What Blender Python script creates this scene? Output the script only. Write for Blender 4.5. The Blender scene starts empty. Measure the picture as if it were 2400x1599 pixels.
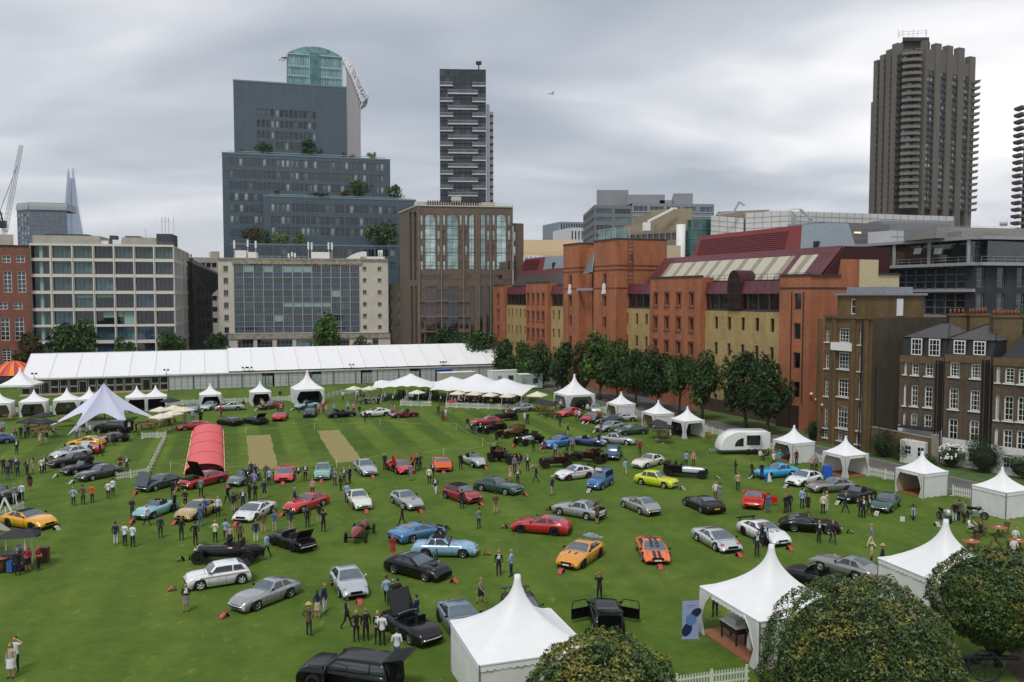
import bpy,math,random
from mathutils import Vector,Matrix,noise as mnoise
from math import sin,cos,pi,radians,sqrt,atan2,degrees,exp
random.seed(7)
SC=bpy.context.scene
COL=SC.collection
D=bpy.data
# ---------------------------------------------------------------- camera
CAM_H=18.3
FPX=1950.0
PITCH=math.atan(107.0/FPX)
cam_d=D.cameras.new('camera')
cam_d.sensor_width=36.0
cam_d.lens=36.0*FPX/2400.0
cam_d.clip_start=0.5
cam_d.clip_end=9000.0
cam=D.objects.new('camera',cam_d)
cam.location=(0,0,CAM_H)
cam.rotation_euler=(pi/2-PITCH,0,0)
COL.objects.link(cam)
SC.camera=cam
# ---------------------------------------------------------------- view, sun and sky
SC.view_settings.view_transform='Standard'
SC.view_settings.look='None'
SC.view_settings.exposure=0.36
SC.view_settings.gamma=1.0
SC.view_settings.use_curve_mapping=False
SUN_ELEV,SUN_ROT=radians(58),radians(200)
sun_d=D.lights.new('sun','SUN')
sun_d.energy=1.5
sun_d.angle=radians(14)
sun_d.color=(1.0,0.965,0.91)
sun=D.objects.new('sun',sun_d)
sun.rotation_euler=(pi/2-SUN_ELEV,0,-SUN_ROT+pi)
COL.objects.link(sun)
world=D.worlds.new('World')
SC.world=world
world.use_nodes=True
def build_sky():
 nt=world.node_tree
 N,L=nt.nodes,nt.links
 N.clear()
 out=N.new('ShaderNodeOutputWorld')
 bg=N.new('ShaderNodeBackground')
 sky=N.new('ShaderNodeTexSky')
 sky.sky_type='NISHITA'
 sky.sun_disc=False
 sky.sun_elevation=SUN_ELEV
 sky.sun_rotation=SUN_ROT
 sky.altitude=30
 sky.dust_density=2.0
 tc=N.new('ShaderNodeTexCoord')
 sep=N.new('ShaderNodeSeparateXYZ')
 L.new(tc.outputs['Generated'],sep.inputs[0])
 def math_(op,a,b=None,c=None):
  m=N.new('ShaderNodeMath')
  m.operation=op
  for i,v in enumerate((a,b,c)):
   if v is None:
    continue
   if isinstance(v,(int,float)):
    m.inputs[i].default_value=v
   else:
    L.new(v,m.inputs[i])
  return m.outputs[0]
 zc=math_('MAXIMUM',sep.outputs[2],0.0)
 zz=math_('ADD',zc,0.16)
 px=math_('DIVIDE',sep.outputs[0],zz)
 py=math_('DIVIDE',sep.outputs[1],zz)
 cmb=N.new('ShaderNodeCombineXYZ')
 L.new(px,cmb.inputs[0])
 L.new(py,cmb.inputs[1])
 def nz(scale,detail,rough,off,stretch=(1,1,1),dist=0.0):
  mp=N.new('ShaderNodeMapping')
  mp.inputs['Location'].default_value=off
  mp.inputs['Scale'].default_value=stretch
  L.new(cmb.outputs[0],mp.inputs[0])
  n=N.new('ShaderNodeTexNoise')
  n.inputs['Scale'].default_value=scale
  n.inputs['Detail'].default_value=detail
  n.inputs['Roughness'].default_value=rough
  n.inputs['Distortion'].default_value=dist
  L.new(mp.outputs[0],n.inputs['Vector'])
  return n.outputs[0]
 big=nz(0.42,4,0.5,(SKY_OX,SKY_OY,0.0),(0.9,1.1,1),0.5)
 fine=nz(1.7,4,0.5,(7.7,1.3,0),(0.8,1.3,1),0.9)
 s=math_('ADD',math_('MULTIPLY',big,0.86),math_('MULTIPLY',fine,0.14))
 cr=N.new('ShaderNodeValToRGB')
 e=cr.color_ramp.elements
 cr.color_ramp.interpolation='B_SPLINE'
 e[0].position=0.39
 e[0].color=(0.31,0.345,0.40,1)
 e[1].position=0.64
 e[1].color=(0.98,0.96,0.94,1)
 for p,c in((0.445,(0.38,0.415,0.47,1)),(0.51,(0.52,0.55,0.60,1)),(0.57,(0.74,0.74,0.76,1))):
  k=e.new(p)
  k.color=c
 L.new(s,cr.inputs[0])
 mr=N.new('ShaderNodeMapRange')
 mr.interpolation_type='SMOOTHSTEP'
 mr.inputs['From Min'].default_value=0.0
 mr.inputs['From Max'].default_value=0.16
 L.new(zc,mr.inputs['Value'])
 hz=N.new('ShaderNodeMixRGB')
 L.new(mr.outputs[0],hz.inputs[0])
 hz.inputs[1].default_value=(0.60,0.62,0.655,1)
 L.new(cr.outputs[0],hz.inputs[2])
 sc=N.new('ShaderNodeMixRGB')
 sc.blend_type='MULTIPLY'
 sc.inputs[0].default_value=1.0
 L.new(sky.outputs[0],sc.inputs[1])
 sc.inputs[2].default_value=(0.09,0.09,0.09,1)
 mx=N.new('ShaderNodeMixRGB')
 mx.inputs[0].default_value=0.93
 L.new(sc.outputs[0],mx.inputs[1])
 L.new(hz.outputs[0],mx.inputs[2])
 bg.inputs['Strength'].default_value=1.0
 L.new(mx.outputs[0],bg.inputs['Color'])
 L.new(bg.outputs[0],out.inputs['Surface'])
SKY_OX,SKY_OY=1.7,5.1
build_sky()
# ---------------------------------------------------------------- geometry of the place
def ray(px,py):
 x=(px-1200.0)/FPX
 yu=(800.0-py)/FPX
 return Vector((x,cos(PITCH)+sin(PITCH)*yu,-sin(PITCH)+cos(PITCH)*yu))
def G(px,py,z=0.0):
 """point at height z seen at pixel px, py of the photograph"""
 d=ray(px,py)
 t=(z-CAM_H)/d.z
 return Vector((d.x*t,d.y*t,z))
def at(px,py,Y):
 d=ray(px,py)
 t=Y/d.y
 return Vector((d.x*t,Y,CAM_H+d.z*t))
def zat(py,Y):
 return at(1200,py,Y).z
def on_line(p,d,px):
 """parameter t along ground line p + t*d where it crosses picture column px"""
 k=(px-1200.0)/(FPX*cos(PITCH))
 k=(px-1200.0)/FPX*cos(PITCH)
 return(k*p[1]-p[0])/(d[0]-k*d[1])
TH=radians(23.15)
U=Vector((cos(TH),sin(TH),0))
V=Vector((-sin(TH),cos(TH),0))
# ---------------------------------------------------------------- materials
MATS={}
def rgb(h):
 if isinstance(h,str):
  h=h.lstrip('#')
  c=[int(h[i:i+2],16)/255 for i in(0,2,4)]
  return tuple(((v+0.055)/1.055)**2.4 if v>0.04045 else v/12.92 for v in c)
 return tuple(h)
def mat(name,col,rough=0.6,metal=0.0,var=0.12,scale=3.0,bump=0.0,bscale=30.0,spec=0.5,coat=0.0,emit=0.0,island=0.0,stretch=None,trans=0.0,col2=None):
 """principled material whose colour wanders a little through object space"""
 if name in MATS:
  return MATS[name]
 m=D.materials.new(name)
 m.use_nodes=True
 nt=m.node_tree
 N,L=nt.nodes,nt.links
 b=N['Principled BSDF']
 c=rgb(col)
 b.inputs['Roughness'].default_value=rough
 b.inputs['Metallic'].default_value=metal
 b.inputs['Specular IOR Level'].default_value=spec
 b.inputs['Base Color'].default_value=(*c,1)
 if coat:
  b.inputs['Coat Weight'].default_value=coat
  b.inputs['Coat Roughness'].default_value=0.04
 if trans:
  b.inputs['Transmission Weight'].default_value=trans
 if emit:
  b.inputs['Emission Color'].default_value=(*c,1)
  b.inputs['Emission Strength'].default_value=emit
 if var>0 or col2:
  tc=N.new('ShaderNodeTexCoord')
  src=tc.outputs['Object']
  if stretch:
   mp=N.new('ShaderNodeMapping')
   mp.inputs['Scale'].default_value=stretch
   L.new(src,mp.inputs[0])
   src=mp.outputs[0]
  n=N.new('ShaderNodeTexNoise')
  n.inputs['Scale'].default_value=scale
  n.inputs['Detail'].default_value=5
  n.inputs['Roughness'].default_value=0.6
  L.new(src,n.inputs['Vector'])
  mx=N.new('ShaderNodeMixRGB')
  lo=tuple(max(0,v*(1-var))for v in c)
  hi=tuple(min(1,v*(1+var))for v in c)if not col2 else rgb(col2)
  mx.inputs[1].default_value=(*lo,1)
  mx.inputs[2].default_value=(*hi,1)
  mr=N.new('ShaderNodeMapRange')
  mr.inputs['From Min'].default_value=0.3
  mr.inputs['From Max'].default_value=0.7
  L.new(n.outputs[0],mr.inputs['Value'])
  L.new(mr.outputs[0],mx.inputs[0])
  res=mx.outputs[0]
  if island:
   g=N.new('ShaderNodeNewGeometry')
   hs=N.new('ShaderNodeHueSaturation')
   m1=N.new('ShaderNodeMapRange')
   m1.inputs['To Min'].default_value=1-island
   m1.inputs['To Max'].default_value=1+island
   L.new(g.outputs['Random Per Island'],m1.inputs['Value'])
   L.new(m1.outputs[0],hs.inputs['Value'])
   L.new(res,hs.inputs['Color'])
   res=hs.outputs[0]
  L.new(res,b.inputs['Base Color'])
 if bump>0:
  tc=N.new('ShaderNodeTexCoord')
  n=N.new('ShaderNodeTexNoise')
  n.inputs['Scale'].default_value=bscale
  n.inputs['Detail'].default_value=4
  L.new(tc.outputs['Object'],n.inputs['Vector'])
  bp=N.new('ShaderNodeBump')
  bp.inputs['Strength'].default_value=bump
  bp.inputs['Distance'].default_value=0.05
  L.new(n.outputs[0],bp.inputs['Height'])
  L.new(bp.outputs[0],b.inputs['Normal'])
 MATS[name]=m
 return m
def brickmat(name,c1,c2,mortar,scale=1.0,stain=0.35):
 """brick courses laid in the wall's own object space (x+y along, z up)"""
 if name in MATS:
  return MATS[name]
 m=D.materials.new(name)
 m.use_nodes=True
 nt=m.node_tree
 N,L=nt.nodes,nt.links
 b=N['Principled BSDF']
 b.inputs['Roughness'].default_value=0.85
 tc=N.new('ShaderNodeTexCoord')
 sp=N.new('ShaderNodeSeparateXYZ')
 L.new(tc.outputs['Object'],sp.inputs[0])
 ad=N.new('ShaderNodeMath')
 L.new(sp.outputs[0],ad.inputs[0])
 L.new(sp.outputs[1],ad.inputs[1])
 cb=N.new('ShaderNodeCombineXYZ')
 L.new(ad.outputs[0],cb.inputs[0])
 L.new(sp.outputs[2],cb.inputs[1])
 br=N.new('ShaderNodeTexBrick')
 br.inputs['Scale'].default_value=scale
 br.inputs['Brick Width'].default_value=0.225
 br.inputs['Row Height'].default_value=0.075
 br.inputs['Mortar Size'].default_value=0.008
 br.inputs['Color1'].default_value=(*rgb(c1),1)
 br.inputs['Color2'].default_value=(*rgb(c2),1)
 br.inputs['Mortar'].default_value=(*rgb(mortar),1)
 L.new(cb.outputs[0],br.inputs['Vector'])
 n=N.new('ShaderNodeTexNoise')
 n.inputs['Scale'].default_value=0.35
 n.inputs['Detail'].default_value=8
 n.inputs['Roughness'].default_value=0.7
 mp=N.new('ShaderNodeMapping')
 mp.inputs['Scale'].default_value=(1.6,1.6,0.5)
 L.new(tc.outputs['Object'],mp.inputs[0])
 L.new(mp.outputs[0],n.inputs['Vector'])
 mr=N.new('ShaderNodeMapRange')
 mr.inputs['From Min'].default_value=0.35
 mr.inputs['From Max'].default_value=0.65
 mr.inputs['To Min'].default_value=1-stain
 mr.inputs['To Max'].default_value=1+stain*0.6
 L.new(n.outputs[0],mr.inputs['Value'])
 n2=N.new('ShaderNodeTexNoise')
 n2.inputs['Scale'].default_value=2.2
 n2.inputs['Detail'].default_value=4
 L.new(tc.outputs['Object'],n2.inputs['Vector'])
 m2=N.new('ShaderNodeMapRange')
 m2.inputs['From Min'].default_value=0.3
 m2.inputs['From Max'].default_value=0.7
 m2.inputs['To Min'].default_value=0.91
 m2.inputs['To Max'].default_value=1.09
 L.new(n2.outputs[0],m2.inputs['Value'])
 mm=N.new('ShaderNodeMath')
 mm.operation='MULTIPLY'
 L.new(mr.outputs[0],mm.inputs[0])
 L.new(m2.outputs[0],mm.inputs[1])
 hs=N.new('ShaderNodeHueSaturation')
 L.new(mm.outputs[0],hs.inputs['Value'])
 L.new(br.outputs[0],hs.inputs['Color'])
 L.new(hs.outputs[0],b.inputs['Base Color'])
 MATS[name]=m
 return m
def glassmat(name,col,rough=0.06,var=0.5,scale=0.35,metal=0.0,spec=0.9,island=0.0):
 return mat(name,col,rough,metal,var,scale,spec=spec,island=island)
 # ---------------------------------------------------------------- mesh building
class MB:
 """collects vertices and faces of one mesh"""
 def __init__(s):
  s.v,s.f,s.m,s.sm=[],[],[],[]
 def face(s,pts,m=0,smooth=False):
  n=len(s.v)
  s.v.extend([tuple(p)for p in pts])
  s.f.append(tuple(range(n,n+len(pts))))
  s.m.append(m)
  s.sm.append(smooth)
 def mesh(s,vs,fs,m=0,smooth=False):
  n=len(s.v)
  s.v.extend([tuple(p)for p in vs])
  for f in fs:
   s.f.append(tuple(i+n for i in f))
   s.m.append(m)
   s.sm.append(smooth)
 def box(s,c,d,m=0,rz=0.0,top=1.0):
  x,y,z=d[0]/2,d[1]/2,d[2]/2
  vs=[]
  for k in(-1,1):
   t=top if k>0 else 1.0
   for i,j in((-1,-1),(1,-1),(1,1),(-1,1)):
    a,b=i*x*t,j*y*t
    vs.append((c[0]+a*cos(rz)-b*sin(rz),c[1]+a*sin(rz)+b*cos(rz),c[2]+k*z))
  s.mesh(vs,[(3,2,1,0),(4,5,6,7),(0,1,5,4),(1,2,6,5),(2,3,7,6),(3,0,4,7)],m)
 def beam(s,a,b,w,h=None,m=0):
  """square bar from a to b"""
  h=h or w
  a,b=Vector(a),Vector(b)
  d=(b-a)
  if d.length<1e-6:
   return
  d.normalize()
  up=Vector((0,0,1))if abs(d.z)<0.95 else Vector((1,0,0))
  sx=d.cross(up).normalized()*(w/2)
  sy=sx.cross(d).normalized()*(h/2)
  vs=[p+i*sx+j*sy for p in(a,b)for i,j in((-1,-1),(1,-1),(1,1),(-1,1))]
  s.mesh(vs,[(0,1,2,3),(7,6,5,4),(0,4,5,1),(1,5,6,2),(2,6,7,3),(3,7,4,0)],m)
 def tube(s,pts,rs,n=8,m=0,smooth=True,cap=True,flat=1.0):
  pts=[Vector(p)for p in pts]
  if isinstance(rs,(int,float)):
   rs=[rs]*len(pts)
  rings=[]
  for i,p in enumerate(pts):
   d=pts[min(i+1,len(pts)-1)]-pts[max(i-1,0)]
   d.normalize()
   up=Vector((0,0,1))if abs(d.z)<0.9 else Vector((0,1,0))
   a=d.cross(up).normalized()
   b=a.cross(d).normalized()
   rings.append([p+rs[i]*(cos(2*pi*k/n)*a+sin(2*pi*k/n)*b*flat)for k in range(n)])
  vs=[q for r in rings for q in r]
  fs=[]
  for i in range(len(pts)-1):
   for k in range(n):
    fs.append((i*n+k,i*n+(k+1)%n,(i+1)*n+(k+1)%n,(i+1)*n+k))
  if cap:
   fs.append(tuple(range(n-1,-1,-1)))
   fs.append(tuple((len(pts)-1)*n+k for k in range(n)))
  s.mesh(vs,fs,m,smooth)
 def cyl(s,c,r,h,n=12,m=0,r2=None,smooth=True):
  s.tube([c,(c[0],c[1],c[2]+h)],[r,r if r2 is None else r2],n,m,smooth)
 def ball(s,c,r,n=10,k=6,m=0):
  if isinstance(r,(int,float)):
   r=(r,r,r)
  vs=[(c[0],c[1],c[2]-r[2])]
  for j in range(1,k):
   t=-pi/2+pi*j/k
   for i in range(n):
    a=2*pi*i/n
    vs.append((c[0]+r[0]*cos(t)*cos(a),c[1]+r[1]*cos(t)*sin(a),c[2]+r[2]*sin(t)))
  vs.append((c[0],c[1],c[2]+r[2]))
  fs=[]
  for i in range(n):
   fs.append((0,1+(i+1)%n,1+i))
   fs.append((len(vs)-1,1+(k-2)*n+i,1+(k-2)*n+(i+1)%n))
  for j in range(k-2):
   for i in range(n):
    a=1+j*n+i
    b=1+j*n+(i+1)%n
    fs.append((a,b,b+n,a+n))
  s.mesh(vs,fs,m,True)
 def prism(s,poly,z0,z1,m=0,mt=None):
  """closed vertical prism; poly: ground points counter-clockwise"""
  n=len(poly)
  vs=[(p[0],p[1],z0)for p in poly]+[(p[0],p[1],z1)for p in poly]
  for i in range(n):
   j=(i+1)%n
   s.face([vs[i],vs[j],vs[n+j],vs[n+i]],m)
  s.face([vs[n+i]for i in range(n)],m if mt is None else mt)
 def grid(s,P,m=0,smooth=True,flip=False):
  """P[i][j] points"""
  a,b=len(P),len(P[0])
  vs=[q for r in P for q in r]
  fs=[]
  for i in range(a-1):
   for j in range(b-1):
    f=(i*b+j,(i+1)*b+j,(i+1)*b+j+1,i*b+j+1)
    fs.append(f[::-1]if flip else f)
  s.mesh(vs,fs,m,smooth)
 def data(s,name,mats):
  me=D.meshes.new(name)
  me.from_pydata(s.v,[],s.f)
  me.polygons.foreach_set('material_index',s.m)
  me.polygons.foreach_set('use_smooth',s.sm)
  for m in mats:
   me.materials.append(m)
  me.update()
  return me
 def build(s,name,mats,parent=None,**k):
  if not isinstance(mats,(list,tuple)):
   mats=[mats]
  return obj(name,s.data(name,mats),parent,**k)
def obj(name,me,parent=None,loc=None,rz=None,rot=None,scale=None,mats=None):
 o=D.objects.new(name,me)
 COL.objects.link(o)
 if parent is not None:
  o.parent=parent
 if loc is not None:
  o.location=loc
 if rz is not None:
  o.rotation_euler=(0,0,rz)
 if rot is not None:
  o.rotation_euler=rot
 if scale is not None:
  o.scale=scale
 if mats:
  for i,m in mats.items():
   o.material_slots[i].link='OBJECT'
   o.material_slots[i].material=m
 return o
THINGS=[]
def tag(o,label,cat,group=None,kind=None):
 o['label']=label
 o['category']=cat
 if group:
  o['group']=group
 if kind:
  o['kind']=kind
 return o
def thing(name,label,cat,loc=(0,0,0),rz=0.0,group=None,scale=None):
 o=obj(name,None,None,loc,rz,scale=scale)
 o.empty_display_size=0.5
 return tag(o,label,cat,group)
def struct(o):
 o['kind']='structure'
 return o
def copy_tree(o,parent=None):
 c=o.copy()
 COL.objects.link(c)
 if parent is not None:
  c.parent=parent
 for ch in o.children:
  copy_tree(ch,c)
 return c
# ================================================================ ground
MOW=radians(18.3)
MU,MV=Vector((cos(MOW),sin(MOW),0)),Vector((-sin(MOW),cos(MOW),0))
def ground_materials():
 m=D.materials.new('lawn grass')
 m.use_nodes=True
 nt=m.node_tree
 N,L=nt.nodes,nt.links
 b=N['Principled BSDF']
 b.inputs['Roughness'].default_value=0.9
 b.inputs['Specular IOR Level'].default_value=0.15
 tc=N.new('ShaderNodeTexCoord')
 def noise(scale,detail=4,rough=0.55,st=None):
  n=N.new('ShaderNodeTexNoise')
  n.inputs['Scale'].default_value=scale
  n.inputs['Detail'].default_value=detail
  n.inputs['Roughness'].default_value=rough
  s=tc.outputs['Object']
  if st:
   mp=N.new('ShaderNodeMapping')
   mp.inputs['Scale'].default_value=st
   mp.inputs['Rotation'].default_value=(0,0,-TH)
   L.new(s,mp.inputs[0])
   s=mp.outputs[0]
  L.new(s,n.inputs['Vector'])
  return n.outputs[0]
 def mr(v,a,bb,c,d):
  r=N.new('ShaderNodeMapRange')
  r.inputs['From Min'].default_value=a
  r.inputs['From Max'].default_value=bb
  r.inputs['To Min'].default_value=c
  r.inputs['To Max'].default_value=d
  L.new(v,r.inputs['Value'])
  return r.outputs[0]
 def mix(f,a,c,bt='MIX'):
  x=N.new('ShaderNodeMixRGB')
  x.blend_type=bt
  for i,v in enumerate((f,a,c)):
   if isinstance(v,(int,float)):
    x.inputs[i].default_value=v
   elif isinstance(v,tuple):
    x.inputs[i].default_value=(*v,1)
   else:
    L.new(v,x.inputs[i])
  return x.outputs[0]
 base=mix(mr(noise(0.07,5,0.6),0.35,0.65,0,1),rgb('#4d6822'),rgb('#62792d'))
 base=mix(mr(noise(0.5,5,0.6),0.4,0.7,0,0.65),base,rgb('#74873a'))
 base=mix(mr(noise(2.2,6,0.7,(0.6,1,1)),0.48,0.72,0,0.5),base,rgb('#405a1a'))
 base=mix(mr(noise(14,6,0.8,(1,1.6,1)),0.35,0.7,0,0.8),base,rgb('#334a15'))
 base=mix(mr(noise(0.16,4,0.6,(1,.6,1)),0.5,0.72,0,0.3),base,rgb('#7d8540'))
 base=mix(mr(noise(1.1,3,0.5,(1.4,0.8,1)),0.62,0.75,0,0.5),base,rgb('#7f8e4a'))
 mp=N.new('ShaderNodeMapping')
 mp.inputs['Rotation'].default_value=(0,0,-MOW)
 L.new(tc.outputs['Object'],mp.inputs[0])
 sp=N.new('ShaderNodeSeparateXYZ')
 L.new(mp.outputs[0],sp.inputs[0])
 sn=N.new('ShaderNodeMath')
 sn.operation='SINE'
 ml=N.new('ShaderNodeMath')
 ml.operation='MULTIPLY'
 ml.inputs[1].default_value=2*pi/5.2
 L.new(sp.outputs[0],ml.inputs[0])
 L.new(ml.outputs[0],sn.inputs[0])
 band=mr(sn.outputs[0],-0.35,0.35,0,1)
 amp=mix(band,(0.74,0.82,0.8),(1.2,1.14,1.06))
 sq=N.new('ShaderNodeMath')
 sq.operation='COMPARE'
 L.new(sp.outputs[1],sq.inputs[0])
 sq.inputs[1].default_value=113.0
 sq.inputs[2].default_value=14.0
 f=mr(sq.outputs[0],0,1,0.3,1.0)
 strip=mix(f,(1,1,1),amp)
 base=mix(1.0,base,strip,'MULTIPLY')
 L.new(base,b.inputs['Base Color'])
 bp=N.new('ShaderNodeBump')
 bp.inputs['Strength'].default_value=0.55
 bp.inputs['Distance'].default_value=0.06
 L.new(noise(22,5,0.75),bp.inputs['Height'])
 L.new(bp.outputs[0],b.inputs['Normal'])
 MATS['lawn']=m
def poly_obj(name,pts,m,z):
 b=MB()
 b.face([(p[0],p[1],z)for p in pts],0)
 return struct(b.build(name,m))
def build_ground():
 ground_materials()
 gm=mat('city ground',(0.10,0.10,0.10),0.9,var=0.25,scale=0.05,bump=0.2,bscale=4)
 b=MB()
 b.face([(-4500,-60,-0.02),(4500,-60,-0.02),(4500,6000,-0.02),(-4500,6000,-0.02)])
 struct(b.build('ground',gm))
 p0=Vector((-8,-30,0))
 W=60
 P=[]
 vx=[-230+i*10 for i in range(30)]
 vy=[-40+i*10 for i in range(24)]
 def inside(p):
  return True
 b=MB()
 e0=G(1710,1024)
 e1=G(2330,1181)
 d=(e0-e1).normalized()
 r0=e1-d*120
 r1=e0+d*95
 l0=Vector((-260,-60,0))
 l1=Vector((-260,150,0))
 b.face([(l0.x,l0.y,0),(r0.x,r0.y,0),(r1.x,r1.y,0),(l1.x,l1.y,0)])
 struct(b.build('lawn',MATS['lawn']))
 return e0,e1,d
EDGE0,EDGE1,EDGED=build_ground()
EDGEN=Vector((EDGED.y,-EDGED.x,0))
if EDGEN.x<0:
 EDGEN=-EDGEN
def strip(name,a0,a1,t0,t1,m,z):
 """band along the lawn edge: a0..a1 metres across, t0..t1 metres along"""
 b=MB()
 n=14
 L1=[EDGE1+EDGED*(t0+(t1-t0)*i/n)for i in range(n+1)]
 P=[[(q+EDGEN*a0)+Vector((0,0,z)),(q+EDGEN*a1)+Vector((0,0,z))]for q in L1]
 b.grid(P,0,False)
 return struct(b.build(name,m))
asph=mat('path asphalt',(0.115,0.108,0.10),0.92,var=0.22,scale=0.6,bump=0.25,bscale=20)
strip('garden_path',1.2,5.6,-70,150,asph,0.012)
strip('garden_border',5.75,12.5,-70,60,mat('rough grass','#4a5f2c',0.95,var=0.35,scale=0.8,bump=0.5,bscale=9),0.016)
kb=MB()
for a in(1.1,5.68):
 for i in range(60):
  q0=EDGE1+EDGED*(-40+i*2.6)+EDGEN*a
  q1=q0+EDGED*2.55
  kb.beam(q0+Vector((0,0,0.03)),q1+Vector((0,0,0.03)),0.13,0.10)
struct(kb.build('path_kerb',mat('kerb stone',(0.28,0.27,0.25),0.9)))
EDGE_INFO=(EDGE0,EDGE1)
wm=mat('worn turf','#a39462',0.95,var=0.3,scale=0.7,col2='#8f8650',bump=0.3,bscale=18)
def pitch(c,L_=22.5,w=2.95):
 b=MB()
 nx,ny=8,40
 P=[]
 for j in range(ny+1):
  row=[]
  for i in range(nx+1):
   s=(i/nx-0.5)*w
   t=(j/ny-0.5)*L_
   e=0.22*mnoise.noise(Vector((s*0.8+c.x,t*0.7,1.3)))
   if i in(0,nx):
    s+=e
   if j in(0,ny):
    t+=2.0*e
   p=c+MV*t+MU*s
   row.append((p.x,p.y,0.006))
  P.append(row)
 b.grid(P,0,False,flip=True)
 return struct(b.build('cricket_pitch',wm))
pitch(G(611,1056))
pitch(G(791,1043))
for(x,y,rx,ry)in((100,1070,5,2.2),):
 pass
# ================================================================ facades
class Face:
 """a wall plane standing on the ground line p0 -> p1; its outside is on the right of that direction"""
 PY=693
 def __init__(s,p0,p1):
  s.p0,s.p1=Vector((p0[0],p0[1],0)),Vector((p1[0],p1[1],0))
  s.d=(s.p1-s.p0)
  s.L=s.d.length
  s.d.normalize()
  s.n=Vector((s.d.y,-s.d.x,0))
  s.a=atan2(s.d.y,s.d.x)
 def u(s,px,z=18.0):
  r=ray(px,s.PY)
  k=r.x/r.y
  return(k*s.p0.y-s.p0.x)/(s.d.x-k*s.d.y)
 def pt(s,u,z=0.0,out=0.0):
  q=s.p0+s.d*u+s.n*out
  return Vector((q.x,q.y,z))
 def z(s,px,py):
  return at(px,py,s.pt(s.u(px)).y).z
GLS={}
def glasses(kind):
 if kind in GLS:
  return GLS[kind]
 tab={'teal':['#1a2b2d','#2c4447','#121f24','#3b5a5e','#2f4f66','#0c181b','#486a72'],'dark':['#0f1316','#14191b','#0b0e10','#1b2022','#11171b'],'slot':['#23282c','#1a1e21','#2c3236','#262b2e','#8f9a96','#1e2428','#55605f'],'cream':['#232d31','#1a2125','#2c373b','#39464a','#171d20','#7d918f'],'blue':['#2b3d47','#344955','#24343d','#3d5563'],'sash':['#11151a','#171c22','#20262c','#0d1013'],'grey':['#262b2d','#1f2426','#30383a','#3b4546'],'aqua':['#6f9796','#5f8888','#7fa5a2','#4d7676'],}
 GLS[kind]=[glassmat('%s glass %s'%(kind,'abcdefgh'[i]),c)for i,c in enumerate(tab[kind])]
 return GLS[kind]
def wall(b,F,z0,z1,holes=(),depth=0.2,m=0,mrev=None,u0=0.0,u1=None):
 """wall sheet with openings and their reveals; holes: (ua, ub, za, zb)"""
 u1=F.L if u1 is None else u1
 hs=[(max(a,u0),min(c,u1),max(e,z0),min(g,z1))for a,c,e,g in holes]
 hs=[h for h in hs if h[1]-h[0]>0.01 and h[3]-h[2]>0.01]
 us=sorted({round(x,3)for h in hs for x in h[:2]}|{round(u0,3),round(u1,3)})
 for i in range(len(us)-1):
  a,c=us[i],us[i+1]
  mid=(a+c)/2
  mine=sorted((h[2],h[3])for h in hs if h[0]-1e-3<mid<h[1]+1e-3)
  z=z0
  for(e,g)in mine+[(z1,z1)]:
   if e>z+1e-3:
    b.face([F.pt(a,z),F.pt(c,z),F.pt(c,e),F.pt(a,e)],m)
   z=max(z,g)
 mr=m if mrev is None else mrev
 for a,c,e,g in hs:
  for q in([(a,e),(a,g)],[(c,g),(c,e)],[(c,e),(a,e)],[(a,g),(c,g)]):
   (s,t),(s2,t2)=q
   b.face([F.pt(s,t),F.pt(s2,t2),F.pt(s2,t2,-depth),F.pt(s,t,-depth)],mr)
 return hs
WINC={}
def win_mesh(w,h,nx=1,ny=1,fw=0.06,bw=0.04,depth=0.2,sill=0.0,arch=False,mf=None,mg=None,trans=None):
 key=(round(w,2),round(h,2),nx,ny,fw,bw,depth,sill,arch,mf.name,trans)
 if key in WINC:
  return WINC[key]
 b=MB()
 y=depth
 b.face([(0,y,0),(w,y,0),(w,y,h),(0,y,h)],1)
 f=0.035
 yf=y-f/2
 b.box((fw/2,yf,h/2),(fw,f,h),0)
 b.box((w-fw/2,yf,h/2),(fw,f,h),0)
 b.box((w/2,yf,fw/2),(w-2*fw,f,fw),0)
 b.box((w/2,yf,h-fw/2),(w-2*fw,f,fw),0)
 for i in range(1,nx):
  b.box((w*i/nx,yf+0.004,h/2),(bw,f-0.008,h-2*fw),0)
 rows=[j/ny for j in range(1,ny)]if trans is None else list(trans)
 for t in rows:
  b.box((w/2,yf+0.006,h*t),(w-2*fw,f-0.012,bw),0)
 if sill:
  b.box((w/2,depth/2-sill/2-0.02,-0.06),(w+0.24,depth+sill,0.12),0)
 WINC[key]=b.data('window',[mf,mg])
 return WINC[key]
class Bld:
 def __init__(s,name,label,cat,at_,group=None):
  s.o=thing(name,label,cat,(at_[0],at_[1],0),group=group)
  s.loc=Vector((at_[0],at_[1],0))
 def add(s,b,name,mats,parent=None,kind=None):
  off=s.loc
  b.v=[(v[0]-off.x,v[1]-off.y,v[2])for v in b.v]
  o=b.build(name,mats,parent or s.o)
  if kind:
   o['kind']=kind
  return o
 def windows(s,F,rects,mf,gk,nx=1,ny=1,fw=0.06,bw=0.04,depth=0.2,sill=0.0,name='window',trans=None,seed=0,wts=None):
  r=random.Random(seed+len(rects))
  gs=glasses(gk)if isinstance(gk,str)else gk
  for(a,c,e,g)in rects:
   me=win_mesh(c-a,g-e,nx,ny,fw,bw,depth,sill,False,mf,gs[0],trans)
   p=F.pt(a,e)-s.loc
   gl=r.choice(gs)if wts is None else r.choices(gs,wts)[0]
   obj(name,me,s.o,p,F.a,mats={1:gl})
 def block(s,poly,z0,z1,m,mt=None,name='wall'):
  b=MB()
  b.prism(poly,z0,z1,0,1)
  return s.add(b,name,[m,mt or m])
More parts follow.
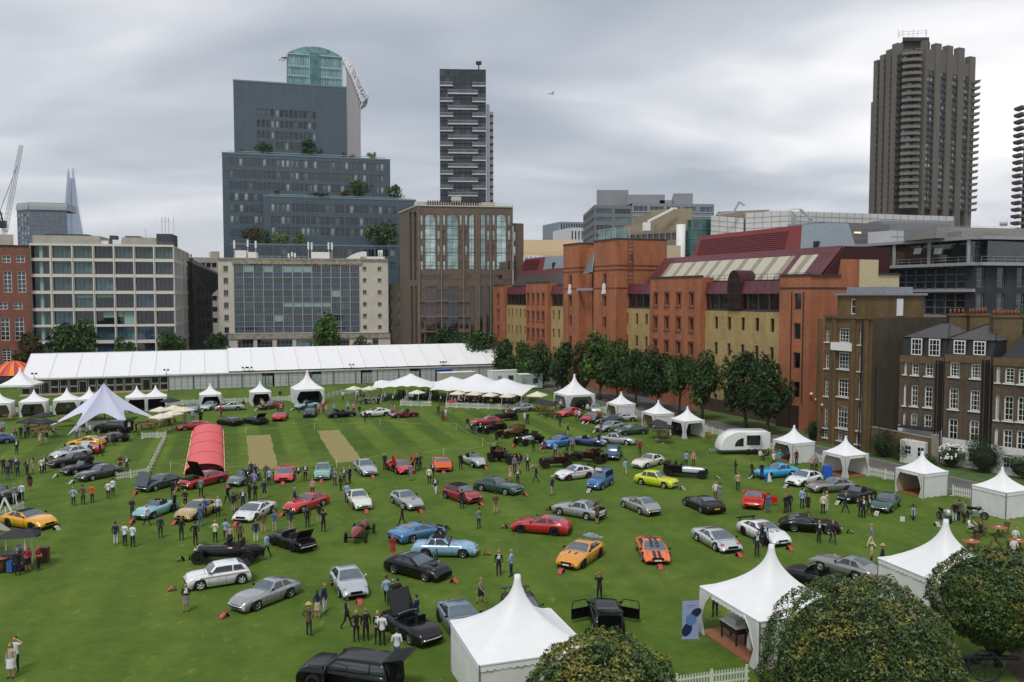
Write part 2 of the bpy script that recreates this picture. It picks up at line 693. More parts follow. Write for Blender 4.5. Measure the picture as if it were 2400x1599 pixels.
def gridrects(ua,ub,n,w,zs,h):
 """n windows of width w evenly between ua and ub (centres of first and last), bottoms zs"""
 out=[]
 for z in zs:
  for i in range(n):
   c=ua+(ub-ua)*i/max(1,n-1)
   out.append((c-w/2,c+w/2,z,z+h))
 return out
def back(F,dist):
 """ground rectangle behind face F"""
 a,b=F.p0,F.p1
 return[a,b,b-F.n*dist,a-F.n*dist]
def railing(b,pts,h=1.1,step=1.5,r=0.025,m=0,mid=1):
 for i in range(len(pts)-1):
  a,c=Vector(pts[i]),Vector(pts[i+1])
  L_=(c-a).length
  n=max(1,int(L_/step))
  for k in range(n+1):
   q=a.lerp(c,k/n)
   b.beam(q,q+Vector((0,0,h)),r*1.6,None,m)
  for j in range(1,mid+2):
   z=Vector((0,0,h*j/(mid+1)))
   b.beam(a+z,c+z,r*1.6,None,m)
# ================================================================ buildings
concrete=mat('pale concrete','#aaa499',0.85,var=0.12,scale=0.5,bump=0.1,bscale=5)
cream=mat('cream stone','#ded9cc',0.85,var=0.12,scale=0.35,col2='#c2b9a4',bump=0.1,bscale=4)
white=mat('white paint',(0.74,0.74,0.72),0.6,var=0.06,scale=1.5)
darkframe=mat('dark frame','#24282a',0.5,var=0.1)
greyframe=mat('grey frame','#7f8686',0.5,var=0.1)
slate=mat('slate panel','#465661',0.45,var=0.10,scale=0.12,spec=0.6)
roofgrey=mat('roof felt','#6d6d6b',0.9,var=0.2,scale=0.3)
metal=mat('galvanised metal','#a9adae',0.45,0.5,var=0.12)
darkmetal=mat('dark metal','#2b2f33',0.5,0.3,var=0.15)
def leafmesh(name,pts,size,seed,mats,twig=None,flat=0.0):
 """leaf sized faces at the given points"""
 r=random.Random(seed)
 b=MB()
 for p,nrm in pts:
  a=Vector((r.gauss(0,1),r.gauss(0,1),r.gauss(0,1)*(1-flat))).normalized()
  n_=(nrm+a*0.9).normalized()
  t=n_.orthogonal().normalized()
  t.rotate(Matrix.Rotation(r.uniform(0,2*pi),3,n_))
  w=n_.cross(t)
  s_=size*r.uniform(0.6,1.35)
  p=Vector(p)
  b.face([p-t*s_*0.5,p-w*s_*0.24+n_*s_*0.07,p+t*s_*0.55,p+w*s_*0.24+n_*s_*0.07],0 if r.random()<0.7 else 1)
 return b.data(name,mats)
leafA=mat('leaf green','#38561f',0.6,var=0.35,scale=0.9,col2='#5a7a2e',island=0.35,spec=0.3)
leafB=mat('leaf dark green','#20361a',0.65,var=0.35,scale=0.9,col2='#334e22',island=0.35,spec=0.3)
leafC=mat('leaf yellow green','#6d8030',0.6,var=0.35,scale=0.9,col2='#8a9440',island=0.35,spec=0.3)
leafR=mat('leaf bronze','#5b4a2c',0.7,var=0.3,scale=0.9,island=0.3,spec=0.2)
bark=mat('bark','#4b4236',0.95,var=0.3,scale=3,bump=0.5,bscale=12)
def crown_points(rx,ry,rz,n,seed,lumps=9,fill=0.35,cz=0.0,shape=1.0):
 """points in lumpy shells: clumps on an ellipsoid, gaps between them"""
 r=random.Random(seed)
 L_=[]
 for i in range(lumps):
  while True:
   v=Vector((r.uniform(-1,1),r.uniform(-1,1),r.uniform(-1,1)))
   if v.length<1:
    break
  v=v.normalized()*r.uniform(0.45,0.72)
  L_.append((Vector((v.x*rx,v.y*ry,v.z*rz*shape+cz)),r.uniform(0.30,0.48)))
 out=[]
 mean=(rx+ry+rz)/3
 for i in range(n):
  c,q=r.choice(L_)
  d=Vector((r.gauss(0,1),r.gauss(0,1),r.gauss(0,1))).normalized()
  k=r.uniform(0.75,1.12)if r.random()>fill else r.uniform(0.2,0.9)
  p=c+Vector((d.x*rx,d.y*ry,d.z*rz))*q*k
  out.append((p,(d+Vector((0,0,0.4))).normalized()))
 return out
TREEC={}
def make_tree(name,label,cat,x,y,z,rx,rz,trunk,kind=0,seed=1,group=None,n=1500,size=None,ry=None):
 """trunk + crown; crown meshes are shared between trees of one kind"""
 t=thing(name,label,cat,(x,y,z),random.Random(seed*7).uniform(0,6),group)
 key=(kind,seed%4,n)
 if key not in TREEC:
  mats=[(leafA,leafB),(leafB,leafA),(leafC,leafA),(leafR,leafB),(leafB,leafB)][kind]
  pts=crown_points(1,1,1,n,seed*13+kind,lumps=11)
  TREEC[key]=leafmesh('crown',pts,size or 0.16,seed,list(mats))
 c=obj('crown',TREEC[key],t,(0,0,trunk+rz*0.92),scale=(rx*1.02,(ry or rx)*1.02,rz*1.05))
 b=MB()
 r=random.Random(seed)
 h=trunk+rz
 pts=[(0,0,-0.1),(0.02*rx,0,trunk*0.5),(0.05*rx,0.03*rx,trunk),(0.02*rx,-0.03*rx,h)]
 tr=max(0.06,0.06*rx+0.03)
 b.tube(pts,[tr*1.3,tr,tr*0.8,tr*0.2],8)
 for k in range(6):
  a=k*1.05+r.uniform(0,0.5)
  z0=trunk*0.92+rz*0.12*k
  b.tube([(0.04*rx,0,z0),(0.35*rx*cos(a),0.35*rx*sin(a),z0+rz*0.3),(0.66*rx*cos(a),0.66*rx*sin(a),z0+rz*0.55)],[tr*0.5,tr*0.3,tr*0.1],5)
 b.build('trunk',[bark],t)
 return t
 # ---------------------------------------------------------------- red brick building at the left edge
def b_redbrick():
 m=brickmat('red brick','#8a4632','#7a3b2a','#8d7a6c',stain=0.15)
 p1=at(72,700,199)
 p0=at(-170,700,190)
 F=Face(p0,p1)
 B=Bld('brick_building','red brick block with white barred windows beside the pale grid office','building',p0)
 b=MB()
 rects_s,rects_t=[],[]
 for(x0,x1,y0,y1)in((7,28,599,616),(40,61,599,616),(-30,-8,599,616),(-4,17,709,726),(31,52,709,726),(9,29,636,686),(42,62,636,686),(-31,-9,636,686),(-1,20,745,799),(32,54,745,799),(1,21,818,850)):
  z=F.z(x0,y1),F.z(x0,y0)
  (rects_s if y1-y0<25 else rects_t).append((F.u(x0),F.u(x1),z[0],z[1]))
 wall(b,F,0,F.z(60,579),rects_s+rects_t,0.25)
 F2=Face(p1,p1-F.n*22)
 wall(b,F2,0,F.z(60,579))
 b.face([F.pt(0,F.z(60,579)),F.pt(F.L,F.z(60,579)),F.pt(F.L,F.z(60,579),-22),F.pt(0,F.z(60,579),-22)])
 B.add(b,'wall',[m])
 wf=mat('white window frame',(0.72,0.71,0.68),0.5,var=0.05)
 B.windows(F,rects_s,wf,'sash',2,2,0.14,0.12,0.25)
 B.windows(F,rects_t,wf,'sash',2,5,0.14,0.12,0.25)
 c=MB()
 c.prism([F.pt(0,0,0.15),F.pt(F.L+0.1,0,0.15),F.pt(F.L+0.1,0,-0.3),F.pt(0,0,-0.3)],F.z(60,579),F.z(60,579)+0.35)
 B.add(c,'parapet',[darkmetal])
 r=MB()
 zt=F.z(20,548)
 r.prism([at(-60,700,205),at(36,700,206),at(36,700,212),at(-60,700,212)],F.z(60,579),zt+0.4)
 B.add(r,'plant_room',[concrete])
b_redbrick()
# ---------------------------------------------------------------- pale grid office
def b_grid():
 p0=at(72,700,200)
 p1=at(410,700,207)
 F=Face(p0,p1)
 B=Bld('office_building','pale stone grid office with large square glazed bays behind the long marquee','office building',p0)
 topz=F.z(240,575)
 rows=[]
 ys=[(578,606),(614,643),(651,682),(690,722),(730,761),(767,798),(806,838)]
 rows=[(F.z(240,b_),F.z(240,a_))for a_,b_ in ys]
 xs=[(74,118),(125,170),(175,219),(224,267),(272,314),(319,361),(366,407)]
 cols=[(F.u(a_),F.u(b_))for a_,b_ in xs]
 rects=[(a_,c_,e,g)for(e,g)in rows for(a_,c_)in cols]
 b=MB()
 wall(b,F,0,topz,rects,0.7)
 F2=Face(p1,at(445,700,242))
 side=[]
 for(e,g)in rows:
  for k,(s0,s1)in enumerate(((0.06,0.13),(0.15,0.22),(0.25,0.32),(0.35,0.42),(0.52,0.62),(0.74,0.8),(0.83,0.89),(0.92,0.97))):
   side.append((F2.L*s0,F2.L*s1,e,g))
 wall(b,F2,0,topz,side,0.4)
 b.face([F.pt(0,topz-.02),F.pt(F.L,topz-.02),F2.pt(F2.L,topz-.02),F.pt(0,topz-.02,-34)])
 B.add(b,'wall',[mat('pale stone','#cfcabf',0.8,var=0.1,scale=0.3,col2='#bfb8ab')])
 tr=MB()
 for(e,g)in rows:
  tr.beam(F.pt(0,g+0.3,0.06),F.pt(F.L,g+0.3,0.06),0.14,0.5)
 for(a_,c_)in cols[1:]:
  tr.beam(F.pt(a_-0.3,0,0.1),F.pt(a_-0.3,topz,0.1),0.32,0.22)
 B.add(tr,'stone_rib',[mat('pale stone rib','#d6d1c6',0.8,var=0.08)])
 B.windows(F,rects[:14],darkframe,'teal',4,1,0.08,0.07,0.7,seed=2,trans=(0.82,))
 B.windows(F,rects[14:],darkframe,'teal',4,1,0.08,0.07,0.7,seed=3)
 B.windows(F2,side,darkframe,'grey',1,1,0.1,0.05,0.4,seed=4)
 bl=mat('drawn blind','#8fb0a2',0.8,var=0.05)
 for(x0,x1,y0,y1)in((240,267,731,745),(275,287,731,743),(289,313,731,760),(93,101,578,798),(176,218,691,699),(225,266,691,698)):
  q=MB()
  q.face([F.pt(F.u(x0),F.z(x0,y1),-0.62),F.pt(F.u(x1),F.z(x1,y1),-0.62),F.pt(F.u(x1),F.z(x1,y0),-0.62),F.pt(F.u(x0),F.z(x0,y0),-0.62)])
  B.add(q,'blind',[bl])
 r=MB()
 zr=F.z(240,553)
 r.prism([F.pt(F.u(75),0,-1.6),F.pt(F.u(233),0,-1.6),F.pt(F.u(233),0,-12),F.pt(F.u(75),0,-12)],topz,zr)
 r.prism([F.pt(F.u(285),0,-1.6),F.pt(F.u(368),0,-1.6),F.pt(F.u(368),0,-12),F.pt(F.u(285),0,-12)],topz,F.z(300,556))
 B.add(r,'roof_wall',[concrete])
 k=MB()
 k.prism([F.pt(F.u(368),0,-0.9),F.pt(F.u(404),0,-0.9),F.pt(F.u(404),0,-9),F.pt(F.u(368),0,-9)],topz,F.z(380,548))
 k.prism([F.pt(F.u(93),0,-5),F.pt(F.u(195),0,-5),F.pt(F.u(195),0,-14),F.pt(F.u(93),0,-14)],zr-0.2,F.z(100,545))
 k.prism([F.pt(F.u(254),0,-2.5),F.pt(F.u(270),0,-2.5),F.pt(F.u(270),0,-5),F.pt(F.u(254),0,-5)],topz,F.z(260,551))
 k.prism([F.pt(F.u(283),0,-6),F.pt(F.u(318),0,-6),F.pt(F.u(318),0,-14),F.pt(F.u(283),0,-14)],topz,F.z(300,550))
 B.add(k,'plant_room',[mat('dark louvre','#3b4046',0.6,var=0.15)])
 w=MB()
 w.box(F.pt(F.u(274),topz+0.7,-2.5),(2,2,1.4),rz=F.a)
 w.box(F.pt(F.u(240),topz+0.6,-2.5),(2.4,1,1.2),rz=F.a)
 B.add(w,'roof_plant',[white])
 a=MB()
 for x in(337,376,384,392,404):
  q=F.pt(F.u(x),topz,-4)
  a.beam(q,q+Vector((0,0,7.5 if x>337 else 4.5)),0.08)
 for x in(380,389):
  q=F.pt(F.u(x),topz+6.3,-4)
  a.beam(q-Vector((0.8,0,0)),q+Vector((0.8,0,0)),0.05)
  a.beam(q-Vector((0.6,0,-0.6)),q+Vector((0.6,0,0.6)),0.05)
 railing(a,[F.pt(0.3,topz,-0.4),F.pt(F.L-0.3,topz,-0.4)],0.9,2.5)
 B.add(a,'aerial',[metal])
b_grid()
# ---------------------------------------------------------------- dark building in the gap
def b_gap():
 B=Bld('dark_building','dark sloping roofed block in the gap beside the pale grid office','building',at(455,700,235))
 b=MB()
 A=at(437,700,236)
 C=at(498,700,262)
 pts=[A,C,C+Vector((2,10,0)),A+Vector((-8,14,0))]
 z0,z1=zat(595,236),zat(690,262)
 b.face([(A.x,A.y,0),(C.x,C.y,0),(C.x,C.y,z1),(A.x,A.y,z0-2)])
 b.face([(A.x,A.y,z0-2),(C.x,C.y,z1),(pts[2].x,pts[2].y,z1+5),(pts[3].x,pts[3].y,z0+1.5)])
 b.face([(A.x,A.y,0),(A.x,A.y,z0-2),(pts[3].x,pts[3].y,z0+1.5),(pts[3].x,pts[3].y,0)])
 B.add(b,'wall',[mat('dark tiled roof','#2f302f',0.8,var=0.35,scale=0.4,col2='#4a4038')])
 g=MB()
 F=Face(A,C)
 for i in range(2):
  g.box(F.pt(3+i*1.4,z0-13,0.3),(0.2,0.2,26),0)
 B.add(g,'glass_stair',[darkmetal])
 s=MB()
 s.face([F.pt(0.3,zat(650,236),0.4),F.pt(6.0,zat(690,240),0.6),F.pt(6.0,zat(660,240),-1.5),F.pt(0.3,zat(628,236),-1.5)])
 B.add(s,'skylight',[glassmat('pale skylight','#8fa3a2')])
 w=[]
 for i in range(4):
  for j in range(5):
   w.append((11+i*4.2,12.6+i*4.2,4.5+j*3.6,6.6+j*3.6))
 B.windows(Face(A-F.n*-0.2,C-F.n*-0.2),w,darkframe,'dark',1,1,0.08,0.05,0.05)
b_gap()
def b_stepcream():
 p0,p1=at(455,700,300),at(516,700,304)
 F=Face(p0,p1)
 B=Bld('office_building','distant cream office with long window bands seen over the dark roof','office building',p0)
 b=MB()
 top=F.z(480,604)
 H_=[]
 for k in range(6):
  a=F.z(480,616+k*26)
  c=F.z(480,628+k*26)
  for i in range(5):
   H_.append((0.6+i*1.9,2.2+i*1.9,c,a))
 wall(b,F,0,top,H_,0.5)
 b.face([F.pt(0,top),F.pt(F.L,top),F.pt(F.L,top,-20),F.pt(0,top,-20)])
 r=F.z(500,589)
 b.prism([F.pt(F.u(499),0,-3),F.pt(F.u(519),0,-3),F.pt(F.u(519),0,-9),F.pt(F.u(499),0,-9)],top,r)
 B.add(b,'wall',[mat('weathered cream','#b8b0a2',0.85,var=0.12)])
 B.windows(F,H_,greyframe,'dark',2,1,0.08,0.06,0.5)
b_stepcream()
# ---------------------------------------------------------------- cream office with the glazed centre
def b_cream():
 p0,p1=at(512,700,228),at(910,700,236)
 F=Face(p0,p1)
 B=Bld('office_building','cream stone office with a grey glazed centre between two solid wings','office building',p0)
 top=F.z(545,609)
 base=F.z(700,782)
 b=MB()
 ua,ub=F.u(549),F.u(843)
 small=[]
 for y in(630,658,687,716,745,774):
  z=F.z(530,y)
  small.append((F.u(524.5),F.u(535.5),z-0.9,z+0.75))
 for y in(631,658,686,714,741,768):
  z=F.z(870,y)
  for x in(855,890):
   small.append((F.u(x-4.5),F.u(x+4.5),z-0.55,z+0.6))
 wall(b,F,base,top,small+[(ua,ub,base+0.2,F.z(700,620))],0.35)
 G_=Face(F.pt(F.u(536),0,1.2),F.pt(F.u(914),0,1.2))
 H_=[]
 for(x0,x1)in((555,592),(601,637),(647,684),(693,731),(740,778),(786,818),(872,886)):
  H_.append((G_.u(x0),G_.u(x1),G_.z(700,822),G_.z(700,795)))
 wall(b,G_,0,G_.z(700,786),H_,0.4)
 zt=G_.z(700,786)
 b.face([G_.pt(0,zt),G_.pt(G_.L,zt),G_.pt(G_.L,zt,-2),G_.pt(0,zt,-2)])
 E=Face(F.pt(F.L),F.pt(F.L,0,-16))
 wall(b,E,0,top)
 E2=Face(G_.pt(G_.L),G_.pt(G_.L,0,-10))
 wall(b,E2,0,zt)
 b.face([F.pt(0,top-0.05),F.pt(F.L,top-0.05),F.pt(F.L,top-0.05,-16),F.pt(0,top-0.05,-16)])
 B.add(b,'wall',[cream])
 c=MB()
 c.prism([F.pt(0,0,0.35),F.pt(F.L,0,0.35),F.pt(F.L,0,-0.3),F.pt(0,0,-0.3)],top,top+0.5)
 c.prism([F.pt(F.u(545),0,0.3),F.pt(F.u(850),0,0.3),F.pt(F.u(850),0,-0.2),F.pt(F.u(545),0,-0.2)],F.z(700,620),F.z(700,611))
 c.prism([G_.pt(-0.2,0,0.25),G_.pt(G_.L,0,0.25),G_.pt(G_.L,0,-0.2),G_.pt(-0.2,0,-0.2)],zt-1.0,zt+0.25)
 B.add(c,'cornice',[mat('stained stone','#8f8877',0.9,var=0.35,scale=1.2,col2='#b5ac98')])
 B.windows(F,small,mat('pale stone frame','#b9b1a0',0.8),'dark',2,1,0.1,0.07,0.35,sill=0.06)
 B.windows(G_,H_,greyframe,'cream',4,2,0.1,0.07,0.4)
 n=13
 tops=[F.z(700,y)for y in(623,651,680,709,738,766,784)]
 blind=mat('pale roller blind','#93a8a2',0.7,var=0.06)
 sp=mat('blue grey spandrel','#46545f',0.35,var=0.2,scale=0.8,spec=0.7)
 wi,spn=[],[]
 for r_ in range(6):
  for i in range(n):
   a=ua+(ub-ua)*i/n
   c2=ua+(ub-ua)*(i+1)/n
   zt_,zb=tops[r_],tops[r_+1]
   mid=zb+(zt_-zb)*0.43
   wi.append((a+0.07,c2-0.07,mid,zt_-0.05))
   spn.append((a+0.07,c2-0.07,zb,mid-0.04))
 gm=glasses('cream')[:5]
 B.windows(Face(F.p0+F.n*0.05,F.p1+F.n*0.05),wi,mat('aluminium frame','#8e9492',0.5,0.3),gm,4,1,0.09,0.08,0.2,seed=5)
 q=MB()
 for(a,c2,e,g)in spn:
  q=MB()
  q.face([(0,0,0),(c2-a,0,0),(c2-a,0,g-e),(0,0,g-e)])
  if 'spandrel' not in WINC:
   WINC['spandrel']=q.data('spandrel_panel',[sp])
  o=obj('spandrel_panel',WINC['spandrel'],B.o,F.pt(a,e,-0.1)-B.loc,F.a)
 for(i,r_)in((1,0),(3,0),(5,0),(6,0),(7,0),(10,2),(5,3),(6,3),(7,3),(8,3),(9,3),(4,4)):
  a,c2,e,g=wi[r_*n+i]
  q=MB()
  lo=e if r_!=3 else e+(g-e)*0.35
  q.face([F.pt(a+.1,lo,-0.105),F.pt(c2-.1,lo,-0.105),F.pt(c2-.1,g-.1,-0.105),F.pt(a+.1,g-.1,-0.105)])
  B.add(q,'blind',[blind])
 mu=MB()
 for i in range(n+1):
  u_=ua+(ub-ua)*i/n
  mu.beam(F.pt(u_,base+0.3,0.02),F.pt(u_,tops[0],0.02),0.13,0.2)
 for z in tops[1:]:
  mu.beam(F.pt(ua,z,0.0),F.pt(ub,z,0.0),0.1,0.1)
 B.add(mu,'mullion',[mat('aluminium mullion','#a7acaa',0.5,0.3)])
 r=MB()
 def shed(x0,x1,y0,dz=0.0,d0=3,d1=8):
  r.prism([F.pt(F.u(x0),0,-d0),F.pt(F.u(x1),0,-d0),F.pt(F.u(x1),0,-d1),F.pt(F.u(x0),0,-d1)],top,F.z(x0,y0))
 shed(549,575,586)
 shed(580,598,590)
 shed(729,772,590)
 shed(845,903,601)
 P=[]
 for i in range(9):
  t=i/8
  x=810+50*t
  zc=F.z(x,606)+(F.z(x,589)-F.z(x,606))*sin(min(1,t*1.15)*pi/2)
  P.append([F.pt(F.u(x),zc,-3),F.pt(F.u(x),zc,-8)])
 r.grid(P,0,True,True)
 r.face([F.pt(F.u(810),top,-3),F.pt(F.u(860),top,-3)]+[P[i][0]for i in range(8,-1,-1)])
 for x in(889,893,897):
  q=F.pt(F.u(x),F.z(x,602),-4)
  r.cyl(q,0.2,2.0,8)
 B.add(r,'roof_shed',[white])
 a=MB()
 for(x,y0,y1)in((546,562,581),(578,560,577),(597,563,580),(722,566,583),(730,567,584),(770,567,583),(778,567,584),(675,593,603),(683,590,600),(690,592,602)):
  q=F.pt(F.u(x),0,-4)
  a.beam((q.x,q.y,top),(q.x,q.y,F.z(x,y0)),0.09)
  a.beam((q.x,q.y,F.z(x,y1)),(q.x,q.y,F.z(x,y0)),0.42)
 railing(a,[F.pt(F.u(549),top,-0.6),F.pt(F.u(720),top,-0.6)],1.0,2.2)
 B.add(a,'antenna_mast',[white])
b_cream()
# ---------------------------------------------------------------- stepped slate blue office
def b_slate():
 d=Vector((55,15,0)).normalized()
 nrm=Vector((d.y,-d.x,0))
 O=at(522,700,285)
 B=Bld('office_tower','stepped slate blue office block with planted terraces on its steps','office tower',O)
 seams=MB()
 def blk(x0,x1,ytop,out,zbot=0.0,deep=26,ends=True):
  p=Vector((O.x,O.y,0))+nrm*out
  F0=Face(p,p+d)
  a,c=F0.u(x0),F0.u(x1)
  F=Face(F0.pt(a),F0.pt(c))
  return F,F.z(x0+1,ytop)
 def build(F,top,rows,xs0,xs1,n,w,h,z0=0.0,deep=26):
  b=MB()
  rects=[]
  for zr in rows:
   rects+=gridrects(F.u(xs0),F.u(xs1),n,w,[zr],h)
  wall(b,F,z0,top,rects,0.25)
  E=Face(F.pt(F.L),F.pt(F.L,0,-deep))
  wall(b,E,z0,top)
  E=Face(F.pt(0,0,-deep),F.pt(0))
  wall(b,E,z0,top)
  b.face([F.pt(0,top),F.pt(F.L,top),F.pt(F.L,top,-deep),F.pt(0,top,-deep)],1)
  B.add(b,'wall',[slate,roofgrey])
  B.windows(F,rects,darkframe,'slot',1,1,0.07,0.05,0.25,seed=int(top))
  c=MB()
  c.prism([F.pt(-0.1,0,0.12),F.pt(F.L+0.1,0,0.12),F.pt(F.L+0.1,0,-0.3),F.pt(-0.1,0,-0.3)],top,top+0.5)
  for k in range(int((top-z0)/4.0)):
   z=top-1.0-k*4.0
   c.beam(F.pt(0,z,0.0),F.pt(F.L,z,0.0),0.08,0.07)
  for k in range(1,int(F.L/4.5)):
   c.beam(F.pt(k*4.5,z0,0.0),F.pt(k*4.5,top,0.0),0.05,0.06)
  B.add(c,'panel_joint',[mat('slate trim','#6f7f8b',0.5,var=0.1)])
  return F
 Face.PY=280
 F,t=blk(548,813,190,-10)
 rows=[F.z(672,y)for y in(276,301,327,352)]
 build(F,t,rows,606,736,13,1.1,2.6,F.z(672,372))
 Face.PY=460
 F,t=blk(522,915,360,0)
 rows=[F.z(720,y)for y in(394,422,449)]
 build(F,t,rows,543,896,34,1.1,2.5)
 FB=F
 extra=[]
 for y in(470,497,523,553):
  z=F.z(560,y)
  extra+=gridrects(F.u(543),F.u(611),7,1.1,[z],2.4)
 b2=Bld.windows(B,Face(F.p0+F.n*0.28,F.p1+F.n*0.28),extra,darkframe,'slot',1,1,0.07,0.05,0.25,seed=9)
 Face.PY=520
 F,t=blk(618,975,461,8)
 rows=[F.z(790,y)for y in(499,528,553)]
 build(F,t,rows,640,925,26,1.15,2.6)
 Face.PY=620
 F,t=blk(541,935,574,16)
 rows=[F.z(790,y)for y in(600,630)]
 build(F,t,rows,560,920,22,1.8,2.4,deep=14)
 Face.PY=420
 r=MB()
 for(x0,x1,y,out)in((535,905,361,0),(630,965,463,8)):
  F,t=blk(x0,x1,y,out)
  r.beam(F.pt(0,t+1.1,-0.5),F.pt(F.L,t+1.1,-0.5),0.12,0.16)
  for k in range(0,int(F.L),2):
   r.beam(F.pt(k,t,-0.5),F.pt(k,t+1.1,-0.5),0.05)
 B.add(r,'balustrade',[mat('pale green rail','#8fa899',0.4)])
 Face.PY=460
 i=0
 for(x,yb,w,h,out,kind,y0)in((563,357,22,16,0,3,360),(625,358,50,32,0,1,360),(732,361,58,46,0,1,360),(808,366,12,18,0,0,360),(827,368,20,13,0,1,360),(872,370,26,22,0,2,360),(650,460,22,16,8,3,461),(748,463,60,12,8,1,461),(806,465,26,26,8,3,461),(845,466,58,50,8,0,461),(925,469,54,38,8,0,461),(590,567,52,50,16,3,574),(655,569,46,34,16,2,574),(697,570,38,34,16,2,574),(622,569,30,36,16,0,574),(897,571,82,62,16,0,574)):
  p=Vector((O.x,O.y,0))+nrm*(out-3)
  F0=Face(p,p+d)
  q=F0.pt(F0.u(x))
  F1,t1=blk(541,935,y0,out)
  t1=Face(Vector((O.x,O.y,0))+nrm*out,Vector((O.x,O.y,0))+nrm*out+d).z({0:523,8:619,16:542}[out],{0:360,8:461,16:574}[out])
  m_=q.y/FPX
  L_=['bronze leaved','dark','small rounded','slim','low','yellow green','sparse bronze','long low','bronze','broad green','spreading','bronze spring','bright green','rounded bright','narrow green','wide mid green'][i]
  where={0:'on the top planted terrace',8:'on the middle planted terrace',16:'on the lowest planted terrace'}[out]
  if i in(2,):
   L_='tall broad dark'
  make_tree('terrace_tree','%s tree %s of the slate blue office'%(L_,where),'tree',q.x,q.y,t1,w*m_/2,h*m_/2,0.3,kind,i+1,'trees on the office terraces',n=700,size=0.22)
  i+=1
b_slate()
Face.PY=693
# ---------------------------------------------------------------- curved glass tower behind it
def b_city():
 Y=400
 p0,p1=at(672,Face.PY,Y),at(803,Face.PY,Y+6.4)
 F=Face(p0,p1)
 B=Bld('glass_tower','pale green glass tower with arched roof and white lattice wing behind the slate office','office tower',p0)
 g=glasses('aqua')
 b=MB()
 zb,ze=F.z(740,300),F.z(740,131)
 n=14
 zc=[ze+(F.z(740,110)-ze)*sin(pi*i/n)**0.8 for i in range(n+1)]
 for i in range(n):
  a,c=F.L*i/n,F.L*(i+1)/n
  P=[[F.pt(a,zc[i]),F.pt(a,zc[i],-12)],[F.pt(c,zc[i+1]),F.pt(c,zc[i+1],-12)]]
  b.face([P[0][0],P[1][0],P[1][1],P[0][1]],0)
  b.face([F.pt(a,ze),F.pt(c,ze),F.pt(c,zc[i+1]),F.pt(a,zc[i])],0)
 B.add(b,'roof_glazing',[g[0]])
 rows=[(F.z(740,a),F.z(740,c))for a,c in((157,132),(179,159),(200,181),(230,203))]
 rects=[]
 for(e,gg)in rows:
  for k in range(12):
   if k in(5,6):
    continue
   rects.append((F.L*k/12+0.15,F.L*(k+1)/12-0.15,e,gg))
 B.windows(F,rects,mat('aqua frame','#9fbfbd',0.4),'aqua',2,1,0.25,0.2,0.3,seed=3)
 c=MB()
 wall(c,F,zb-40,rows[3][0])
 c.prism([F.pt(0,0,-0.5),F.pt(F.L,0,-0.5),F.pt(F.L,0,-12),F.pt(0,0,-12)],zb-40,ze)
 B.add(c,'glass_wall',[glassmat('deep aqua glass','#47696c')])
 cc=MB()
 cc.prism([F.pt(F.L*0.415,0,0.8),F.pt(F.L*0.585,0,0.8),F.pt(F.L*0.585,0,-0.5),F.pt(F.L*0.415,0,-0.5)],zb-20,F.z(740,125))
 B.add(cc,'glass_bay',[g[3]])
 tr=MB()
 for z in(ze,rows[1][1],rows[2][1],rows[3][1]):
  tr.beam(F.pt(0,z,0.2),F.pt(F.L,z,0.2),0.3,0.3)
 for k in(0,5,7,12):
  tr.beam(F.pt(F.L*k/12,zb-30,0.2),F.pt(F.L*k/12,ze,0.2),0.3,0.35)
 B.add(tr,'mullion',[mat('pale aqua frame','#b3cbc9',0.4)])
 w=MB()
 prof=[(803,131),(815,138),(828,152),(840,180),(852,205),(862,225),(858,233),(848,240)]
 q0=[at(x,y,Y+10)for x,y in prof]
 for i in range(len(q0)-1):
  w.beam(q0[i],q0[i+1],0.9)
  w.beam(q0[i]+Vector((-3,14,0)),q0[i+1]+Vector((-3,14,0)),0.9)
  w.beam(q0[i],q0[i]+Vector((-3,14,0)),0.7)
  w.beam(q0[i],q0[i+1]+Vector((-3,14,0)),0.5)
 for i in range(14):
  t0,t1=i/14,(i+.8)/14
  ia,ib=int(t0*5),int(min(.99,t1)*5)
  pa=q0[ia].lerp(q0[ia+1],t0*5-ia)
  pb=q0[ib].lerp(q0[ib+1],min(.99,t1)*5-ib)
  w.beam(pa,at(804+40*t1,146+92*t1**1.4,Y+8),0.35)
  w.beam(pb,at(804+40*t0,146+92*t0**1.4,Y+8),0.35)
 inner=[at(x,y,Y+8)for x,y in((803,145),(812,158),(822,175),(832,195),(840,215),(848,240))]
 for i in range(5):
  w.beam(inner[i],inner[i+1],0.7)
  w.beam(inner[i],q0[i+1],0.5)
  w.beam(inner[i+1],q0[i+1],0.5)
 for(a,c2)in(((674,127),(654,142)),((654,142),(672,163)),((674,131),(660,145)),((660,138),(672,136))):
  w.beam(at(a[0],a[1],Y),at(c2[0],c2[1],Y),0.8)
 B.add(w,'lattice',[mat('lattice white','#d5d6d8',0.5)])
 f=MB()
 for i in range(12):
  x=813+i*2.85
  top=145+(i/11)**1.1*90
  f.beam(at(x,372,Y+8),at(x,max(top+20,170+i*3),Y+8),0.17,0.5)
  f.beam(at(x,max(top+20,170+i*3),Y+8),at(x-6+i*0.8,top,Y+10),0.32,0.4)
 B.add(f,'fin',[mat('fin white','#aaa8a8',0.5)])
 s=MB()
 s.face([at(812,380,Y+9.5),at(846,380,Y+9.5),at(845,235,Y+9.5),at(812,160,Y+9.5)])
 B.add(s,'side_wall',[mat('shaded grey cladding','#35373b',0.7)])  # dark backing sheet: shade between the fins painted into it
Face.PY=210
b_city()
Face.PY=693
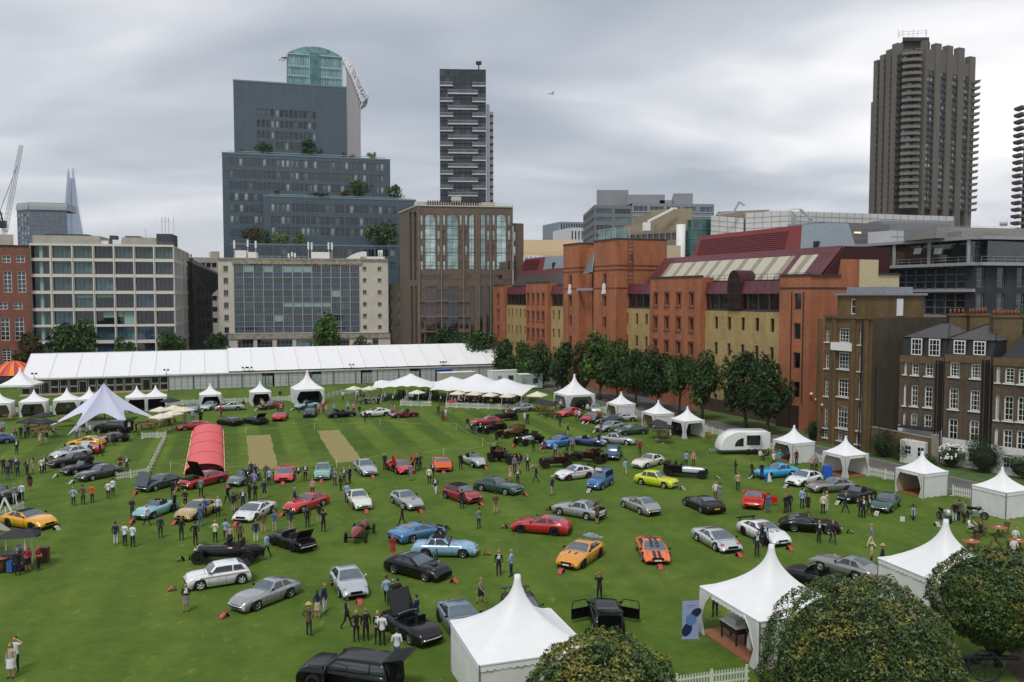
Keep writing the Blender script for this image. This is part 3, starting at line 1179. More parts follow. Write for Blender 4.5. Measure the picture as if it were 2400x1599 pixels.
# ---------------------------------------------------------------- dark tower with zigzag balconies
def b_zig():
 p0,p1=at(1031,310,350),at(1139,310,351)
 F=Face(p0,p1)
 B=Bld('apartment_tower','slim dark glass apartment tower with staggered white edged balconies','apartment tower',p0)
 top=F.z(1085,163)
 b=MB()
 n=9
 zs=[]
 st=(F.z(1085,163)-F.z(1085,475))/18.0
 rects=[(F.L*i/n+0.1,F.L*(i+1)/n-0.1,top-(k+1)*st+0.25,top-k*st-0.25)for k in range(19)for i in range(n)]
 wall(b,F,0,top,rects,0.12)
 b.prism([F.pt(0,0,-0.3),F.pt(F.L,0,-0.3),F.pt(F.L,0,-16),F.pt(0,0,-16)],0,top)
 B.add(b,'wall',[mat('charcoal cladding','#2a2f36',0.5,var=0.15)])
 B.windows(F,rects,mat('steel grey frame','#4b5257',0.4),[glassmat('tower glass a','#1c232a'),glassmat('tower glass b','#252d34'),glassmat('tower glass c','#161b20'),glassmat('tower glass d','#38434a')],2,1,0.06,0.1,0.12,seed=11)
 wm=mat('balcony white','#c8cacb',0.6,var=0.05)
 rm=glassmat('balcony glass','#4e565c')
 yb=[203,221,239.5,257.5,274.5,292,308.5,326.5,343,360,377,393,409.5,426.5,443.5,460]
 for k,y in enumerate(yb):
  z=F.z(1085,y)
  spans=((1031,1062),(1107,1139))if k%2==0 else((1050,1120),)
  for(x0,x1)in spans:
   u0,u1=F.u(x0),F.u(x1)
   q=MB()
   q.prism([F.pt(u0,0,1.3),F.pt(u1,0,1.3),F.pt(u1,0,0.02),F.pt(u0,0,0.02)],z-0.28,z+0.18)
   q.face([F.pt(u0,z+.18,1.25),F.pt(u1,z+.18,1.25),F.pt(u1,z+1.35,1.25),F.pt(u0,z+1.35,1.25)],1)
   q.beam(F.pt(u0,z+1.4,1.25),F.pt(u1,z+1.4,1.25),0.08,None,0)
   B.add(q,'balcony',[wm,rm])
 S=MB()
 S.prism([at(1140,310,353),at(1148,310,354),at(1148,310,366),at(1140,310,366)],0,zat(245,353))
 S.prism([at(1148,310,356),at(1156,310,357),at(1156,310,366),at(1148,310,366)],0,zat(262,356))
 B.add(S,'side_stack',[mat('pale render','#b5b6b5',0.7,var=0.08)])
 for k in range(13):
  q=MB()
  z=zat(272+k*16.6,355)
  q.box(at(1152.5,272+k*16.6,355)+Vector((0,0.6,0)),(1.3,1.0,0.8))
  B.add(q,'side_opening',[darkframe])
 c=MB()
 q=at(1122,152,355)
 c.beam((q.x,q.y,top),(q.x,q.y,q.z),0.5)
 c.box((q.x,q.y,q.z+0.6),(2.3,1.5,1.2))
 B.add(c,'roof_cradle',[darkmetal])
Face.PY=310
b_zig()
Face.PY=693
# ---------------------------------------------------------------- brown arched mirror-glass office
def b_brown():
 m=mat('brown granite','#65564a',0.55,var=0.18,scale=0.7,col2='#705f50',spec=0.5)
 m2=mat('brown granite light','#7d6c5b',0.6,var=0.15,scale=0.7)
 p0,p1=at(979,700,215),at(1202,700,219)
 F=Face(p0,p1)
 B=Bld('office_building','brown stone office with tall arched mirror glass bays beside the slate block','office building',p0)
 top=F.z(980,483)
 mid=F.z(1080,658)
 b=MB()
 small,bays=[],[]
 gl=[glassmat('mirror glass a','#a9bcb5',0.04,metal=.8),glassmat('mirror glass b','#93a8a4',0.05,metal=.8),glassmat('mirror glass c','#b3c4bf',0.04,metal=.8)]
 dk=[glassmat('dim mirror a','#332b27',0.05),glassmat('dim mirror b','#2a2a28',0.05),glassmat('dim mirror c','#47382f',0.05)]  # dim copies of the mirror glass; missing sky reflection put into colour
 arch=[(997,1022),(1048.5,1074.5),(1100,1112),(1127,1138),(1164,1187)]
 for(x0,x1)in arch:
  bays.append((F.u(x0),F.u(x1),F.z(x0,632),F.z(x0,503)))
 for x in(989,1028.5,1041.5,1080.5,1093,1144.5,1157.5,1193.5):
  for(y0,y1)in((504,528),(540,563),(575,598),(612,633)):
   small.append((F.u(x-3),F.u(x+3),F.z(x,y1),F.z(x,y0)))
 low=[]
 for(x0,x1)in((987,995),(1024,1034),(1040,1048),(1077,1086),(1091,1099)):
  for(y0,y1)in((678,703),(714,738),(748,772),(783,806)):
   low.append((F.u(x0),F.u(x1),F.z(x0,y1),F.z(x0,y0)))
 lowb=[(F.u(x0),F.u(x1),F.z(x0,830),F.z(x0,672))for x0,x1 in((998,1023),(1049,1075),(1103,1112),(1122,1132),(1140,1152))]
 strip_=[(F.u(x0),F.u(x0+11),F.z(x0,657),F.z(x0,645))for x0 in(988,1002,1014,1028,1041,1094,1128,1140,1155,1166)]
 wall(b,F,0,top,small+bays+low+lowb+strip_,0.35)
 L_=Face(at(937,700,234),p0)
 ls=[(L_.u(x0),L_.u(x1),L_.z(x0,657),L_.z(x0,498))for x0,x1 in((960,966),(970,977))]
 ls+=[(L_.u(x0),L_.u(x1),L_.z(x0,820),L_.z(x0,672))for x0,x1 in((962,968),(972,977))]
 wall(b,L_,0,top,ls,0.35)
 R_=Face(at(1203,700,221),at(1227,700,222))
 rs=[(R_.u(x-3),R_.u(x+3),R_.z(x,y1),R_.z(x,y0))for x in(1206.5,)for(y0,y1)in((543,566),(577,600),(612,634))]
 wall(b,R_,0,R_.z(1210,524),rs,0.3)
 tz=R_.z(1210,524)
 b.face([R_.pt(0,tz),R_.pt(R_.L,tz),R_.pt(R_.L,tz,-12),R_.pt(0,tz,-12)])
 b.face([F.pt(0,top-.02),F.pt(F.L,top-.02),F.pt(F.L,top-.02,-18),L_.pt(0,top-.02)])
 wall(b,Face(F.pt(F.L),F.pt(F.L,0,-18)),0,top)
 B.add(b,'wall',[m])
 tw=MB()
 for(a,c,e,g)in bays[:2]+[bays[4]]:
  r_=(c-a)/2
  mc=(a+c)/2
  for sgn in(-1,1):
   pts=[F.pt(mc+sgn*r_,g,0.02)]
   for k in range(7):
    t=pi/2*k/6
    pts.append(F.pt(mc+sgn*r_*cos(t),g-r_+r_*sin(t),0.02))
   tw.face(pts if sgn<0 else pts[::-1])
 a,c,e,g=bays[2]
 tw.face([F.pt(a,g,0.02)]+[F.pt(a+(c-a)*(1-cos(pi/2*k/6)),g-(c-a)*(1-sin(pi/2*k/6)),0.02)for k in range(7)][::-1])
 for k in range(1,6):
  z=F.z(1080,500+k*31.0)
  tw.beam(F.pt(0,z,0.03),F.pt(F.L,z,0.03),0.1,0.16)
 B.add(tw,'arch_surround',[m])
 pil=MB()
 for x in(983,1035,1087,1118,1123,1150):
  u_=F.u(x)
  pil.beam(F.pt(u_,0,0.12),F.pt(u_,top-2.2 if x!=983 else top,0.12),0.55,0.3)
 for(y)in(707,743,778):
  pil.beam(F.pt(F.u(981),F.z(1030,y),0.1),F.pt(F.u(1100),F.z(1030,y),0.1),0.5,0.22)
 B.add(pil,'pilaster',[m2])
 fr=mat('bronze frame','#4a4a46',0.4)
 B.windows(F,small,mat('brown stone frame','#8d7a66',0.6),gl+dk[:1],1,1,0.1,0.05,0.35,seed=4,trans=(0.4,))
 B.windows(F,bays,fr,gl,2,8,0.1,0.08,0.35)
 B.windows(F,low+strip_,mat('brown stone frame 2','#8d7a66',0.6),dk,1,1,0.06,0.05,0.35,seed=5)
 B.windows(F,lowb,fr,dk,2,8,0.1,0.08,0.35)
 B.windows(L_,ls,fr,[glassmat('navy glass','#1f2631')],1,8,0.1,0.08,0.35)
 B.windows(R_,rs,mat('brown stone frame 3','#8d7a66',0.6),gl,1,1,0.08,0.05,0.3)
 cp=MB()
 cp.beam(F.pt(0,top+.1,0),F.pt(F.L,top+.1,0),0.5,0.3)
 cp.beam(L_.pt(0,top+.1,0),L_.pt(L_.L,top+.1,0),0.5,0.3)
 B.add(cp,'coping',[mat('pale coping','#b9b3a5',0.7)])
 r=MB()
 def bx(x0,x1,y0,d0=3,d1=8):
  r.prism([F.pt(F.u(x0),0,-d0),F.pt(F.u(x1),0,-d0),F.pt(F.u(x1),0,-d1),F.pt(F.u(x0),0,-d1)],top,F.z(x0,y0))
 bx(1132,1165,472)
 bx(1165,1210,476,8,12)
 bx(975,1003,470)
 bx(1004,1050,467,6,10)
 bx(1065,1087,455,6,9)
 bx(1050,1132,469,6,9)
 B.add(r,'roof_shed',[mat('cream plant room','#c9bfae',0.8,var=0.1)])
 k=MB()
 for i in range(22):
  x=1006+i*5.6
  k.box(F.pt(F.u(x),F.z(x,475),-2.6),(0.35,0.3,1.5),rz=F.a)
 railing(k,[F.pt(0.2,top,-0.5),F.pt(F.L,top,-0.5)],1.0,2.0)
 B.add(k,'louvre',[darkmetal])
 C=Bld('brick_building','small brown brick block squeezed between the cream office and the arched office','building',at(912,700,238))
 p,q=at(912,700,238),at(951,700,238)
 K=Face(p,q)
 H_=[(K.u(x-4),K.u(x+4),K.z(x,y+7),K.z(x,y-6))for x in(915,933)for y in(688,713,741,767)]
 b=MB()
 tp=K.z(930,666)
 wall(b,K,0,tp,H_,0.25)
 b.face([K.pt(0,tp),K.pt(K.L,tp),K.pt(K.L,tp,-10),K.pt(0,tp,-10)])
 C.add(b,'wall',[brickmat('olive brick','#5c5340','#4e4636','#6d6552')])
 C.windows(K,H_,greyframe,'dark',2,2,0.08,0.06,0.25)
b_brown()
# ---------------------------------------------------------------- barrel roofed hall
def b_barrel():
 a,c=at(1218,700,300),at(1352,700,300)
 F=Face(a,c)
 B=Bld('barrel_roof_hall','hall with a cream barrel roof rising behind the orange brick building','building',a)
 rf=mat('cream standing seam','#c7ae8a',0.6,var=0.18,scale=0.6,stretch=(1,1,0.1),col2='#b69a74')
 prof=[(612,0),(600,0.3),(590,1.0),(578,2.5),(567,5),(559,9),(557,14)]
 b=MB()
 n=26
 P=[]
 for y,dd in prof[1:]:
  P.append([F.pt(F.L*i/n,zat(y,300),-dd)for i in range(n+1)])
 for j in range(len(P)-1):
  for i in range(n):
   b.face([P[j][i],P[j][i+1],P[j+1][i+1],P[j+1][i]],0,True)
 B.add(b,'roof',[rf])
 e=MB()
 for i in range(0,n+1,1):
  for j in range(len(P)-1):
   e.beam(P[j][i]+Vector((0,-0.02,0.04)),P[j+1][i]+Vector((0,-0.02,0.04)),0.06)
 B.add(e,'roof_seam',[mat('seam','#a99474',0.6)])
 w=[(F.L*i/13+0.08,F.L*(i+1)/13-0.08,zat(613,300),zat(601,300))for i in range(13)]
 B.windows(Face(F.p0-F.n*0.1,F.p1-F.n*0.1),w,white,[glassmat('pale roof glass','#8fb0c4')],1,1,0.12,0.05,0.05)
 l=MB()
 l.prism([F.pt(0),F.pt(F.L),F.pt(F.L,0,-20),F.pt(0,0,-20)],0,zat(613,300))
 B.add(l,'wall',[mat('pale blue cladding','#a9b4bb',0.6,var=0.08)])
b_barrel()
# ---------------------------------------------------------------- offices beyond the orange building
def simple_office(name,label,x0,x1,Y0,Y1,ytop,rows,ncol,cm,gk,wfrac=0.86,hfrac=0.6,deep=25,fr=None,side=None,nx=1,yref=None,cat='office building',depth=0.3,ybot=None):
 """office whose front runs x0..x1 (pixels at depths Y0, Y1); rows: list of (ytop, ybottom) pixels at the left end"""
 p0,p1=at(x0,700,Y0),at(x1,700,Y1)
 F=Face(p0,p1)
 B=Bld(name,label,cat,p0)
 xr=yref or x0+1
 top=F.z(xr,ytop)
 rects=[]
 for(ya,yb)in rows:
  za,zb=F.z(xr,ya),F.z(xr,yb)
  for i in range(ncol):
   a=F.L*(i+(1-wfrac)/2)/ncol
   rects.append((a,a+F.L/ncol*wfrac,zb,za))
 b=MB()
 zb0=0 if ybot is None else F.z(xr,ybot)
 wall(b,F,zb0,top,rects,depth)
 wall(b,Face(F.pt(F.L),F.pt(F.L,0,-deep)),zb0,top)
 S=Face(F.pt(0,0,-deep),F.pt(0))if side is None else Face(side,p0)
 sr=[]
 if side is not None:
  for(ya,yb)in rows:
   za,zb=F.z(xr,ya),F.z(xr,yb)
   k=max(2,int(S.L/4))
   for i in range(k):
    sr.append((S.L*(i+0.12)/k,S.L*(i+0.88)/k,zb,za))
 wall(b,S,zb0,top,sr,0.3)
 b.face([F.pt(0,top-.01),F.pt(F.L,top-.01),F.pt(F.L,top-.01,-deep),S.pt(0,top-.01)])
 B.add(b,'wall',[cm])
 B.windows(F,rects,fr or greyframe,gk,nx,1,0.08,0.06,depth,seed=int(x0))
 if sr:
  B.windows(S,sr,fr or greyframe,gk,1,1,0.08,0.06,0.3,seed=int(x0)+1)
 return B,F,top
gpanel=mat('grey panel','#8a8d90',0.5,0.1,var=0.08,scale=0.2)
B,F,t=simple_office('office_building','large grey office with teal window bands behind the orange tower',1392,1480,330,333,481,[(489,501),(509,519),(528,540),(548,556)],2,mat('grey stone','#77797b',0.7,var=0.08),'teal',0.84,side=at(1366,700,372),nx=4)
b=MB()
F2=Face(at(1480,700,333),at(1671,700,337))
r2=[(F2.L*(i+0.1)/5,F2.L*(i+0.9)/5,F2.z(1500,496),F2.z(1500,484))for i in range(5)]
wall(b,F2,0,F2.z(1500,477),r2,0.3)
b.prism([at(1397,700,345),at(1471,700,345),at(1471,700,362),at(1397,700,362)],t-2,zat(446,345))
b.prism([at(1468,700,342),at(1556,700,342),at(1556,700,362),at(1468,700,362)],t-2,zat(457,342))
b.prism([at(1576,700,342),at(1621,700,342),at(1621,700,362),at(1572,700,362)],t-2,zat(454,342))
b.face([F2.pt(0,F2.z(1500,477)),F2.pt(F2.L,F2.z(1500,477)),F2.pt(F2.L,F2.z(1500,477),-25),F2.pt(0,F2.z(1500,477),-25)])
b.prism([at(1544,700,342),at(1572,700,342),at(1572,700,352),at(1544,700,352)],t-2,zat(470,342))
B.add(b,'plant_room',[gpanel])
B.windows(F2,r2,greyframe,'blue',5,1,0.08,0.08,0.3)
fl=MB()
for i in range(16):
 x=1482+i*12
 fl.beam(F2.pt(F2.u(x),F2.z(x,520),0.1),F2.pt(F2.u(x),F2.z(x,479),0.1),0.12)
for y in(497,507):
 fl.beam(F2.pt(0,F2.z(1500,y),0.1),F2.pt(F2.L,F2.z(1500,y),0.1),0.3)
B.add(fl,'fin',[mat('light fin','#a8acae',0.5)])
simple_office('office_building','small dark striped office far behind the barrel roof',1313,1366,420,424,520,[(524,560)],9,mat('pale strip','#8a949c',0.6),'dark',0.6)
simple_office('office_building','small white office with slit windows beyond the barrel roof',1337,1368,400,402,534,[(542,562)],4,white,'dark',0.45)
taupe=mat('taupe panel','#857a69',0.6,var=0.1,scale=0.4)
B,F,t=simple_office('office_building','taupe panelled office with long ribbon windows behind the orange tower',1424,1586,205,192,549,[(555,571),(585,620)],12,taupe,'grey',0.8,nx=2)
b=MB()
b.prism([at(1483,700,215),at(1524,700,207),at(1524,700,216),at(1483,700,224)],t-1,zat(505,210))
b.prism([at(1524,700,207),at(1620,700,203),at(1620,700,214),at(1524,700,216)],t-1,zat(493,207))
b.prism([at(1460,700,212),at(1535,700,206),at(1535,700,212),at(1460,700,216)],t-1,zat(527,208))
B.add(b,'roof_wall',[mat('tan brick panel','#93876f',0.7,var=0.12)])
k=MB()
q=at(1515,532,204)
k.box(q+Vector((0,0,0)),(1.8,1.5,2.0))
k.beam(at(1518,520,204),at(1577,490,203),0.55)
k.beam(at(1571,489,203),at(1588,489,203),0.35)
k.beam(at(1518,522,204),at(1522,534,204),0.5)
B.add(k,'maintenance_crane',[white])
B=Bld('glass_stair_tower','round green glass stair tower beside a white column','building',at(1635,700,190))
b=MB()
c=at(1594,700,188)
b.cyl((c.x,c.y,0),1.0,zat(527,188),20)
B.add(b,'column',[white])
g=MB()
c=at(1637,700,193)
top=zat(517,193)
n=20
for k in range(11):
 z0,z1=top-(k+1)*2.2,top-k*2.2
 for i in range(n):
  a0,a1=2*pi*i/n,2*pi*(i+1)/n
  g.face([(c.x+2.9*cos(a0),c.y+2.9*sin(a0),z0+.06),(c.x+2.9*cos(a1),c.y+2.9*sin(a1),z0+.06),(c.x+2.9*cos(a1),c.y+2.9*sin(a1),z1-.06),(c.x+2.9*cos(a0),c.y+2.9*sin(a0),z1-.06)],0)
B.add(g,'glass_drum',[glassmat('green drum glass','#3c6460',island=0.35)])
g=MB()
for k in range(12):
 g.tube([(c.x+2.95*cos(a),c.y+2.95*sin(a),top-k*2.2)for a in[2*pi*i/20 for i in range(21)]],0.06,4)
g.cyl((c.x,c.y,0),2.7,top,20)
B.add(g,'drum_frame',[mat('green grey frame','#6c8580',0.5)])
wp=mat('white panel cladding','#c2c2bd',0.5,var=0.06,scale=0.2)
B,F,t=simple_office('office_building','long white clad building with a glazed strip above the red roof',1662,1846,178,170,556,[(560,574)],14,wp,'aqua',0.7,deep=10)
b=MB()
def pr(x0,Y0,x1,Y1,d,zb,yt,mt_=None,name='roof_wall',xr=None):
 q=MB()
 a,c=at(x0,700,Y0),at(x1,700,Y1)
 FF=Face(a,c)
 zt0,zt1=FF.z(x0,yt[0]),FF.z(x1,yt[1])
 P=[FF.pt(0),FF.pt(FF.L),FF.pt(FF.L,0,-d),FF.pt(0,0,-d)]
 zz=[zt0,zt1,zt1,zt0]
 vs=[(p.x,p.y,zb)for p in P]+[(p.x,p.y,z)for p,z in zip(P,zz)]
 q.mesh(vs,[(0,1,5,4),(1,2,6,5),(2,3,7,6),(3,0,4,7),(4,5,6,7)])
 B.add(q,name,[mt_ or wp])
 q=MB()
 k=1.8
 while k<FF.L:
  q.beam(FF.pt(k,zb,.03),FF.pt(k,zt0+(zt1-zt0)*k/FF.L,.03),.06,.07)
  k+=1.8
 for k in(1.1,2.2,3.4):
  q.beam(FF.pt(0,zt0-k,.03),FF.pt(FF.L,zt1-k,.03),.05,.07)
 B.add(q,'panel_joint',[mat('panel joint','#7b7e80',.6)])
 return FF
pr(1664,186,1740,183,8,20,(506,512))
FF=pr(1745,182,1850,178,10,20,(500,494))
pr(1680,190,1800,188,8,20,(497,492),taupe)
pr(1800,186,2231,190,6,20,(494,508))
lv=pr(2060,180,2229,182,5,20,(517,521),mat('grey louvre','#83878c',0.5,var=0.05))
s=MB()
for k in range(14):
 z=zat(522+k*2.2,179)
 s.beam(lv.pt(0.3,z,0.1),lv.pt(lv.L-0.3,z,0.1),0.14,0.12)
B.add(s,'louvre',[mat('louvre blade','#9a9ea2',0.5)])
pr(1842,160,1917,158,5,15,(527,521),gpanel)
GP=pr(1917,158,2082,162,8,15,(520,526),mat('taupe grey wall','#6f6c6b',0.7,var=0.08))
d2=MB()
for x in(1959,1972):
 d2.box(GP.pt(GP.u(x),GP.z(x,562),0.05),(0.75,0.08,2.1),rz=GP.a)
B.add(d2,'door',[white])
l2=MB()
for x in(1937,2006,2066):
 l2.box(GP.pt(GP.u(x),GP.z(x,546),0.1),(1.4,0.12,0.24),rz=GP.a)
B.add(l2,'wall_light',[mat('warm lamp','#ffe9b0',0.5,var=0,emit=0.9)])
pr(2083,152,2165,156,5,15,(541,544),mat('white band','#b9bcbc',0.6))
pr(2165,156,2230,160,5,15,(541,536),gpanel)
k=MB()
k.beam(at(1902,516,168),at(1876,492,170),0.45)
k.beam(at(1878,491,170),at(1852,491,170),0.12)
B.add(k,'maintenance_crane',[metal])
k=MB()
k.beam(at(1718,500,182),at(1733,474,182),0.4)
k.beam(at(1733,474,182),at(1745,483,182),0.3)
k.beam(at(1680,503,182),at(1718,498,182),0.35)
B.add(k,'maintenance_crane',[metal])
k=MB()
railing(k,[at(1900,518,160),at(2060,522,161)],0.9,1.6)
B.add(k,'railing',[metal])
# ---------------------------------------------------------------- grey balcony office at the right
def b_balcony():
 C=at(2285,700,130)
 Lp=at(1925,700,160)
 F=Face(Lp,C)
 F2=Face(C,C+Vector((24,6.0,0)))
 B=Bld('office_building','dark grey office with glazed balcony floors rising behind the brick terrace','office building',C)
 steel=mat('light steel edge','#9b9c9d',0.5,var=0.08)
 z3=F.z(2280,557)
 z2=F.z(2280,618)
 z1=F.z(2262,680)
 z0_=F.z(2262,742)
 b=MB()
 b.prism([F.pt(-2,0,-2.5),F.pt(F.L,0,-2.5),F2.pt(F2.L,0,-2.5),F2.pt(F2.L,0,-16),F.pt(-2,0,-16)],z2,z3-0.2)
 B.add(b,'core_wall',[glassmat('balcony back glass','#2f3839',var=0.6,scale=0.8)])
 s=MB()
 for(z,o_,d_)in((z3,1.2,-16),(z2,1.2,-3),(z1,0.6,-3)):
  s.prism([F.pt(-2,0,o_),F.pt(F.L,0,o_),F.pt(F.L,0,d_),F.pt(-2,0,d_)],z-0.35,z+0.15)
  if z>z1+1:
   s.prism([F2.pt(0,0,o_),F2.pt(F2.L,0,o_),F2.pt(F2.L,0,d_),F2.pt(0,0,d_)],z-0.35,z+0.15)
 s.prism([F.pt(0,0,0.6),F.pt(F.u(2235),0,0.6),F.pt(F.u(2235),0,-3),F.pt(0,0,-3)],z0_-0.5,z0_+0.1)
 B.add(s,'floor_slab',[steel])
 c=MB()
 for x in(2101,2183,2275):
  c.beam(F.pt(F.u(x),z2,0.8),F.pt(F.u(x),z3,0.8),0.4)
 railing(c,[F.pt(0,z2+0.1,1.0),F.pt(F.L,z2+0.1,1.0)],0.95,2.2,m=0)
 railing(c,[F2.pt(0,z2+0.1,1.0),F2.pt(F2.L,z2+0.1,1.0)],0.95,2.2,m=0)
 B.add(c,'balcony_rail',[steel])
 wl=MB()
 n=16
 rects=[]
 ue=F.u(2262)
 for(za,zb)in((z1+0.2,z2-0.5),(z0_+0.2,z1-0.5)):
  for i in range(n):
   rects.append((ue*i/n+0.05,ue*(i+1)/n-0.05,za,zb))
 wall(wl,F,0,z2-0.36,rects,0.3)
 B.add(wl,'wall',[mat('charcoal wall','#3a3c40',0.7,var=0.15)])
 B.windows(F,rects,mat('steel glazing bar','#8b8f90',0.4),'grey',1,3,0.08,0.08,0.3,seed=6)
 top=[]
 m_=14
 for i in range(m_):
  top.append((F2.L*i/m_+.1,F2.L*(i+1)/m_-.1,z2+0.2,z3-0.5))
 Fb=Face(F2.pt(0,0,-1.6),F2.pt(F2.L,0,-1.6))
 B.windows(Fb,top,mat('steel glazing bar 2','#8b8f90',0.4),'grey',1,1,0.08,0.06,0.05,trans=(0.35,0.75))
 D1=Face(F.pt(ue,0,0.05),F.pt(F.L,0,0.05))
 w2=MB()
 wall(w2,D1,0,z2-0.36)
 hh=[]
 for x in(2297,2345,2391,2437):
  for(ya,yb)in((628,674),(688,742)):
   hh.append((F2.u(x-9),F2.u(x+10),F2.z(x,yb),F2.z(x,ya)))
 wall(w2,F2,0,z2-0.36,hh,0.3)
 B.add(w2,'dark_wall',[brickmat('charcoal brick','#35373b','#2e3033','#3c3e42')])
 B.windows(F2,hh,mat('steel glazing bar 3','#7b8080',0.4),'grey',2,3,0.1,0.08,0.3)
 r=MB()
 r.prism([F2.pt(-1.5,0,-1.5),F2.pt(F2.L,0,-1.5),F2.pt(F2.L,0,-12),F2.pt(-1.5,0,-12)],z3+0.1,zat(545,133))
 r.prism([F2.pt(-3.5,0,-4.5),F2.pt(F2.L,0,-4.5),F2.pt(F2.L,0,-12),F2.pt(-3.5,0,-12)],z3+0.1,zat(536,137))
 B.add(r,'roof',[mat('weathered roof','#8c8a85',0.8,var=0.2)])
 r=MB()
 for x in(2347,2352,2357):
  q=at(x,530,140)
  r.cyl((q.x,q.y,q.z),0.28,0.7,8)
 railing(r,[at(2230,545,132),at(2390,548,132)],1.0,1.2)
 B.add(r,'roof_vent',[metal])
 sg=MB()
 for x in(2147,2194):
  a=F.pt(F.u(x),F.z(x,597),0.9)
  sg.face([a,F.pt(F.u(x+17),F.z(x,597),0.9),F.pt(F.u(x+21),F.z(x,583),0.9),F.pt(F.u(x+3),F.z(x,583),0.9)])
 B.add(sg,'balcony_screen',[mat('pale screen','#a9b3ae',0.6)])
b_balcony()
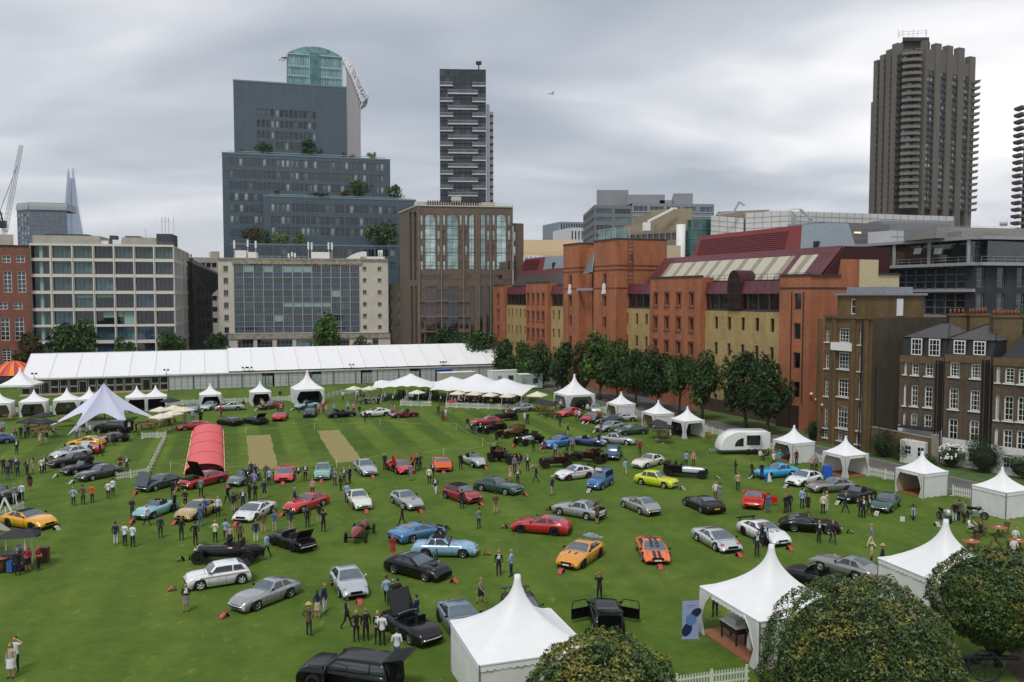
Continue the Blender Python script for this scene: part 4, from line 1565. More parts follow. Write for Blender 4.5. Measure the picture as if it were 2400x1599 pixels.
# ---------------------------------------------------------------- concrete residential tower
def b_barbican():
 cm=mat('rough concrete','#7e786e',0.9,var=0.2,scale=0.25,col2='#615c54',stretch=(1,1,0.15),bump=0.3,bscale=1.0)
 cd=mat('shaded concrete','#403e3a',0.9,var=0.2,scale=0.3)  # darker copy of the pier concrete; shade in the gaps put into colour
 Y=330
 k=Y/FPX
 B=Bld('concrete_tower','tall brutalist concrete tower with toothed balconies and ribbed piers','apartment tower',at(2150,Face.PY,Y))
 zt=lambda y,Y_=Y:zat(y,Y_)
 core=MB()
 ztop=zt(145)
 P=[at(2048,Face.PY,Y+8),at(2107,Face.PY,Y-4),at(2160,Face.PY,Y-6),at(2276,Face.PY,Y+6),at(2272,Face.PY,Y+36),at(2060,Face.PY,Y+36)]
 core.prism([q_+Vector((0,1.3,0))for q_ in P],0,zt(150))
 core.prism([at(2107,Face.PY,Y+1),at(2174,Face.PY,Y+1),at(2174,Face.PY,Y+20),at(2107,Face.PY,Y+20)],0,zt(97))
 core.prism([at(2110,Face.PY,Y+0),at(2172,Face.PY,Y+0),at(2172,Face.PY,Y+20),at(2116,Face.PY,Y+20)],zt(97),zt(88))
 B.add(core,'core',[cd])
 FL=Face(P[0],P[1])
 FL=Face(P[0]-FL.n*.9,P[1]-FL.n*.9)
 for(x0,x1,y)in((2048,2058,129),(2062,2073,121),(2076,2088,114),(2090,2103,105)):
  q=MB()
  u0,u1=FL.u(x0),FL.u(x1)
  q.prism([FL.pt(u0,0,.9),FL.pt(u1,0,.9),FL.pt(u1,0,-2),FL.pt(u0,0,-2)],0,zt(y))
  B.add(q,'pier',[cm])
 FR=Face(P[2],P[3])
 FR=Face(P[2]-FR.n*.9,P[3]-FR.n*.9)
 for(x0,x1,y)in((2160,2166,105),(2184,2197,107),(2211,2224,107),(2238,2251,107),(2264,2277,123)):
  q=MB()
  u0,u1=FR.u(x0),FR.u(x1)
  q.prism([FR.pt(u0,0,.9),FR.pt(u1,0,.9),FR.pt(u1,0,-1.5),FR.pt(u0,0,-1.5)],0,zt(y))
  B.add(q,'pier',[cm])
 pa=MB()
 for(x0,x1,y)in((2166,2184,123),(2197,2211,119),(2224,2238,126),(2251,2264,143)):
  u0,u1=FR.u(x0),FR.u(x1)
  pa.prism([FR.pt(u0,0,0.5),FR.pt(u1,0,0.5),FR.pt(u1,0,-2),FR.pt(u0,0,-2)],zt(150),zt(y))
  pa.prism([FR.pt(u0,0,0.45),FR.pt(u1,0,0.45),FR.pt(u1,0,-2),FR.pt(u0,0,-2)],zt(172),zt(149))
 pa.prism([at(2040,Face.PY,Y+10),at(2049,Face.PY,Y+8),at(2049,Face.PY,Y+20),at(2044,Face.PY,Y+20)],0,zt(227))
 B.add(pa,'parapet',[cm])
 st=(zt(160)-zt(500))/22.2
 FM=Face(P[1],P[2])
 bal=None
 for f in range(24):
  z=zt(140)-f*st
  if z<zt(520):
   break
  q=MB()
  n=7
  a0,a1=FM.u(2109),FM.u(2155)
  for i in range(n):
   u0=a0+(a1-a0)*i/n
   u1=a0+(a1-a0)*(i+1)/n
   o0,o1=1.2+1.1*sin(pi*i/n),1.2+1.1*sin(pi*(i+1)/n)
   q.face([FM.pt(u0,z,o0+.5),FM.pt(u1,z,o1+.5),FM.pt(u1,z+1.25,o1),FM.pt(u0,z+1.25,o0)])
   q.face([FM.pt(u0,z,o0+.5),FM.pt(u0,z-.1,-1),FM.pt(u1,z-.1,-1),FM.pt(u1,z,o1+.5)])
   q.face([FM.pt(u0,z+1.25,o0),FM.pt(u1,z+1.25,o1),FM.pt(u1,z+1.25,o1-.25),FM.pt(u0,z+1.25,o0-.25)])
  B.add(q,'balcony',[cm])
  if f>=3:
   q=MB()
   e=at(2276,Face.PY,Y+5)
   q.mesh([(e.x,e.y,z-.2),(e.x+3.0,e.y,z+.1),(e.x+3.0,e.y+5,z+.1),(e.x,e.y+5,z-.2),(e.x,e.y,z+.7),(e.x+3.4,e.y,z+1.2),(e.x+3.4,e.y+5,z+1.2),(e.x,e.y+5,z+.7)],[(3,2,1,0),(4,5,6,7),(0,1,5,4),(1,2,6,5),(2,3,7,6),(3,0,4,7)])
   B.add(q,'balcony',[cm])
  for(x0,x1)in((2058,2062),(2073,2076),(2088,2090),(2103,2108)):
   u0,u1=FL.u(x0-1),FL.u(x1+1)
   q=MB()
   q.prism([FL.pt(u0,0,1.0),FL.pt(u1,0,1.0),FL.pt(u1,0,0),FL.pt(u0,0,0)],z,z+1.1)
   B.add(q,'slab_edge',[cd])
  for(x0,x1)in((2166,2184),(2197,2211),(2224,2238),(2251,2264)):
   if z>zt(172)-2:
    continue
   u0,u1=FR.u(x0),FR.u(x1)
   q=MB()
   q.prism([FR.pt(u0,0,.62),FR.pt(u1,0,.62),FR.pt(u1,0,0),FR.pt(u0,0,0)],z-0.1,z+0.95)
   B.add(q,'slab_edge',[cd])
 wr,wm_=[],[]
 r=random.Random(4)
 for f in range(24):
  z=zt(140)-f*st+1.0
  if z<zt(520):
   break
  if z<zt(168):
   for(x0,x1)in((2169,2174),(2175.5,2181),(2198,2203),(2204,2209),(2226,2231),(2232,2236),(2252,2257),(2258,2263)):
    wr.append((FR.u(x0),FR.u(x1),z,z+1.35))
  wm_.append((FM.u(2141),FM.u(2154),z+0.3,z+1.6))
  wm_.append((FM.u(2113),FM.u(2120),z+0.3,z+1.5))
  wm_.append((FM.u(2122),FM.u(2133),z+0.3,z+1.5))
 gl=[glassmat('tower pane a','#20242a'),glassmat('tower pane b','#b9c0c2'),glassmat('tower pane c','#2c3138'),glassmat('tower pane d','#3b424a'),glassmat('tower pane e','#a9b2b5')]
 wf=mat('pale sash','#8f8f8c',0.6)
 B.windows(Face(FR.p0+FR.n*0.35,FR.p1+FR.n*0.35),wr,wf,gl,1,1,0.1,0.06,0.2,seed=3,wts=(4,2.6,3,2,2))
 B.windows(Face(FM.p0+FM.n*0.35,FM.p1+FM.n*0.35),wm_,wf,gl,1,1,0.1,0.06,0.2,seed=4,wts=(4,1,3,2,0.5))
 r_=MB()
 railing(r_,[at(2108,88,Y),at(2172,84,Y)],2.0,3.0,r=0.06)
 for x in(2105,2116,2140,2170):
  q=at(x,90,Y+4)
  r_.beam(q,q+Vector((0,0,3.5)),0.12)
 B.add(r_,'aerial',[metal])
 B2=Bld('concrete_tower','second concrete tower with toothed balconies cut off by the photo edge','apartment tower',at(2400,Face.PY,420))
 q=MB()
 Y2=420
 q.prism([at(2400,Face.PY,Y2),at(2490,Face.PY,Y2),at(2490,Face.PY,Y2+30),at(2400,Face.PY,Y2+30)],0,zat(232,Y2))
 B2.add(q,'core',[cd])
 for f in range(19):
  z=zat(256+f*15.9,Y2)
  q=MB()
  e=at(2400,Face.PY,Y2)
  q.mesh([(e.x,e.y-2,z-.3),(e.x-2.2,e.y-2,z+.2),(e.x-2.2,e.y+5,z+.2),(e.x,e.y+5,z-.3),(e.x,e.y-2,z+.9),(e.x-2.6,e.y-2,z+1.5),(e.x-2.6,e.y+5,z+1.5),(e.x,e.y+5,z+.9)],[(0,1,2,3),(7,6,5,4),(4,5,1,0),(5,6,2,1),(6,7,3,2),(7,4,0,3)])
  q.box((e.x+5,e.y-1,z+0.6),(10,2,1.2))
  B2.add(q,'balcony',[cm])
Face.PY=310
b_barbican()
Face.PY=693
# ---------------------------------------------------------------- far skyline: spire tower, hospital block, crane
def b_far():
 Y=1850
 B=Bld('spire_skyscraper','pale blue glass spire skyscraper with a split tip on the far skyline','skyscraper',at(172,700,Y))
 gm=mat('hazed glass','#a3b1c4',0.25,0.2,var=0.12,scale=0.02,spec=0.8)  # distance haze and facet brightness put into these glass colours
 def poly(pts,d,m_=gm,name='glass_shard'):
  q=MB()
  a=[at(x,y,Y+d)for x,y in pts]
  n=len(a)
  c=[p+Vector((p.x,p.y,0)).normalized()*25 for p in a]
  for i in range(n):
   j=(i+1)%n
   q.face([a[i],a[j],c[j],c[i]])
  q.face(a[::-1])
  B.add(q,name,[m_])
 gy=705
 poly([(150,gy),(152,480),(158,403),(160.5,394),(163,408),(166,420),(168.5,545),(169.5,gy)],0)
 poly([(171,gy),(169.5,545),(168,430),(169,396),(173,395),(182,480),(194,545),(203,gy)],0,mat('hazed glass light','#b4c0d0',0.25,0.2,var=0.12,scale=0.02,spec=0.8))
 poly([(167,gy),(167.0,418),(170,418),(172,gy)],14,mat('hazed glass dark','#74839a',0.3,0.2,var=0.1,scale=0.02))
 q=MB()
 for k in range(40):
  y=420+k*4.2
  hw=4+(y-395)*0.17
  q.beam(at(169-hw*0.8,y,Y-1),at(169+hw*0.95,y,Y-1),0.9,0.6)
 B.add(q,'floor_edge',[mat('hazed floor line','#9aa7b8',0.5)])
 Y=620
 B=Bld('tower_block','broad grey blue tower block with rounded cornice on the skyline beside the spire','tower block',at(100,700,Y))
 F1=Face(at(46,700,Y+8),at(75,700,Y))
 F2=Face(at(75,700,Y),at(163,700,Y+6))
 zt=zat(492,Y)
 b=MB()
 r1=[(F1.L*(i+0.25)/4,F1.L*(i+0.75)/4,zt-3.4*(k+1)-1,zt-3.4*k-2.6)for i in range(4)for k in range(9)]
 wall(b,F1,0,zt,r1,0.3)
 r2=[(F2.L*(i+0.15)/12,F2.L*(i+0.85)/12,zt-3.4*(k+1)-0.6,zt-3.4*k-1.4)for i in range(12)for k in range(8)]
 wall(b,F2,0,zt,r2,0.3)
 B.add(b,'wall',[mat('grey blue cladding','#68727c',0.6,var=0.08)])
 B.windows(F1,r1,greyframe,[glassmat('far pane a','#2d343b'),glassmat('far pane b','#b9c2c4')],1,1,0.05,0.05,0.3)
 B.windows(F2,r2,mat('far frame','#8a949b',0.5),[glassmat('far pane c','#5b6872'),glassmat('far pane d','#6c7983')],2,1,0.1,0.1,0.3)
 c=MB()
 for FF in(F1,F2):
  P=[]
  for t in range(5):
   a=pi/2*t/4
   P.append([FF.pt(0,zt+5.5*sin(a),0.4+1.6*cos(a)-1.2),FF.pt(FF.L,zt+5.5*sin(a),0.4+1.6*cos(a)-1.2)])
  c.grid(P,0,True,True)
 c.prism([F1.pt(0),F2.pt(0),F2.pt(F2.L),F2.pt(F2.L,0,-25),F1.pt(0,0,-25)],zt,zt+5.4)
 c.prism([at(85,700,Y+5),at(125,700,Y+6),at(120,700,Y+20),at(90,700,Y+20)],zt+5,zat(475,Y))
 B.add(c,'cornice',[mat('pale cornice','#9c9ea0',0.6,var=0.05)])
 Y=380
 B=Bld('tower_crane','grey luffing tower crane on the skyline at the photo edge','crane',at(10,700,Y))
 m=mat('crane steel','#b4b7ba',0.5,0.2)
 def lattice(p,q,w,n,name):
  b=MB()
  p,q=Vector(p),Vector(q)
  d=(q-p)
  s_=d.cross(Vector((0,1,0))).normalized()*w/2
  t_=Vector((0,w/2,0))
  cs=[s_+t_,s_-t_,-s_-t_,-s_+t_]
  for c_ in cs:
   b.beam(p+c_,q+c_*0.6,0.15)
  for k in range(n):
   a=p+d*k/n
   e=p+d*(k+1)/n
   for i in range(4):
    b.beam(a+cs[i],e+cs[(i+1)%4],0.09)
  B.add(b,name,[m])
 lattice(at(11,545,Y),at(50,341,Y),1.6,16,'jib')
 lattice(at(8,720,Y),at(10,528,Y),1.8,14,'mast')
 b=MB()
 b.beam(at(0,495,Y),at(40,390,Y),0.16)
 b.beam(at(0,495,Y),at(10,530,Y),0.5)
 b.beam(at(5,500,Y),at(-8,560,Y),0.3)
 b.box(at(4,527,Y),(3.6,2.5,3.2))
 B.add(b,'machinery',[darkmetal])
b_far()
# ================================================================ orange and yellow brick building along the path
orange=brickmat('orange brick','#b0673e','#a05a36','#93705c',stain=0.26)
yellow=brickmat('yellow stock brick','#b89c62','#a68b54','#a29470',stain=0.22)
plum=mat('plum metal','#64333a',0.45,0.1,var=0.15,scale=0.6)
plumd=mat('plum cladding dark','#4c2225',0.5,0.1,var=0.15)
cappr=mat('dark lead coping','#3a3430',0.7,var=0.2)
def b_orange():
 PR=G(1892,1010)
 PL=PR+V*121
 base=Face(PL,PR)
 B=Bld('brick_building','long orange and yellow brick building with plum red metal roofs along the garden path','building',PR)
 wf=mat('plum window frame','#4a3833',0.5)
 cream_p=mat('pale roof panel','#b9b7a3',0.5,var=0.1)
 beige_p=mat('beige roof panel','#968878',0.5,var=0.1)
 def sec(x0,x1,out):
  F0=Face(base.p0+base.n*out,base.p1+base.n*out)
  return Face(F0.pt(F0.u(x0)),F0.pt(F0.u(x1)))
 def ends(b,F,z0,z1,out,m=0):
  wall(b,Face(F.pt(F.L),F.pt(F.L,0,-out)),z0,z1,m=m)
  wall(b,Face(F.pt(0,0,-out),F.pt(0)),z0,z1,m=m)
 def cope(F,z,out=0.12,d=0.5,h=0.3):
  c=MB()
  c.prism([F.pt(-.05,0,out),F.pt(F.L+.05,0,out),F.pt(F.L+.05,0,-d),F.pt(-.05,0,-d)],z,z+h)
  B.add(c,'coping',[cappr])
 ZY,ZW,ZR=15.9,18.55,20.4
 rows4=[(14.05-4.05*k)for k in range(4)]
 # ---- yellow sections with ribbon window and plum mansard
 for(x0,x1,xs)in((1180,1233,(1183.5,1192,1201,1210.5,1220,1230)),(1283,1320,(1286,1297.5,1310)),(1444,1523,(1470.5,1493,1515.5)),(1642,1827,(1650,1679.5,1710,1742,1775.5,1811))):
  F=sec(x0,x1,0)
  r_=[]
  for x in xs:
   u_=F.u(x)
   for zc in rows4[:4]:
    r_.append((u_-0.42,u_+0.42,zc-1.0,zc+0.95))
  b=MB()
  wall(b,F,2.0,ZY,r_,0.28)
  B.add(b,'yellow_wall',[yellow])
  b=MB()
  Fp=Face(F.p0+F.n*0.08,F.p1+F.n*0.08)
  wall(b,Fp,0,2.0)
  b.face([Fp.pt(0,2),Fp.pt(F.L,2),F.pt(F.L,2),F.pt(0,2)])
  B.add(b,'plinth',[brickmat('dark plinth brick','#4e3a2e','#43332a','#5a4a3c')])
  B.windows(F,r_,wf,'dark',1,1,0.09,0.05,0.28,seed=x0)
  n=max(2,int(F.L/2.3))
  rb=[(F.L*(i+.06)/n,F.L*(i+.94)/n,ZY+0.25,ZW)for i in range(n)]
  Fr=Face(F.p0-F.n*0.15,F.p1-F.n*0.15)
  b=MB()
  wall(b,Fr,ZY,ZW+.1,rb,0.2)
  b.face([F.pt(0,ZY),F.pt(F.L,ZY),Fr.pt(F.L,ZY),Fr.pt(0,ZY)])
  B.add(b,'ribbon_frame',[mat('brown frame','#3c2f2d',0.6)])
  B.windows(Fr,rb,wf,'dark',1,1,0.08,0.06,0.2,seed=x0+1)
  k=MB()
  n2=max(3,int(F.L/1.55))
  for i in range(n2):
   a,c=F.L*i/n2+0.03,F.L*(i+1)/n2-0.03
   q=MB()
   q.mesh([F.pt(a,ZW,.1),F.pt(c,ZW,.1),F.pt(c,ZR,-.35),F.pt(a,ZR,-.35),F.pt(a,ZW,-.1),F.pt(c,ZW,-.1),F.pt(c,ZR,-.5),F.pt(a,ZR,-.5)],[(0,1,2,3),(3,2,6,7),(0,4,5,1),(0,3,7,4),(1,5,6,2)])
   B.add(q,'roof_panel',[plum])
  k.prism([F.pt(0,0,-.45),F.pt(F.L,0,-.45),F.pt(F.L,0,-16),F.pt(0,0,-16)],ZW-1,ZR-0.1)
  B.add(k,'roof_deck',[plumd])
  # ---- orange projecting sections with framed windows
 for(x0,x1,xs,ztop)in((1157,1180,(1168,),20.7),(1233,1283,(1238,1249.5,1261,1273),21.1),(1523,1642,(1537,1563,1591,1621),21.2)):
  F=sec(x0,x1,0.9)
  r_=[]
  cs=[17.65-4.05*k for k in range(4)]
  for x in xs:
   u_=F.u(x)
   for zc in cs:
    r_.append((u_-0.42,u_+0.42,zc-0.95,zc+0.95))
  b=MB()
  wall(b,F,0,ztop,r_,0.3)
  ends(b,F,0,ztop,2.5)
  b.face([F.pt(0,ztop-.01),F.pt(F.L,ztop-.01),F.pt(F.L,ztop-.01,-3),F.pt(0,ztop-.01,-3)])
  B.add(b,'orange_wall',[orange])
  B.windows(F,r_,wf,'dark',1,1,0.09,0.05,0.3,seed=x0)
  s=MB()
  for(a,c,e,g)in r_:
   for(p,q_)in(((a-.17,e-.3),(a-.17,g+.3)),((c+.17,e-.3),(c+.17,g+.3)),((a-.34,g+.3),(c+.34,g+.3)),((a-.34,e-.3),(c+.34,e-.3))):
    s.beam(F.pt(p[0],p[1],.02),F.pt(q_[0],q_[1],.02),0.34,0.1)
  B.add(s,'window_surround',[mat('dull plum surround','#77453a',0.8)])
  cope(F,ztop)
  # ---- twin stair towers with the dark glazed slot
 ZT=28.6
 FA,FB=sec(1320,1357,2.4),sec(1391,1444,2.4)
 for F,xw in((FA,1337),(FB,1417)):
  u_=F.u(xw)
  r_=[(u_-.45,u_+.45,z-1.0,z+1.0)for z in(21.4,17.2,13.2,9.0)]
  b=MB()
  wall(b,F,0,ZT,r_,0.3)
  ends(b,F,0,ZT,11)
  b.face([F.pt(0,ZT-.01),F.pt(F.L,ZT-.01),F.pt(F.L,ZT-.01,-11),F.pt(0,ZT-.01,-11)])
  wall(b,Face(F.pt(F.L,0,-11),F.pt(0,0,-11)),18,ZT)
  B.add(b,'orange_wall',[orange])
  B.windows(F,r_,wf,'dark',1,1,0.1,0.05,0.3)
  cope(F,ZT,d=11)
  s=MB()
  for z in(23.9,23.1,19.7):
   s.beam(F.pt(-.03,z,.03),F.pt(F.L+.03,z,.03),0.14,0.14)
   s.beam(F.pt(F.L+.03,z,0),F.pt(F.L+.03,z,-9),0.14,0.14)
  for sg in(-.62,.62):
   s.beam(F.pt(u_+sg,0,.02),F.pt(u_+sg,22.8,.02),0.12,0.1)
  B.add(s,'string_course',[mat('brown brick course','#6a3c26',0.85)])
  w=MB()
  pts=[(-.62,0),(.62,0),(.62,.35),(.42,.6),(.36,1.3),(.12,1.9),(0,2.0),(-.12,1.9),(-.36,1.3),(-.42,.6),(-.62,.35)]
  f0=[F.pt(u_+a,18.6+z,0.35)for a,z in pts]
  f1=[F.pt(u_+a,18.6+z,0.0)for a,z in pts]
  w.face(f0)
  for i in range(len(pts)):
   j=(i+1)%len(pts)
   w.face([f0[j],f0[i],f1[i],f1[j]])
  B.add(w,'white_ornament',[white])
 M=Face(FA.pt(FA.L,0,-1.4),FB.pt(0,0,-1.4))
 b=MB()
 c2=M.L*0.5
 wall(b,M,0,27.8,[(c2-.2,M.L,1,23.5)],0.3)
 B.add(b,'orange_wall',[orange])
 B.windows(M,[(c2-.2,M.L,1+k*3.75,1+(k+1)*3.75)for k in range(6)],mat('dark stair frame','#1e2224',0.4),'dark',2,4,0.1,0.07,0.3)
 t=MB()
 a,c,e=M.pt(c2-.3,22.6,1.8),M.pt(M.L+.1,22.9,1.8),M.pt(M.L+.1,27.2,1.2)
 t.face([a,c,e])
 t.face([a,e,M.pt(M.L+.1,25,0),M.pt(c2-.3,22.6,0)])
 B.add(t,'slanted_canopy',[glassmat('grey canopy glass','#4b5358')])
 t=MB()
 for p,q_ in((a,c),(c,e),(a,e)):
  t.beam(p,q_,0.16)
 t.beam(M.pt(-.2,19.5,1.6),M.pt(M.L,19.5,1.6),0.5)
 B.add(t,'canopy_frame',[metal])
 t=MB()
 q0=FB.pt(FB.L+0.05,0,-2.5)
 for k in(0,1.1):
  t.beam((q0.x+k*U.x,q0.y+k*U.y,19),(q0.x+k*U.x,q0.y+k*U.y,29.2),0.09)
 for j in range(14):
  t.beam((q0.x,q0.y,19+j*.75),(q0.x+1.1*U.x,q0.y+1.1*U.y,19+j*.75),0.06)
 t.box(FB.pt(FB.L+0.06,25.6,-3.2),(0.2,1.1,1.1),rz=TH)
 B.add(t,'ladder',[mat('ladder brown','#5a4438',0.6)])
 t=MB()
 P=FB.pt(FB.L,0,-11)
 t.prism([P,P-V*0.2+U*3.0,P+U*3+V*4,P+V*4],19,27.8)
 B.add(t,'lift_housing',[mat('cream render','#c9bd97',0.8,var=0.06)])
 t=MB()
 R0=Face(FA.pt(0,0,-2),FB.pt(FB.L,0,-2))
 for i in range(4):
  t.beam(R0.pt(R0.L*(.45+.1*i),ZT,-1),R0.pt(R0.L*(.45+.1*i),ZT+2.6,-1),.12)
  t.beam(R0.pt(R0.L*(.45+.1*i),ZT,-4),R0.pt(R0.L*(.45+.1*i),ZT+2.6,-4),.12)
 for o_ in(-1,-4):
  t.beam(R0.pt(R0.L*.45,ZT+2.6,o_),R0.pt(R0.L*.75,ZT+2.6,o_),.12)
 B.add(t,'glass_pod_frame',[mat('pale green rail 2','#9db3ab',0.4)])
 t=MB()
 t.prism([R0.pt(R0.L*.46,0,-1.1),R0.pt(R0.L*.74,0,-1.1),R0.pt(R0.L*.74,0,-3.9),R0.pt(R0.L*.46,0,-3.9)],ZT,ZT+2.5)
 B.add(t,'glass_pod',[glassmat('pod glass','#6f8b86')])
 # ---- big sloped glazing with pale and plum panels, right half; plum box on top
 S0=sec(1500,1932,0)
 uA,uB=0,base.L-(base.u(1500))-1.2
 F=Face(base.pt(base.u(1489)),base.pt(base.L-1.0))
 n=int(F.L/1.12)
 for i in range(n):
  a,c=F.L*i/n+.02,F.L*(i+1)/n-.02
  for(o0,z0,o1,z1,mm)in((-2.3,20.7,-4.75,24.05,cream_p if(i%3)else beige_p),(-4.8,24.1,-5.5,25.1,plum)):
   if i in(n-7,n-3,n-2,n-1)or i<3:
    mm=plum
   q=MB()
   sk0,sk1=(-o0-2.3)*0.35,(-o1-2.3)*0.35
   p=[F.pt(a+sk0,z0,o0),F.pt(c+sk0,z0,o0),F.pt(c+sk1,z1,o1),F.pt(a+sk1,z1,o1)]
   dn=Vector((0,0,-0.12))
   q.mesh(p+[x+dn for x in p],[(0,1,2,3),(0,4,5,1),(1,5,6,2),(2,6,7,3),(3,7,4,0)])
   B.add(q,'roof_panel',[mm])
 q=MB()
 vs=[F.pt(0,20.2,-2.4),F.pt(F.L+.3,20.2,-2.4),F.pt(F.L+1.4,25.0,-5.65),F.pt(1.1,25.0,-5.65),F.pt(0,20.2,-15),F.pt(F.L+.3,20.2,-15),F.pt(F.L+1.4,25,-14),F.pt(1.1,25,-14)]
 q.mesh(vs,[(0,1,2,3),(1,5,6,2),(3,2,6,7),(4,0,3,7)])
 B.add(q,'roof_frame',[plumd])
 rl=MB()
 railing(rl,[F.pt(2,ZR,-0.9),F.pt(F.L,ZR,-0.9)],1.0,1.4,r=0.03)
 B.add(rl,'roof_rail',[darkmetal])
 FL_=Face(base.pt(base.u(1180)),base.pt(base.u(1322)))
 n=int(FL_.L/1.6)
 for i in range(n):
  a,c=FL_.L*i/n+.03,FL_.L*(i+1)/n-.03
  for(o0,z0,o1,z1,mm)in((-2.3,20.7,-4.2,23.2,mat('dark sloped glazing','#44413d',0.4,var=0.2)),(-4.25,23.2,-5.2,24.6,plum)):
   q=MB()
   p=[FL_.pt(a,z0,o0),FL_.pt(c,z0,o0),FL_.pt(c,z1,o1),FL_.pt(a,z1,o1)]
   dn=Vector((0,0,-0.12))
   q.mesh(p+[x+dn for x in p],[(0,1,2,3),(0,4,5,1),(1,5,6,2),(2,6,7,3),(3,7,4,0)])
   B.add(q,'roof_panel',[mm])
 q=MB()
 vs=[FL_.pt(-1,20.2,-2.4),FL_.pt(FL_.L+.3,20.2,-2.4),FL_.pt(FL_.L+.3,24.5,-5.3),FL_.pt(0,24.5,-5.3),FL_.pt(-1,20.2,-15),FL_.pt(FL_.L+.3,20.2,-15),FL_.pt(FL_.L,24.5,-14),FL_.pt(0,24.5,-14)]
 q.mesh(vs,[(0,1,2,3),(1,5,6,2),(3,2,6,7),(4,0,3,7)])
 B.add(q,'roof_frame',[plumd])
 def plantbox(x0,x1,y0,o0,zt,tail):
  Fo=Face(base.p0+base.n*o0,base.p1+base.n*o0)
  F3=Face(Fo.pt(Fo.u(x0)),Fo.pt(Fo.u(x1)))
  q=MB()
  L_=F3.L
  vs=[F3.pt(0,24.2),F3.pt(L_,24.2),F3.pt(L_-1.0,zt,-1.2),F3.pt(1.2,zt,-1.2),F3.pt(0,24.2,-6),F3.pt(L_,24.2,-6),F3.pt(L_-1,zt,-5),F3.pt(1.2,zt,-5)]
  q.mesh(vs,[(0,1,2,3),(1,5,6,2),(3,2,6,7),(4,0,3,7)])
  B.add(q,'plant_screen',[mat('bright plum metal','#7f2f30',0.45,0.1,var=0.12)])
  q=MB()
  for k in range(11):
   t_=0.12+k*0.07
   z=24.2+(zt-24.2)*t_
   q.beam(F3.pt(1.6,z,-1.2*t_+.04),F3.pt(L_-3.5,z,-1.2*t_+.04),.1,.08)
  B.add(q,'louvre',[plumd])
  q=MB()
  vs=[F3.pt(L_+.02,24.2,0),F3.pt(L_+tail,24.2,-.3),F3.pt(L_+tail-.9,zt-.05,-1.4),F3.pt(L_-1.0,zt,-1.2),F3.pt(L_+.02,24.2,-6),F3.pt(L_+tail,24.2,-6),F3.pt(L_+tail-.9,zt-.05,-5),F3.pt(L_-1,zt,-5)]
  q.mesh(vs,[(0,1,2,3),(1,5,6,2),(3,2,6,7)])
  B.add(q,'plant_screen',[mat('pale blue grey metal','#8e989f',0.4,0.2,var=0.1)])
  q=MB()
  q.box(F3.pt(L_+tail*.55,25.3,-.55),(.9,.5,1.4),rz=F3.a)
  B.add(q,'louvre_door',[darkmetal])
 plantbox(1617,1873,560,-5.4,28.6,5.0)
 plantbox(1216,1272,615,-5.0,27.6,9.0)
 F=sec(1715,1740,-0.2)
 q=MB()
 uc=F.u(1726)
 n=12
 r_=1.55
 zc=20.2
 pts=[(uc-r_,16.2)]+[(uc-r_*cos(pi*k/n),zc+1.9*sin(pi*k/n))for k in range(n+1)]+[(uc+r_,16.2)]
 fr=[F.pt(a,z,0.5)for a,z in pts]
 bk=[F.pt(a,z,-2.5)for a,z in pts]
 q.face(fr[::-1],1)
 for i in range(len(pts)-1):
  q.face([fr[i],fr[i+1],bk[i+1],bk[i]],0)
 B.add(q,'dormer',[plumd,glassmat('dormer glass','#15181b')])
 q=MB()
 for i in range(-2,3):
  q.beam(F.pt(uc+i*.5,16.2,.54),F.pt(uc+i*.5,zc+1.9*sqrt(max(0,1-(i*.5/r_)**2)),.54),.08)
 for z in(18,19.3,20.6):
  q.beam(F.pt(uc-r_,z,.54),F.pt(uc+r_,z,.54),.08)
 B.add(q,'dormer_bar',[plumd])
 # ---- orange end block and its gable wall
 F=sec(1827,1892,0.9)
 F=Face(F.p0,PR)
 E=Face(PR,PR+U*16.2)
 ua=F.u(1870)
 r_=[(ua-.55,ua+.55,z-1.1,z+1.1)for z in(17.45,13.4,9.4,5.4)]
 b=MB()
 zt=20.9
 wall(b,F,0,zt,r_,0.3)
 wall(b,Face(F.pt(0,0,-2.5),F.pt(0)),0,zt)
 wall(b,E,0,zt,(),u1=5.3)
 wall(b,E,0,24.5,(),u0=5.3,u1=8.7)
 wall(b,Face(E.pt(5.3,0,-9),E.pt(5.3)),zt,24.5)
 b.face([F.pt(0,zt-.01),F.pt(F.L,zt-.01),E.pt(5.3,zt-.01),E.pt(5.3,zt-.01,-12),F.pt(0,zt-.01,-5)])
 b.face([E.pt(5.3,24.49),E.pt(8.7,24.49),E.pt(8.7,24.49,-9),E.pt(5.3,24.49,-9)])
 B.add(b,'orange_wall',[orange])
 B.windows(F,r_,wf,'dark',1,1,0.12,0.05,0.3)
 cope(F,zt)
 b=MB()
 wall(b,E,0,24.5,(),u0=8.7,u1=12.2)
 wall(b,E,0,21.2,(),u0=12.2,u1=16.2)
 wall(b,Face(E.pt(12.2),E.pt(12.2,0,-9)),21.2,24.5)
 wall(b,Face(E.pt(16.2),E.pt(16.2,0,-9)),0,21.2)
 B.add(b,'cream_wall',[mat('cream render gable','#c8bb92',0.8,var=0.07)])
 c=MB()
 c.beam(E.pt(5.2,24.55,.05),E.pt(12.3,24.55,.05),.3,.25)
 c.beam(E.pt(0,zt+.1,.05),E.pt(5.3,zt+.1,.05),.3,.25)
 c.beam(E.pt(12.2,21.3,.05),E.pt(16.3,21.3,.05),.3,.25)
 c.beam(E.pt(0,19.3,.03),E.pt(8.7,19.3,.03),.1,.2)
 c.beam(F.pt(0,19.3,.03),F.pt(F.L,19.3,.03),.1,.2)
 for sg in(-.95,.95):
  c.beam(F.pt(ua+sg,3.6,.02),F.pt(ua+sg,18.8,.02),.12,.2)
 B.add(c,'coping',[cappr])
 d2=MB()
 d2.box(F.pt(F.u(1842),2.2,0.15),(2.2,.3,4.4),rz=F.a)
